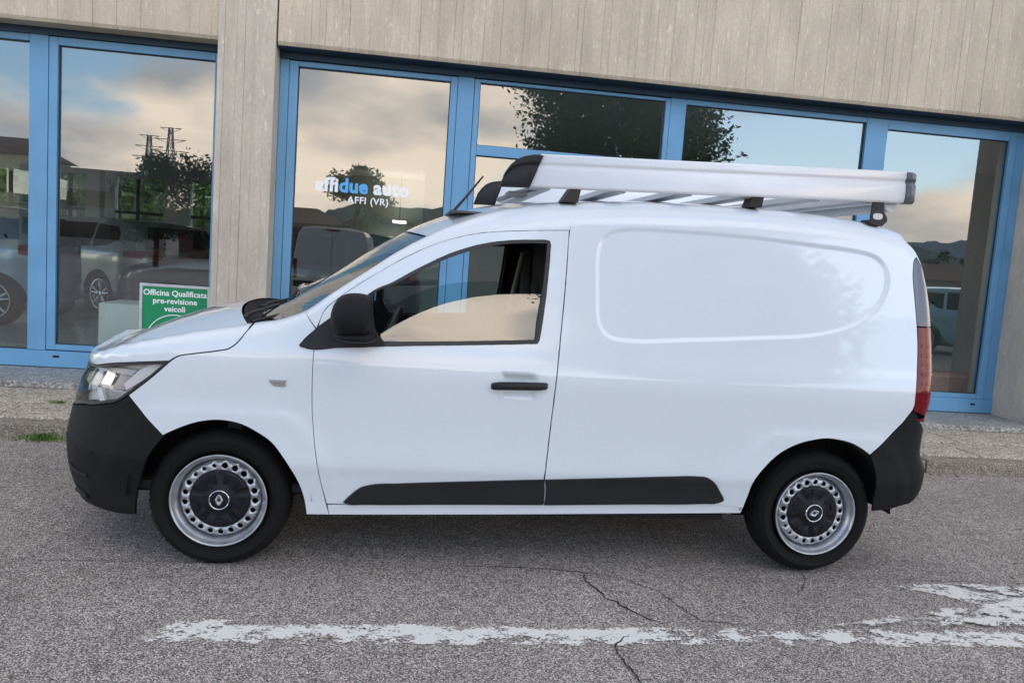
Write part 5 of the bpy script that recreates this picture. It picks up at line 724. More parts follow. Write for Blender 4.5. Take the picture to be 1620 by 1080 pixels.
'bonnet_side':[[-0.2301,0.9215],[-0.2544,0.9195],[-0.2787,0.9174],[-0.303,0.9152],[-0.3273,0.913],[-0.3516,0.9106],[-0.3759,0.9081],[-0.4,0.9054],[-0.4242,0.9027],[-0.4483,0.8998],[-0.4725,0.8968],[-0.4966,0.8937],[-0.5207,0.8904],[-0.5453,0.8866],[-0.5699,0.8821],[-0.5944,0.8774],[-0.6189,0.8728],[-0.6435,0.8687],[-0.6681,0.8655],[-0.6928,0.8637],[-0.7172,0.8634],[-0.7417,0.8643],[-0.7663,0.866],[-0.7909,0.8679],[-0.8154,0.8698],[-0.84,0.871],[-0.8628,0.8716],[-0.8857,0.872],[-0.9086,0.8723],[-0.9314,0.8724],[-0.9543,0.8726],[-0.9771,0.8727],[-1,0.873],[-1.022,0.8733],[-1.044,0.8737],[-1.067,0.874],[-1.089,0.8744],[-1.111,0.8747],[-1.133,0.8751],[-1.156,0.8754],[-1.178,0.8757],[-1.2,0.876],[-1.224,0.8763],[-1.247,0.8765],[-1.271,0.8768],[-1.295,0.877],[-1.318,0.8772],[-1.342,0.8773],[-1.366,0.8775],[-1.389,0.8777],[-1.413,0.8778],[-1.437,0.878],[-1.437,0.895],[-1.437,0.912],[-1.437,0.929],[-1.413,0.9285],[-1.389,0.928],[-1.365,0.9275],[-1.341,0.927],[-1.317,0.9265],[-1.292,0.926],[-1.268,0.9254],[-1.244,0.9249],[-1.22,0.9243],[-1.196,0.9237],[-1.172,0.9231],[-1.148,0.9224],[-1.124,0.9217],[-1.1,0.921],[-1.078,0.9202],[-1.056,0.9194],[-1.033,0.9185],[-1.011,0.9175],[-0.9889,0.9166],[-0.9667,0.9157],[-0.9444,0.915],[-0.9222,0.9144],[-0.9,0.914],[-0.8757,0.9134],[-0.8513,0.9123],[-0.8269,0.911],[-0.8024,0.9098],[-0.7779,0.9089],[-0.7536,0.9085],[-0.7293,0.9089],[-0.7053,0.9105],[-0.6815,0.9133],[-0.658,0.9178],[-0.637,0.9233],[-0.6161,0.9301],[-0.5954,0.9374],[-0.5747,0.9449],[-0.554,0.952],[-0.5338,0.9587],[-0.5136,0.9654],[-0.4934,0.9719],[-0.473,0.978],[-0.4515,0.9837],[-0.4297,0.9887],[-0.4079,0.9933],[-0.386,0.9975],[-0.364,1.001],[-0.3419,1.005],[-0.3199,1.009],[-0.298,1.013],[-0.2747,1.018],[-0.2514,1.022],[-0.2281,1.026],[-0.2048,1.03],[-0.1815,1.034],[-0.1582,1.038],[-0.1349,1.042],[-0.1116,1.047],[-0.0879,1.052],[-0.0642,1.056],[-0.0406,1.061],[-0.0169,1.066],[0.0068,1.071],[0.0304,1.075],[0.054,1.08],[0.0777,1.085],[0.0912,1.088],[0.1048,1.09],[0.0958,1.079],[0.0872,1.067],[0.0753,1.048],[0.0631,1.028],[0.0518,1.014],[0.0391,1.001],[0.0284,0.9928],[0.0169,0.9859],[-0.0029,0.9798],[-0.0238,0.976],[-0.0433,0.972],[-0.063,0.9684],[-0.0826,0.9649],[-0.1014,0.9616],[-0.1201,0.9585],[-0.1388,0.9552],[-0.1566,0.9524],[-0.1744,0.9494],[-0.1914,0.9444],[-0.2112,0.9342]],
'bumper_rear':[[3.259,0.8443],[3.273,0.847],[3.286,0.8497],[3.307,0.8366],[3.328,0.8236],[3.349,0.811],[3.369,0.7988],[3.391,0.7873],[3.412,0.7766],[3.433,0.7668],[3.455,0.7582],[3.478,0.7509],[3.5,0.745],[3.521,0.7411],[3.543,0.7387],[3.565,0.7376],[3.588,0.7374],[3.61,0.7379],[3.633,0.7387],[3.655,0.7395],[3.678,0.74],[3.7,0.74],[3.724,0.7396],[3.748,0.7392],[3.773,0.7389],[3.797,0.7386],[3.821,0.7383],[3.845,0.7381],[3.87,0.738],[3.894,0.7378],[3.918,0.7378],[3.942,0.7377],[3.967,0.7377],[3.991,0.7377],[4.015,0.7378],[4.039,0.7378],[4.064,0.7379],[4.088,0.738],[4.112,0.7382],[4.136,0.7383],[4.16,0.7385],[4.185,0.7387],[4.209,0.7389],[4.233,0.7391],[4.258,0.7393],[4.282,0.7395],[4.306,0.7398],[4.33,0.74],[4.33,0.715],[4.33,0.69],[4.33,0.665],[4.33,0.64],[4.33,0.615],[4.33,0.59],[4.33,0.565],[4.33,0.54],[4.33,0.515],[4.33,0.49],[4.33,0.465],[4.33,0.44],[4.33,0.415],[4.33,0.39],[4.33,0.365],[4.33,0.34],[4.306,0.34],[4.282,0.34],[4.257,0.34],[4.233,0.34],[4.208,0.34],[4.184,0.34],[4.16,0.34],[4.135,0.34],[4.111,0.34],[4.086,0.34],[4.062,0.34],[4.038,0.34],[4.013,0.34],[3.989,0.34],[3.965,0.34],[3.94,0.34],[3.916,0.34],[3.891,0.34],[3.867,0.34],[3.843,0.34],[3.818,0.34],[3.794,0.34],[3.769,0.34],[3.745,0.34],[3.721,0.34],[3.696,0.34],[3.672,0.34],[3.647,0.34],[3.623,0.34],[3.599,0.34],[3.574,0.34],[3.55,0.34],[3.529,0.3479],[3.508,0.3554],[3.487,0.3624],[3.466,0.3684],[3.444,0.3731],[3.423,0.3764],[3.399,0.3776],[3.374,0.3765],[3.35,0.3736],[3.325,0.3695],[3.3,0.3649],[3.275,0.3605],[3.251,0.3567],[3.228,0.3538],[3.206,0.3508],[3.184,0.3476],[3.161,0.3445],[3.139,0.3412],[3.116,0.338],[3.112,0.359],[3.108,0.38],[3.104,0.4011],[3.103,0.4244],[3.102,0.4479],[3.099,0.4711],[3.096,0.4912],[3.093,0.5111],[3.088,0.5309],[3.082,0.5502],[3.075,0.5698],[3.066,0.5891],[3.057,0.608],[3.047,0.6269],[3.063,0.6425],[3.079,0.6581],[3.094,0.6738],[3.11,0.6896],[3.125,0.7055],[3.141,0.7225],[3.156,0.7396],[3.172,0.7569],[3.188,0.7739],[3.204,0.7907],[3.217,0.8043],[3.231,0.8177],[3.245,0.831]],
'taillight':[[3.292,1.261],[3.311,1.26],[3.33,1.26],[3.349,1.26],[3.368,1.259],[3.386,1.259],[3.405,1.259],[3.424,1.26],[3.443,1.26],[3.462,1.261],[3.482,1.262],[3.501,1.263],[3.521,1.265],[3.54,1.266],[3.56,1.268],[3.56,1.248],[3.56,1.228],[3.56,1.208],[3.56,1.188],[3.56,1.169],[3.56,1.149],[3.56,1.129],[3.56,1.109],[3.56,1.089],[3.56,1.069],[3.56,1.049],[3.56,1.029],[3.56,1.009],[3.56,0.9893],[3.56,0.9694],[3.56,0.9495],[3.56,0.9295],[3.56,0.9096],[3.56,0.8897],[3.56,0.8698],[3.56,0.8499],[3.56,0.83],[3.545,0.8162],[3.53,0.804],[3.515,0.7947],[3.5,0.79],[3.484,0.7908],[3.468,0.7965],[3.452,0.8058],[3.436,0.8175],[3.419,0.8304],[3.4,0.8336],[3.381,0.8368],[3.361,0.84],[3.342,0.8432],[3.323,0.8464],[3.304,0.8496],[3.285,0.8529],[3.284,0.8695],[3.283,0.8861],[3.282,0.9027],[3.281,0.9193],[3.281,0.9359],[3.282,0.9528],[3.283,0.9696],[3.285,0.9865],[3.287,1.003],[3.288,1.02],[3.29,1.037],[3.291,1.056],[3.292,1.075],[3.293,1.094],[3.294,1.113],[3.295,1.131],[3.295,1.15],[3.295,1.169],[3.295,1.187],[3.295,1.206],[3.294,1.224],[3.293,1.242]],
'rear_trim':[[3.359,1.598],[3.372,1.585],[3.385,1.572],[3.399,1.56],[3.413,1.549],[3.429,1.538],[3.447,1.528],[3.465,1.519],[3.483,1.51],[3.5,1.5],[3.515,1.49],[3.53,1.48],[3.545,1.47],[3.56,1.46],[3.56,1.441],[3.56,1.423],[3.56,1.404],[3.56,1.386],[3.56,1.367],[3.56,1.348],[3.56,1.33],[3.56,1.311],[3.56,1.293],[3.56,1.274],[3.541,1.273],[3.522,1.271],[3.503,1.27],[3.485,1.269],[3.466,1.268],[3.447,1.267],[3.427,1.267],[3.408,1.266],[3.388,1.266],[3.369,1.266],[3.349,1.266],[3.33,1.266],[3.311,1.266],[3.291,1.267],[3.289,1.286],[3.286,1.305],[3.284,1.324],[3.282,1.343],[3.28,1.362],[3.279,1.381],[3.278,1.4],[3.277,1.418],[3.275,1.436],[3.273,1.454],[3.272,1.472],[3.272,1.49],[3.274,1.508],[3.277,1.525],[3.281,1.54],[3.286,1.555],[3.292,1.567],[3.305,1.579],[3.321,1.587],[3.34,1.593]],
'tD':[[0,0.5116],[0.2,0.6116],[0.23,0.6278],[0.26,0.6441],[0.29,0.6552],[0.32,0.666],[0.35,0.6729],[0.38,0.6793],[0.41,0.6808],[0.44,0.6821],[0.47,0.6807],[0.5,0.679],[0.53,0.6764],[0.56,0.6709],[0.59,0.6644],[0.62,0.6559],[0.65,0.648],[0.68,0.6423],[0.71,0.6363],[0.74,0.6302],[0.77,0.6214],[0.8,0.6076],[0.83,0.5842],[0.86,0.5752],[0.93,0.573],[1,0.56],[1.2,0.5]],
'tXR':[[0,3.263],[0.3,3.313],[0.33,3.303],[0.36,3.341],[0.39,3.409],[0.42,3.43],[0.45,3.438],[0.48,3.438],[0.51,3.442],[0.54,3.445],[0.57,3.437],[0.6,3.413],[0.63,3.394],[0.66,3.389],[0.69,3.39],[0.72,3.391],[0.75,3.392],[0.78,3.393],[0.81,3.393],[0.84,3.4],[0.87,3.413],[0.9,3.415],[0.93,3.42],[0.96,3.42],[0.99,3.422],[1.02,3.425],[1.05,3.428],[1.08,3.426],[1.11,3.425],[1.14,3.423],[1.17,3.421],[1.2,3.418],[1.23,3.415],[1.26,3.412],[1.29,3.409],[1.32,3.405],[1.35,3.401],[1.38,3.396],[1.41,3.39],[1.44,3.385],[1.47,3.377],[1.5,3.367],[1.53,3.357],[1.56,3.348],[1.59,3.326],[1.66,3.312],[1.7,3.3],[1.9,3.28]],
'tWE':[[-1.45,0.05],[-0.6,0.07],[-0.15,0.1],[0.15,0.12],[0.25,0.12],[0.4,0.1],[0.95,0.2],[1.2,0.25],[3.2,0.26],[3.5,0.22],[4.4,0.18]],
'tRC':[[-1.45,0.03],[-0.6,0.05],[0.15,0.06],[0.3,0.06],[0.42,0.05],[0.9,0.07],[1.3,0.11],[3,0.12],[3.4,0.12],[4.4,0.1]],
'tZR':[[-1.448,0.93],[-1.1,0.922],[-0.9,0.915],[-0.76,0.922],[-0.6524,0.9416],[-0.5157,0.9749],[-0.3148,1.013],[-0.1161,1.048],[0.0781,1.087],[0.151,1.101],[0.1983,1.109],[0.2592,1.13],[0.3249,1.16],[0.4344,1.244],[0.5449,1.325],[0.6182,1.379],[0.6941,1.436],[0.7574,1.478],[0.8326,1.524],[0.9117,1.568],[0.9836,1.601],[1.047,1.629],[1.116,1.655],[1.191,1.679],[1.274,1.701],[1.355,1.716],[1.528,1.737],[1.692,1.755],[1.883,1.773],[2.071,1.782],[2.233,1.782],[2.398,1.778],[2.557,1.781],[2.807,1.779],[2.987,1.764],[3.097,1.75],[3.177,1.736],[3.4,1.688],[3.6,1.668],[4.341,1.67]]}
# ================================================================== the panel van
# body surface: s runs from the nose centre round the front corner, along the side (there s = x) and round to the tail centre; z is height
YO, HW, XF, XR, NF, NR = -0.03, 0.8875, -0.15, 3.20, 2.7, 5.0
YC = YO + HW
def _tab(n, D, W):
    t = np.linspace(0, np.pi / 2, 2001); X = D * np.sin(t) ** (2 / n); Y = W * (1 - np.cos(t) ** (2 / n))
    L_ = np.concatenate([[0], np.cumsum(np.hypot(np.diff(X), np.diff(Y)))]); return L_, X / D, Y / W
LF, XFt, WFt = _tab(NF, .66, HW); LR, XRt, WRt = _tab(NR, .35, HW); SF = XF - LF[-1]; SR = XR + LR[-1]
def pchip(tab, x0=None, x1=None, n=900, sig=0):
    tab = np.asarray(tab, float); x = np.linspace(tab[0, 0], tab[-1, 0], n); h = np.diff(tab[:, 0]); d = np.diff(tab[:, 1]) / h; m = np.zeros(len(tab)); m[0] = d[0]; m[-1] = d[-1]
    for i in range(1, len(tab) - 1): m[i] = 0 if d[i - 1] * d[i] <= 0 else 2 * d[i - 1] * d[i] / (d[i - 1] + d[i])
    i = np.clip(np.searchsorted(tab[:, 0], x) - 1, 0, len(h) - 1); t = (x - tab[i, 0]) / h[i]
    y = (2 * t**3 - 3 * t**2 + 1) * tab[i, 1] + (t**3 - 2 * t**2 + t) * h[i] * m[i] + (-2 * t**3 + 3 * t**2) * tab[i + 1, 1] + (t**3 - t**2) * h[i] * m[i + 1]
    if sig:
        k = max(1, int(sig / (x[1] - x[0]))); kk = np.exp(-.5 * (np.arange(-3 * k, 3 * k + 1) / k) ** 2); kk /= kk.sum(); y = np.convolve(np.pad(y, 3 * k, mode='edge'), kk, 'valid')
    return x, y
PZ = pchip([(.15, .075), (.21, .05), (.30, .038), (.36, .030), (.44, .016), (.485, .004), (.60, .006), (.75, .004), (.90, .0), (.94, .002), (1.0, .012), (1.05, .024), (1.3, .066), (1.6, .128), (1.78, .17)], sig=.012)
TD = pchip(TR['tD'], sig=.03); TX = pchip(TR['tXR'], sig=.012); TW = pchip(TR['tWE'], sig=.03); TC = pchip(TR['tRC'], sig=.03)
_z = [p for p in TR['tZR'] if p[0] < 1.3] + [[1.355, 1.717], [1.53, 1.738], [1.7, 1.7545], [1.9, 1.7685], [2.1, 1.7775], [2.3, 1.7825], [2.5, 1.7845], [2.65, 1.783], [2.81, 1.7775], [2.99, 1.765], [3.1, 1.750]] + [p for p in TR['tZR'] if p[0] > 3.12]
TZ = pchip(_z, n=1600, sig=.018)
ip = lambda x, T: np.interp(x, T[0], T[1])
REC = np.array(TR['recess'])
def _rs(P, st=.012):
    Q = np.vstack([P, P[:1]]); L_ = np.concatenate([[0], np.cumsum(np.hypot(*np.diff(Q, axis=0).T))]); t = np.arange(0, L_[-1], st); x = np.interp(t, L_, Q[:, 0]); y = np.interp(t, L_, Q[:, 1]); k = np.exp(-.5 * (np.arange(-9, 10) / 3.5) ** 2); k /= k.sum()
    return np.stack([np.convolve(np.pad(a, 9, mode='wrap'), k, 'valid') for a in (x, y)], 1)
REC = _rs(REC)
def wadd(s, z):
    w_ = np.zeros(np.broadcast(s, z).shape)
    for cx in (0.0, 2.815):
        r = np.hypot(s - cx, z - .30); w_ = w_ - .006 * sstep((.54 - r) / .07) * sstep((z - .30) / .15) * sstep((.75 - z) / .06)
    k = (s > 1.45) & (s < 3.2) & (z > .9) & (z < 1.75)
    if np.any(k):
        kk = np.broadcast_to(k, w_.shape); ss = np.broadcast_to(s, w_.shape)[kk]; zz = np.broadcast_to(z, w_.shape)[kk]
        fade = 1 - .8 * sstep((ss - 2.55) / .45) * sstep((1.30 - zz) / .25)
        w_ = w_.copy(); w_[kk] += .0078 * sstep(.5 + sdist(REC, ss, zz) / .024) * fade
    hk = np.hypot((s - 1.29) / 1.25, z - .885) < .12      # pull recess behind the door handle
    w_ = w_ + .028 * sstep(1 - np.maximum(np.abs(s - 1.287) / .095, np.abs(z - .882) / .062) ** 2) * hk
    return w_
def wfun(s, z):
    zr = ip(s, TZ); rc = ip(s, TC); we = ip(s, TW); q = np.clip((rc - (zr - z)) / rc, 0, 1)
    return ip(z, PZ) + wadd(s, z) + (we - ip(zr, PZ)) * (1 - np.sqrt(np.maximum(0, 1 - q * q)))
def plan(s, z):
    D = ip(z, TD); A = ip(z, TX) - XR; lf = np.clip(XF - s, 0, LF[-1]); lr = np.clip(s - XR, 0, LR[-1])
    x = np.where(s < XF, XF - D * np.interp(lf, LF, XFt), np.where(s > XR, XR + A * np.interp(lr, LR, XRt), s))
    return x, np.where(s < XF, HW * np.interp(lf, LF, WFt), np.where(s > XR, HW * np.interp(lr, LR, WRt), 0.0))
def BS(s, z, off=0.0, w_=None):
    s = np.clip(np.asarray(s, float), SF, SR); z = np.asarray(z, float); z = np.minimum(z, ip(s, TZ) - 1e-4)
    x, W = plan(s, z); lf = np.clip(XF - s, 0, LF[-1]); lr = np.clip(s - XR, 0, LR[-1])
    if w_ is None: w_ = wfun(s, z)
    w_ = w_ + off; wx = w_ - ip(z, PZ)
    return np.stack([x + (np.interp(lf, LF, XFt) - np.interp(lr, LR, XRt)) * wx, YO + W + w_ * (1 - W / HW), z + 0 * x], -1)
def NS(s, z):
    h = 2.5e-3; zt = ip(s, TZ) - 1e-4; z = np.minimum(z, zt)
    a = BS(s + h, z) - BS(s - h, z); b = BS(s, z + 0 * s) - BS(s, z - 2 * h); b2 = BS(s, np.minimum(z + h, zt)) - BS(s, np.minimum(z + h, zt) - 2 * h)
    n = np.cross(a, b2); return n / (np.linalg.norm(n, axis=-1, keepdims=True) + 1e-12)
van = tag(empty('panel_van', (0, 0, 0), 0.0139), 'white panel van with black bumpers and aluminium roof rack in front of the showroom', 'van')
for k_ in ('side', 'bonnet_side'):
    P_ = np.array(TR[k_]); zt_ = ip(P_[:, 0], TZ); m_ = ((P_[:, 1] > zt_ - .045) & (P_[:, 0] > 3.0) & (P_[:, 1] > 1.615)) | ((P_[:, 1] > zt_ - .024) & (P_[:, 0] < .06)); P_[m_, 1] = zt_[m_]; TR[k_] = P_
def inset(P, d):
    P = np.asarray(P, float); a = np.roll(P, 1, 0); b = np.roll(P, -1, 0); t = b - a; t /= np.linalg.norm(t, axis=1, keepdims=True) + 1e-12
    A2 = (P[:, 0] * np.roll(P[:, 1], -1) - np.roll(P[:, 0], -1) * P[:, 1]).sum(); n = np.stack([-t[:, 1], t[:, 0]], 1) * (1 if A2 > 0 else -1)
    n[np.abs(P[:, 0] - SF) < .004] *= np.array([0, 1]); n[np.abs(P[:, 0] - SR) < .004] *= np.array([0, 1]); return P + n * d
def clean(P, e=.0015):
    o = [P[0]]
    for p in P[1:]:
        if np.hypot(*(p - o[-1])) > e: o.append(p)
    if np.hypot(*(o[0] - o[-1])) < e: o.pop()
    return np.array(o)
def mirrored(me, name):
    m2 = me.copy(); m2.name = name; n = len(m2.vertices); co = np.empty(n * 3); m2.vertices.foreach_get('co', co); co = co.reshape(-1, 3); co[:, 1] = 2 * YC - co[:, 1]; m2.vertices.foreach_set('co', co.ravel())
    nm = None
    if '_n' in me: pass
    m2.flip_normals(); m2.update(); return m2
def panel(name, outline, m, off=0.0, grid=.03, extra=None, holes=(), flange=.014, gap=.0012, parent=None, mirror=True, label=None, round_=.0015):
    P = clean(inset(outline, gap)); zt = ip(P[:, 0], TZ); sn = P[:, 1] > zt - .013; P[sn, 1] = zt[sn] - 2e-4; H_ = [clean(inset(np.asarray(h)[::1], -gap)) for h in holes]
    V, F = fill2d(P, grid, H_, extra); be = bedges(F)
    S, Z = V[:, 0], V[:, 1]; X = BS(S, Z, off); Nn = NS(S, Z)
    # rim: boundary duplicated, eased over and turned inward
    bi = sorted({a for e in be for a in e}); k = {v: i for i, v in enumerate(bi)}
    out2 = np.zeros((len(bi), 2))
    for a, b in be:
        d = V[b] - V[a]; d /= np.hypot(*d) + 1e-12; o2 = np.array([d[1], -d[0]])
        out2[k[a]] += o2; out2[k[b]] += o2
    out2 /= np.linalg.norm(out2, axis=1, keepdims=True) + 1e-12
    bs, bz = V[bi, 0], V[bi, 1]; r0 = X[bi]; q1 = V[bi] + out2 * round_
    r1 = BS(q1[:, 0], q1[:, 1], off + round_); r2 = BS(q1[:, 0], q1[:, 1], off + flange)
    side = r1 - r0 + Nn[bi] * round_; side /= np.linalg.norm(side, axis=1, keepdims=True) + 1e-9
    mid = Nn[bi] * .5 + side * .87
    allv = np.concatenate([X, r0, r1, r2]); n0 = len(X); nb = len(bi); faces = F.tolist()
    for a, b in be:
        i, j = k[a], k[b]
        faces.append([n0 + i, n0 + nb + i, n0 + nb + j, n0 + j]); faces.append([n0 + nb + i, n0 + 2 * nb + i, n0 + 2 * nb + j, n0 + nb + j])
    NN = np.concatenate([Nn, Nn[bi], side, side])
    me = bpy.data.meshes.new(name); me.from_pydata(allv.tolist(), [], faces); me.polygons.foreach_set('use_smooth', [True] * len(me.polygons)); me.update()
    me.normals_split_custom_set_from_vertices(NN.tolist())
    o = link(name, me, m, parent or van)
    if label: o['label'] = label
    o2_ = None
    if mirror:
        v2 = allv.copy(); v2[:, 1] = 2 * YC - v2[:, 1]; N2 = NN.copy(); N2[:, 1] *= -1
        m2 = bpy.data.meshes.new(name); m2.from_pydata(v2.tolist(), [], [f[::-1] for f in faces]); m2.polygons.foreach_set('use_smooth', [True] * len(m2.polygons)); m2.update(); m2.normals_split_custom_set_from_vertices(N2.tolist())
        o2_ = link(name, m2, m, (parent if parent is not None else van) if not isinstance(mirror, bpy.types.Object) else mirror)
    return o, o2_
def mirror_obj(o, parent=None):
    me = o.data.copy(); co = np.empty(len(me.vertices) * 3); me.vertices.foreach_get('co', co); co = co.reshape(-1, 3); co[:, 1] = 2 * YC - co[:, 1]; me.vertices.foreach_set('co', co.ravel()); me.flip_normals(); me.update()
    c = bpy.data.objects.new(o.name.split('.')[0], me); COL.objects.link(c); c.parent = parent or o.parent; return c
def vput(q, name, m, parent=None, mirror=False, fix=True):
    o = q.build(name, m, parent or van, fix=fix)
    return (o, mirror_obj(o)) if mirror else o
WO = np.array(TR['win_outer']); WI = np.array(TR['win_inner'])
# ---- painted panels
panel('front_wing', TR['fender'], 'white_paint', grid=.024, gap=.003)
panel('roof_pillar', TR['apillar'], 'white_paint', grid=.022, gap=.0008)
door, door2 = panel('door', TR['door'], 'white_paint', grid=.022, gap=.0022, holes=[inset(WO, .004)])
_rec = np.concatenate([inset(REC, d_) for d_ in (-.021, -.014, -.007, 0, .007, .014, .021)])
panel('side_panel', TR['side'], 'white_paint', grid=.02, extra=_rec)
panel('sill_strip', TR['sill'], 'white_paint', grid=.03, off=.004)
panel('bonnet_edge', TR['bonnet_side'], 'white_paint', grid=.022, gap=.0008)
# ---- black and coloured trim
panel('side_cladding', TR['clad_front'], 'dark_plastic', off=-.010, grid=.03, parent=door, mirror=door2)
panel('side_cladding', TR['clad_rear'], 'dark_plastic', off=-.010, grid=.03)
wf = panel('window_frame', WO, 'seal_black', off=-.002, grid=.02, holes=[WI], gap=0, parent=door, mirror=door2, flange=.017)
panel('mirror_base', TR['sail'], 'dark_plastic', off=-.007, grid=.03, gap=.002, parent=door, mirror=door2)
panel('front_bumper', TR['bumper_front'], 'black_plastic', grid=.03, off=-.001)
panel('rear_bumper', TR['bumper_rear'], 'black_plastic', grid=.025, off=-.001)
panel('pillar_trim', TR['rear_trim'], 'trim_grey', grid=.02, off=.001)
def lower(P, z0): P = np.asarray(P); return P
TL = np.array(TR['taillight'])
tl, tl2 = panel('tail_light', TL, 'tail_red', grid=.016, off=.0005)
for k in range(9):
    z = 1.165 - k * .045
    q = [(3.30, z), (3.53, z + .0), (3.53, z + .009), (3.30, z + .009)]
    a = clean(np.array([(3.325, z), (3.38, z), (3.43, z), (3.43, z + .010), (3.38, z + .010), (3.325, z + .010)]))
    b_ = panel('lamp_rib', a, 'tail_red', grid=.02, off=-.0018, flange=.003, gap=0, parent=tl, mirror=False)
panel('rear_door', [(3.565, .755), (SR, .755), (SR, 1.604), (3.565, 1.604)], 'white_paint', grid=.04)
panel('grille', [(-1.03, .68), (SF, .68), (SF, .872), (-1.01, .866)], 'black_plastic', grid=.04, off=.012)
for k in range(3): panel('grille_bar', [(-1.06, .71 + .05 * k), (SF, .715 + .05 * k), (SF, .728 + .05 * k), (-1.06, .722 + .05 * k)], 'chrome' if k == 2 else 'dark_plastic', grid=.04, off=.0, flange=.01)
# ---- dark inner shell behind all the gaps
arc = lambda cx, cz, r, a0, a1, n=26: [(cx + r * math.cos(a), cz + r * math.sin(a)) for a in np.linspace(a0, a1, n)]
sh = [(SF, .30), (-.9, .29), (-.46, .31)] + arc(0, .30, .385, PI - .05, -.05) + [(.40, .275), (2.40, .30)] + arc(2.815, .31, .385, PI, .30) + [(3.24, .44), (SR, .44), (SR, 1.55), (3.5, 1.55)]
sh += [(s, float(ip(s, TZ)) - .035) for s in np.linspace(3.4, -.9, 90)] + [(SF, .86)]
def dens(P, st=.03):
    o = []
    for a, b in zip(P, np.roll(P, -1, 0)):
        n = max(1, int(np.hypot(*(b - a)) / st)); o += [a + (b - a) * i / n for i in range(n)]
    return np.array(o)
HL = np.array(TR['headlight'])
panel('inner_shell', dens(clean(np.array(sh))), 'void_black', grid=.05, off=.024, holes=[inset(WI, -.012), inset(HL, .012)], flange=.04, gap=0, round_=.0005)
# ---- top skins
def edge(s): return BS(np.array(s, float), ip(np.array(s, float), TZ) - 1e-4)
def top_skin(name, ss, m, fwd, crown, nq=25, e0=None, sag=None, close=False, pw=2.0):
    ss = np.asarray(ss, float); E = edge(ss) if e0 is None else e0; V = []; q = np.linspace(-1, 1, nq)
    for i in range(len(ss)):
        y0, x0, z0 = E[i, 1], E[i, 0], E[i, 2]; b = 1 - np.abs(q) ** pw
        V.append(np.stack([x0 - fwd(ss[i]) * b, YC + q * (YC - y0), z0 + crown(ss[i]) * b], -1))
    V = np.concatenate(V); F = [(i * nq + j, (i + 1) * nq + j, (i + 1) * nq + j + 1, i * nq + j + 1) for i in range(len(ss) - 1) for j in range(nq - 1)]
    q_ = MB(); q_.add(V.tolist(), F, True); return q_.build(name, m, van, fix=False)
lerp = lambda x, a, b, c, d: c + (d - c) * float(sstep((x - a) / (b - a)))
fix_up = []
o = top_skin('bonnet', np.concatenate([np.linspace(SF + .002, -.6, 40), np.linspace(-.58, .075, 34)]), 'white_paint', lambda s: lerp(s, -.6, .08, 0, .12), lambda s: .012 + lerp(s, -1.1, -.3, 0, .040), pw=2.4)
roof = top_skin('roof', np.concatenate([np.linspace(.842, 3.1, 90), np.linspace(3.12, SR - .002, 50)]), 'white_paint', lambda s: lerp(s, .84, 1.7, .10, 0), lambda s: lerp(s, .84, 1.2, .030, .038) - lerp(s, 3.0, 3.5, 0, .028))
top_skin('windscreen', np.linspace(.205, .832, 26), 'windscreen_glass', lambda s: lerp(s, .2, .83, .17, .105), lambda s: lerp(s, .2, .83, -.012, .028))
Wb = edge([.205])[0]; Bb = edge([.075])[0]
V = []; nq = 21
for j, q_ in enumerate(np.linspace(-1, 1, nq)):
    b = 1 - abs(q_) ** 2
    for x, y0, z in ((Bb[0] - .12 * b + .003, Bb[1] + .012, Bb[2] + .052 * (1 - abs(q_) ** 2.4) - .006), (Bb[0] - .10 * b + .012, Bb[1] + .012, Bb[2] - .018 + .03 * b), (Wb[0] - .165 * b - .03, Wb[1] + .01, Wb[2] - .035 + .00 * b), (Wb[0] - .165 * b + .006, Wb[1] + .01, Wb[2] - .010)):
        V.append((x, YC + q_ * (YC - y0), z))
q = MB(); q.add(V, [(4 * j + i, 4 * j + i + 1, 4 * j + 5 + i, 4 * j + 4 + i) for j in range(nq - 1) for i in range(3)], True); cowl = vput(q, 'cowl', 'black_plastic')
q = MB()
for a, b in (((.02, .28, 1.092), (.10, .80, 1.128)), ((.00, .95, 1.10), (.09, 1.45, 1.125))):
    q.tube([a, (a[0] + .02, a[1] + .05, a[2] + .018), b], [.012, .009, .006], 6); q.box(a[0] - .02, a[0] + .02, a[1] - .02, a[1] + .02, a[2] - .03, a[2] + .012, .004)
vput(q, 'wiper', 'seal_black')
q = MB(); q.box(.13, .165, .17, .60, 1.075, 1.088); q.tube([(.08, .16, 1.088), (.15, .22, 1.108), (.19, .30, 1.120)], .008, 6); vput(q, 'wiper', 'seal_black', mirror=False)
# ---- arches, underside, cabin
for cx, cz in ((0, .305), (2.815, .315)):
    q = MB()
    pr = [(cx + .395 * math.cos(a), cz + .395 * math.sin(a)) for a in np.linspace(.02, PI - .02, 30)]
    V = [(x, y, z) for x, z in pr for y in (.0, .30)]; q.add(V, [(2 * i, 2 * i + 1, 2 * i + 3, 2 * i + 2) for i in range(29)], True)
    V = [(x, .30, z) for x, z in pr]; q.add(V, [tuple(range(30))])
    vput(q, 'arch_liner', 'void_black', mirror=True)
q = MB(); q.box(-.62, 3.20, .32, 1.40, .245, .30); q.box(.45, 2.35, .04, 1.67, .262, .33); q.box(.55, 2.3, .35, .55, .20, .25, .01); q.tube([(.6, .9, .2), (2.4, .95, .2), (3.05, .9, .26)], .03, 8); q.box(2.5, 3.1, .25, 1.45, .22, .26); vput(q, 'underbody', 'void_black')
q = MB(); q.box(.38, .50, .10, .20, .235, .275, .01); q.box(.60, .66, .09, .14, .245, .272); q.box(1.3, 1.42, .10, .16, .243, .27); vput(q, 'jacking_bracket', 'steel_grey')
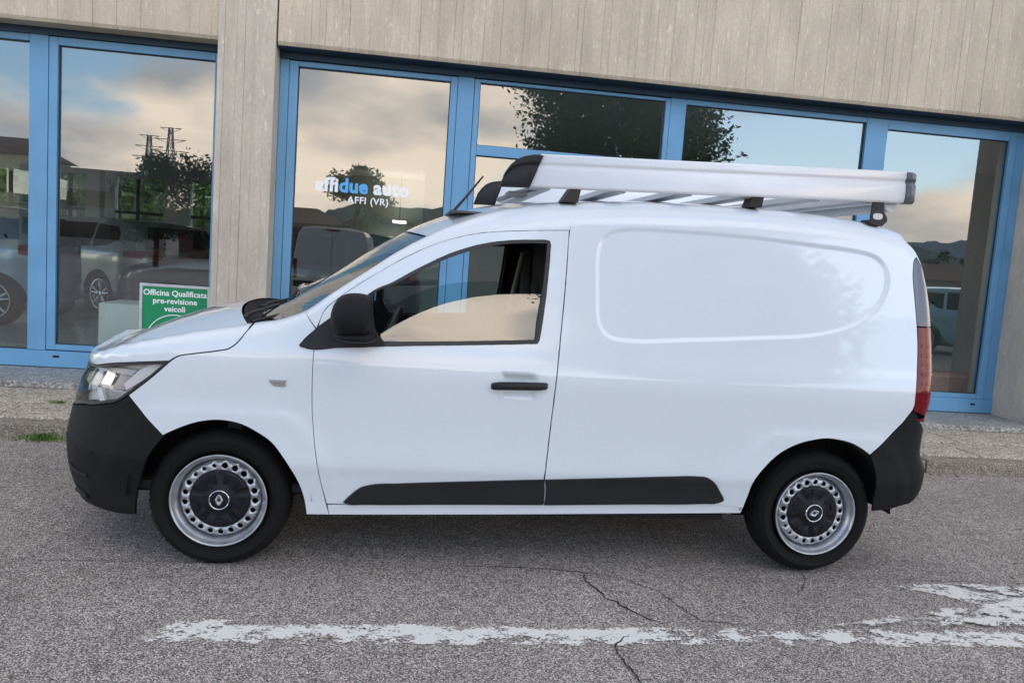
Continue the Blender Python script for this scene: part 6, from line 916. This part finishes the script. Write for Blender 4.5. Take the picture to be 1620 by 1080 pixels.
q = MB(); q.box(-.45, 1.62, .10, 1.615, .32, .36); q.box(1.555, 1.59, .05, 1.665, .34, 1.05); q.box(1.56, 1.585, .24, 1.475, 1.05, 1.66); q.box(-.42, -.38, .1, 1.6, .3, .95); q.box(.0, .06, .12, 1.6, .3, 1.02); vput(q, 'bulkhead', 'interior_dark')
q = MB(); q.box(.06, .52, .10, 1.615, .72, 1.04, .05); q.box(.02, .30, .13, 1.585, 1.0, 1.075, .03); q.box(.30, .56, .22, .62, 1.02, 1.125, .035); q.box(.28, .56, .74, 1.0, .5, 1.10, .03); vput(q, 'dashboard', 'interior_dark')
def seat(y0):
    q = MB(); q.box(.92, 1.40, y0, y0 + .48, .48, .64, .05); T_ = Matrix.Translation((1.42, 0, .60)) @ Matrix.Rotation(R(14), 4, 'Y')
    q.box(-.06, .07, y0, y0 + .48, .0, .64, .045, T_); q.box(-.05, .05, y0 + .12, y0 + .36, .66, .84, .035, T_); q.box(.98, 1.36, y0 + .05, y0 + .43, .34, .49); return vput(q, 'seat', 'interior_dark')
seat(.20); seat(1.05)
T_ = Matrix.Translation((.66, .42, 1.0)) @ Matrix.Rotation(R(-64), 4, 'Y'); q = MB(); pts = [(T_ @ Vector((.185 * math.cos(a), .185 * math.sin(a), 0)))[:] for a in np.linspace(0, 2 * PI, 33)]
q.tube(pts, .016, 8, caps=False); q.tube([(T_ @ Vector(p))[:] for p in ((-.17, 0, 0), (0, 0, -.03), (.17, 0, 0))], .02, 6); q.tube([(T_ @ Vector(p))[:] for p in ((0, 0, -.01), (0, 0, -.2))], .03, 8); vput(q, 'steering_wheel', 'seal_black')
q = MB(); q.tube([(1.50, 1.50, 1.50), (1.46, 1.54, 1.25), (1.42, 1.56, .98)], .018, 5); vput(q, 'seat_belt', 'interior_beige')
q = MB(); q.box(1.50, 1.56, 1.50, 1.58, .9, 1.52, .015); vput(q, 'pillar_lining', 'interior_grey')
q = MB(); q.box(.545, .57, .55, .60, 1.16, 1.30, .006); vput(q, 'phone_holder', 'seal_black'); q = MB(); q.box(.60, .606, .80, .86, 1.18, 1.27); vput(q, 'parking_permit', 'blue_letter')
q = MB(); q.box(.80, .86, .76, .96, 1.44, 1.50, .015); vput(q, 'rear_view_mirror', 'seal_black')
q = MB(); q.box(.95, 1.58, .28, 1.43, 1.655, 1.665); vput(q, 'headliner', 'interior_grey')
# ---- door glass (near one half lowered), far one closed
panel('window_glass', TR['door_glass'], 'car_glass', off=.020, grid=.06, flange=.003, gap=-.004, parent=door, mirror=False)
g, _ = panel('window_glass', TR['door_glass'], 'car_glass', off=.020, grid=.06, flange=.003, gap=-.004, parent=door, mirror=door2); bpy.data.objects.remove(g)
# ---- handle, indicator
def handle(sgn=1):
    q = MB(); ring_ = []
    pr = [(1.163, .878, .004, .012), (1.172, .880, .020, .016), (1.20, .883, .030, .019), (1.26, .886, .036, .019), (1.33, .888, .036, .019), (1.39, .890, .031, .018), (1.412, .891, .020, .016), (1.422, .891, .004, .011)]
    V = []; n = 12
    for s_, z_, dp, hh in pr:
        b = BS(np.array(s_), np.array(z_)); yb = YO + float(ip(z_, PZ))
        for k in range(n):
            a = 2 * PI * k / n; V.append((s_, yb - dp * .55 + dp * .5 * math.cos(a) - .002, z_ + hh * math.sin(a)))
    q.add(V, [(i * n + k, i * n + (k + 1) % n, (i + 1) * n + (k + 1) % n, (i + 1) * n + k) for i in range(len(pr) - 1) for k in range(n)] + [tuple(range(n)), tuple(range((len(pr) - 1) * n, len(pr) * n))], True); return q
h1 = vput(handle(), 'door_handle', 'dark_plastic', parent=door); mirror_obj(h1, door2)
ind = [(.196, .859), (.268, .861), (.264, .833), (.218, .835), (.205, .846)]
oi, _ = panel('side_indicator', ind, 'chrome', off=-.006, grid=.03, flange=.008, gap=0)
panel('indicator_lens', inset(ind, .008), 'lens_clear', off=-.008, grid=.03, flange=.003, gap=0, parent=oi, mirror=False)
# ---- headlights: bucket, reflectors, lens
HLi = clean(inset(HL, .003))
def hlpanel(name, poly, m, off, grid=.03, fl=.004, parent=None): return panel(name, poly, m, off=off, grid=grid, flange=fl, gap=0, parent=parent, mirror=False)
def headlight(par=None):
    hb, hb2 = panel('headlight', HL, 'lamp_bucket', off=.055, grid=.03, flange=-.0, gap=0)
    rm = panel('lamp_rim', HL, 'seal_black', off=.004, grid=.02, holes=[inset(HL, .010)], flange=.05, gap=0, parent=hb, mirror=hb2)
    return hb, hb2
hb, hb2 = headlight()
def px(P): return np.array(P)
parts = [
 ([(-.60, .905), (-.38, .905), (-.30, .905), (-.33, .885), (-.40, .872), (-.60, .875)], 'chrome', .030),
 ([(-.33, .898), (-.27, .905), (-.255, .905), (-.30, .870), (-.345, .84), (-.40, .80), (-.44, .775), (-.46, .80), (-.40, .86)], 'sticker', .022),
 ([(-.86, .845), (-.50, .862), (-.42, .862), (-.44, .842), (-.86, .825)], 'alu_bar', .040),
 ([(-.62, .84), (-.55, .84), (-.56, .78), (-.64, .78)], 'chrome', .038),
 ([(-.52, .83), (-.44, .83), (-.47, .77), (-.53, .75), (-.555, .77)], 'badge_grey', .046),
 ([(-.66, .765), (-.61, .765), (-.555, .705), (-.60, .70)], 'sticker', .030),
 ([(-.54, .765), (-.45, .765), (-.475, .735), (-.51, .725)], 'chrome', .028),
 ([(-.76, .84), (-.69, .84), (-.67, .79), (-.70, .74), (-.77, .74)], 'alu_bar', .045),
 ([(-.90, .84), (-.82, .84), (-.80, .73), (-.88, .70)], 'chrome', .040),
 ([(-.86, .70), (-.62, .69), (-.50, .705), (-.50, .695), (-.62, .678), (-.86, .688)], 'alu_bar', .030)]
for P_, m_, of in parts:
    P_ = np.array(P_); k = sdist(HLi, P_[:, 0], P_[:, 1]); c = P_.mean(0)
    while (sdist(HLi, P_[:, 0], P_[:, 1]) < .004).any() and np.ptp(P_[:, 0]) > .01: P_ = c + (P_ - c) * .93 if sdist(HLi, c[0], c[1]) > .01 else P_ * 0 + c
    if np.ptp(P_[:, 0]) < .012: continue
    panel('reflector', dens(P_, .02), m_, off=of, grid=.02, flange=.01, gap=0, parent=hb, mirror=hb2)
panel('headlight_lens', inset(HL, .004), 'lens_clear', off=.001, grid=.025, flange=.004, gap=0, parent=hb, mirror=hb2)
# ---- bumper relief: black strip laid on as the crease's shade, corner intake, fog pocket
panel('crease_shade', dens(np.array([(-.88, .515), (-.70, .500), (-.56, .488), (-.56, .480), (-.70, .488), (-.88, .500)]), .03), 'void_black', off=-.0035, grid=.03, flange=.004, gap=0)
panel('bumper_intake', dens(np.array([(-.76, .385), (-.70, .372), (-.60, .368), (-.60, .300), (-.63, .27), (-.74, .27), (-.76, .31)]), .03), 'void_black', off=-.0022, grid=.04, flange=.004, gap=0)
panel('bumper_lip', dens(np.array([(-.765, .395), (-.70, .381), (-.60, .377), (-.60, .366), (-.70, .370), (-.765, .382)]), .03), 'dark_plastic', off=-.009, grid=.03, flange=.010, gap=0)
panel('bumper_lip', dens(np.array([(-.77, .275), (-.70, .262), (-.63, .262), (-.645, .285), (-.68, .292), (-.71, .30), (-.73, .28)]), .03), 'dark_plastic', off=-.012, grid=.03, flange=.012, gap=0)
# ---- wheels
def wheel(loc, rot, front):
    q = MB(); nseg = 168
    prof = [(.195, .085), (.2075, .070), (.212, .040), (.222, .022), (.232, .0165), (.234, .0150), (.240, .0115), (.262, .008), (.2635, .0066), (.266, .0066), (.2675, .009), (.278, .013), (.290, .026), (.2985, .040), (.303, .047), (.3055, .060), (.3065, .066), (.300, .069), (.300, .075), (.3075, .078), (.308, .098), (.301, .101), (.301, .107), (.308, .110), (.3075, .132), (.300, .135), (.300, .141), (.3065, .144), (.303, .165), (.290, .185), (.262, .200), (.22, .195), (.195, .14)]
    def rf(i, j, r_): return r_ - (.0045 if (j in (13, 14, 15, 16)) and (i % 3 == 0) else 0)
    q.lathe(prof, nseg, rfun=rf); ty = q.build('wheel', 'rubber', van); ty.location = loc; ty.rotation_euler = (0, rot, 0)
    q = MB(); q.lathe([(.2285, .016), (.206, .010)], 96); 
    # rim: flange, barrel
    q = MB(); q.lathe([(.197, .030), (.2045, .022), (.2085, .012), (.2090, .006), (.2065, .002), (.2025, .003), (.1985, .010), (.1950, .022), (.1900, .030), (.1855, .034), (.1830, .043), (.1820, .056), (.1795, .066)], 120)
    # perforated ring as real holes
    circ = lambda cx, cz, r_, n=20: np.array([(cx + r_ * math.cos(a), cz + r_ * math.sin(a)) for a in np.arange(n) * 2 * PI / n])
    holes = []
    for k in range(21):
        a = R(84) - 2 * PI * k / 21; rr = .0088 if k in (18, 19, 20) else (.0138 if k < 6 else .0120); holes.append(circ(.1515 * math.cos(a), .1515 * math.sin(a), rr, 16))
    V, F = fill2d(circ(0, 0, .1795, 96), .012, holes + [circ(0, 0, .126, 60)])
    rad = np.hypot(V[:, 0], V[:, 1]); dep = np.interp(rad, [.126, .132, .140, .150, .158, .166, .172, .1795], [.044, .041, .039, .0375, .0380, .042, .052, .066])
    be = bedges(F); k0 = len(V); vv = [(x, d, z) for (x, z), d in zip(V, dep)] + [(x, d + .010, z) for (x, z), d in zip(V, dep)]
    q.add(vv, F.tolist() + [(a, a + k0, b + k0, b) for a, b in be], True); rim = q.build('rim', 'rim_silver', ty)
    q = MB(); q.lathe([(.001, .085), (.205, .085)], 40); q.lathe([(.001, .074), (.13, .074), (.135, .08)], 40); q.build('brake_drum', 'void_black', ty)
    # centre cover with its step, cut-outs and ring
    q = MB(); n = 120
    def cap(i, j, r_): return r_
    prof = [(.001, .020), (.040, .020), (.0455, .022), (.050, .029), (.064, .030), (.074, .035), (.079, .0325), (.118, .0300), (.126, .032), (.131, .040)]
    V = []; F = []; m_ = len(prof)
    for i in range(n):
        a = 2 * PI * i / n; ph = ((a - R(90)) / (2 * PI / 5)) % 1; ph = min(ph, 1 - ph)
        for j, (r_, y) in enumerate(prof):
            yy = y
            if .078 < r_ < .128 and ph < .085: yy = y + .0075
            if .066 < r_ <= .078 and ph > .36: yy = y - .003
            V.append((r_ * math.cos(a), yy, r_ * math.sin(a)))
    F = [(i * m_ + j, ((i + 1) % n) * m_ + j, ((i + 1) % n) * m_ + j + 1, i * m_ + j + 1) for i in range(n) for j in range(m_ - 1)]
    q.add(V, F, True); 
    for k in range(5):
        a = R(90) + 2 * PI * (k + .5) / 5; T_ = Matrix.Rotation(-a + PI / 2, 4, 'Y')
        q.box(-.016, .016, .0245, .036, .095, .116, .003, T_)
    q.build('hub_cover', 'hub_black', ty, fix=True)
    q = MB(); q.lathe([(.0395, .022), (.0405, .0155), (.0435, .0155), (.0450, .022)], 60); q.build('cover_ring', 'chrome', ty)
    # raised diamond emblem
    q = MB(); O = [(0, .0215), (.0065, .0165), (.0140, .0), (.0065, -.0165), (0, -.0215), (-.0065, -.0165), (-.0140, 0), (-.0065, .0165)]; I = [(0, .0085), (.0022, .0055), (.0055, 0), (.0022, -.0055), (0, -.0085), (-.0022, -.0055), (-.0055, 0), (-.0022, .0055)]
    O = [(a * 1.25, b * 1.22) for a, b in O]; I = [(a * 1.25, b * 1.22) for a, b in I]
    V = [(x, .0160, z) for x, z in O] + [(x, .0150, z) for x, z in O] * 0 + [(x * .62 + a * .38, .0130, z * .62 + b * .38) for (x, z), (a, b) in zip(O, I)] + [(x, .0160, z) for x, z in I] + [(x, .022, z) for x, z in O] + [(x, .022, z) for x, z in I]
    q.add(V, [(i, (i + 1) % 8, 8 + (i + 1) % 8, 8 + i) for i in range(8)] + [(8 + i, 8 + (i + 1) % 8, 16 + (i + 1) % 8, 16 + i) for i in range(8)] + [(24 + i, 24 + (i + 1) % 8, (i + 1) % 8, i) for i in range(8)] + [(16 + i, 16 + (i + 1) % 8, 32 + (i + 1) % 8, 32 + i) for i in range(8)])
    q.build('emblem', 'badge_grey', ty)
    return ty
def copy_wheel(src, loc, rz, ry=0):
    c = src.copy(); COL.objects.link(c); c.parent = van; c.location = loc; c.rotation_euler = (0, ry, rz)
    for ch in list(src.children): d = ch.copy(); COL.objects.link(d); d.parent = c
    return c
wl = wheel((-.008, .008, .300), 0.0, True); copy_wheel(wl, (2.821, .008, .311), 0, R(-108)); copy_wheel(wl, (-.008, 2 * YC - .008, .300), PI, R(40)); copy_wheel(wl, (2.821, 2 * YC - .008, .311), PI, R(70))
# ---- door mirrors
def superell(c, ax, n=2.6, nu=36, nv=24, shape=None):
    V = []; F = []; sg_ = lambda v, p: math.copysign(abs(v) ** p, v)
    for i in range(nv + 1):
        ph = -PI / 2 + PI * i / nv
        for j in range(nu):
            th = 2 * PI * j / nu; x = sg_(math.cos(ph), 2 / n) * sg_(math.cos(th), 2 / n); y = sg_(math.cos(ph), 2 / n) * sg_(math.sin(th), 2 / n); z = sg_(math.sin(ph), 2 / n)
            if shape: x, y, z = shape(x, y, z)
            V.append((c[0] + ax[0] * x, c[1] + ax[1] * y, c[2] + ax[2] * z))
    F = [(i * nu + j, i * nu + (j + 1) % nu, (i + 1) * nu + (j + 1) % nu, (i + 1) * nu + j) for i in range(nv) for j in range(nu)]
    q = MB(); q.add(V, F, True); return q
def mshape(x, y, z):
    # front face (−x) swept back towards the top; mirror face (+x) flat
    x2 = x if x < .5 else .5 + (x - .5) * .55
    return x2 * (1 - .10 * max(0, z)) + .06 * z, y * (1 - .12 * max(0, z) ** 2), z
mh = vput(superell((.553, -.165, 1.172), (.098, .115, .092), 2.7, shape=mshape), 'mirror_housing', 'black_plastic', parent=door)
ml = vput(superell((.560, -.150, 1.082), (.092, .105, .026), 2.4), 'mirror_foot', 'black_plastic', parent=door)
q = MB(); q.tube([(.56, -.10, 1.08), (.57, -.03, 1.07), (.60, .01, 1.075)], [.035, .032, .04], 10); mf = vput(q, 'mirror_arm', 'black_plastic', parent=door)
for k_ in (mh, ml, mf): mirror_obj(k_, door2)
# ---- roof rack: two side beams, caps, cross bars, feet
def zb(x): return 1.790 + (x - 1.315) * .0403
def beam_section(): # (dy, dz) clockwise seen from the rear, outer face first
    o = []
    for z in np.linspace(0.004, .150, 26):
        o.append((-.004 * math.sin(min(1, z / .09) * PI) + .010 * math.exp(-((z - .104) / .010) ** 2) + .004 * max(0, (z - .104) / .05) + .005 * math.exp(-z / .004), float(z)))
    return [(.010, 0.0)] + o + [(.014, .1555), (.022, .157), (.036, .156), (.042, .150), (.042, .006), (.038, 0.0)]
RY = .150
def sweep(secs, closed_ends=True):
    q = MB(); n = len(secs[0]); V = [p for s_ in secs for p in s_]; F = [(j * n + i, j * n + (i + 1) % n, (j + 1) * n + (i + 1) % n, (j + 1) * n + i) for j in range(len(secs) - 1) for i in range(n)]
    q.add(V, F, True); q.f += [tuple(range(n)), tuple(range((len(secs) - 1) * n, len(secs) * n))]; q.sm += [False, False]; return q
S_ = beam_section()
q = sweep([[(x + .30 * dz * (1 if x < 2 else 0) + (.24 - .0) * 0 - (.22 * (dz - .0) * 0), RY + dy, zb(x) + dz) for dy, dz in S_] for x in (1.300, 3.185)])
rack = vput(q, 'roof_rack', 'aluminium', fix=True); rk2 = mirror_obj(rack); rk2.name = 'rack_beam'; rk2.parent = rack
# front caps, sloped and rounded
def capmesh(front):
    secs = []
    if front:
        prof = [(0.0, 0.0, 1.0), (-.045, .0, .99), (-.085, .006, .93), (-.112, .012, .83), (-.128, .018, .66), (-.136, .020, .45), (-.136, .014, .22)]
        V = []; n = len(S_)
        for dx, yin, hh in prof:
            V.append([(1.300 + dx + .30 * dz * hh * (1 + .25 * hh), RY - .003 + yin * .6 + dy * (1 - 8 * yin * .0), zb(1.3 + dx) + .0 + dz * hh - .002) for dy, dz in S_])
        return sweep(V)
    prof = [(0.0, 1.0), (.035, 1.0), (.046, .985), (.052, .95)]
    return sweep([[(3.187 + dx, RY - .003 + dy + (0 if hh > .99 else .004), zb(3.187) - .002 + dz * hh + (1 - hh) * .07) for dy, dz in S_] for dx, hh in prof])
for fr in (True, False):
    o = capmesh(fr).build('end_cap', 'trim_grey' if not fr else 'dark_plastic', rack); mirror_obj(o)
def cross(x, name='cross_bar', h=.028, w_=.085):
    q = MB(); z = zb(x); P_ = [(-w_ / 2, 0), (-w_ / 2 + .012, h), (w_ / 2 - .012, h), (w_ / 2, 0)]
    V = [(x + a, y, z + b - .004) for y in (RY + .04, 2 * YC - RY - .04) for a, b in P_]; q.add(V, [(0, 1, 2, 3), (7, 6, 5, 4), (0, 4, 5, 1), (1, 5, 6, 2), (2, 6, 7, 3), (3, 7, 4, 0)])
    q.box(x - .012, x + .012, RY + .04, 2 * YC - RY - .04, z + h - .006, z + h + .002); return q.build(name, 'alu_bar', rack)
for x in (1.365, 1.73, 2.06, 2.39, 2.72, 2.99): cross(x)
cross(3.12, w_=.05)
q = MB(); q.tube([(3.15, RY + .05, zb(3.15) - .012), (3.15, 2 * YC - RY - .05, zb(3.15) - .012)], .032, 14); q.build('roller', 'alu_bar', rack)
q = MB()
for y in (.62, 1.15): q.box(1.36, 3.05, y - .012, y + .012, zb(2.2) - .018 - .02, zb(2.2) - .016)
q = MB(); q.box(1.22, 1.31, .26, .40, 1.755, 1.775, .004); q.tube([(1.20, .50, 1.745), (1.27, .38, 1.775), (1.36, .26, 1.80)], [.012, .014, .012], 6); q.build('rack_latch', 'steel_grey', rack)
def foot(x, kind):
    zt = zb(x) + .004; zr_ = float(ip(x, TZ)); y = .215
    if kind == 0: P_ = [(x - .045, zr_ + .002), (x + .035, zr_ + .002), (x + .045, zt), (x - .005, zt)]
    elif kind == 1: P_ = [(x - .035, zr_ + .002), (x + .028, zr_ + .002), (x + .035, zt), (x - .020, zt)]
    else: P_ = [(x - .045, zr_ + .000), (x + .018, zr_ - .010), (x + .045, zr_ + .018), (x + .042, zr_ + .035), (x + .024, zr_ + .060), (x + .014, zt), (x - .042, zt), (x - .046, zr_ + .02)]
    q = MB(); q.prism(P_, y - .045, y - .035); q.prism([(a, b) for a, b in P_], y - .035, y + .05) if kind < 2 else q.box(x - .04, x + .012, y - .036, y + .05, zr_ - .01, zr_ + .02)
    o = q.build('rack_foot', 'seal_black', rack); mirror_obj(o); return o
foot(1.505, 0); foot(2.425, 1); foot(3.075, 2)
q = MB(); q.add([(3.066 + .026 * math.copysign(abs(math.cos(a)) ** .7, math.cos(a)), .1690, float(ip(3.07, TZ)) + .037 + .0155 * math.copysign(abs(math.sin(a)) ** .7, math.sin(a))) for a in np.linspace(0, 2 * PI, 28, endpoint=False)], [tuple(range(28))]); q.build('rating_label', 'sticker', rack)
# ---- aerial
q = MB(); q.tube([(.925, YC, 1.615), (.99, YC, 1.68), (1.065, YC, 1.775), (1.15, YC, 1.893)], [.010, .009, .007, .0048], 8)
q.add([(.86, YC - .028, 1.585), (.86, YC + .028, 1.585), (.985, YC - .024, 1.640), (.985, YC + .024, 1.640), (.93, YC, 1.650), (.985, YC, 1.662)], [(0, 1, 4), (0, 4, 5, 2), (1, 3, 5, 4), (2, 5, 3), (0, 2, 3, 1)])
vput(q, 'aerial', 'seal_black')
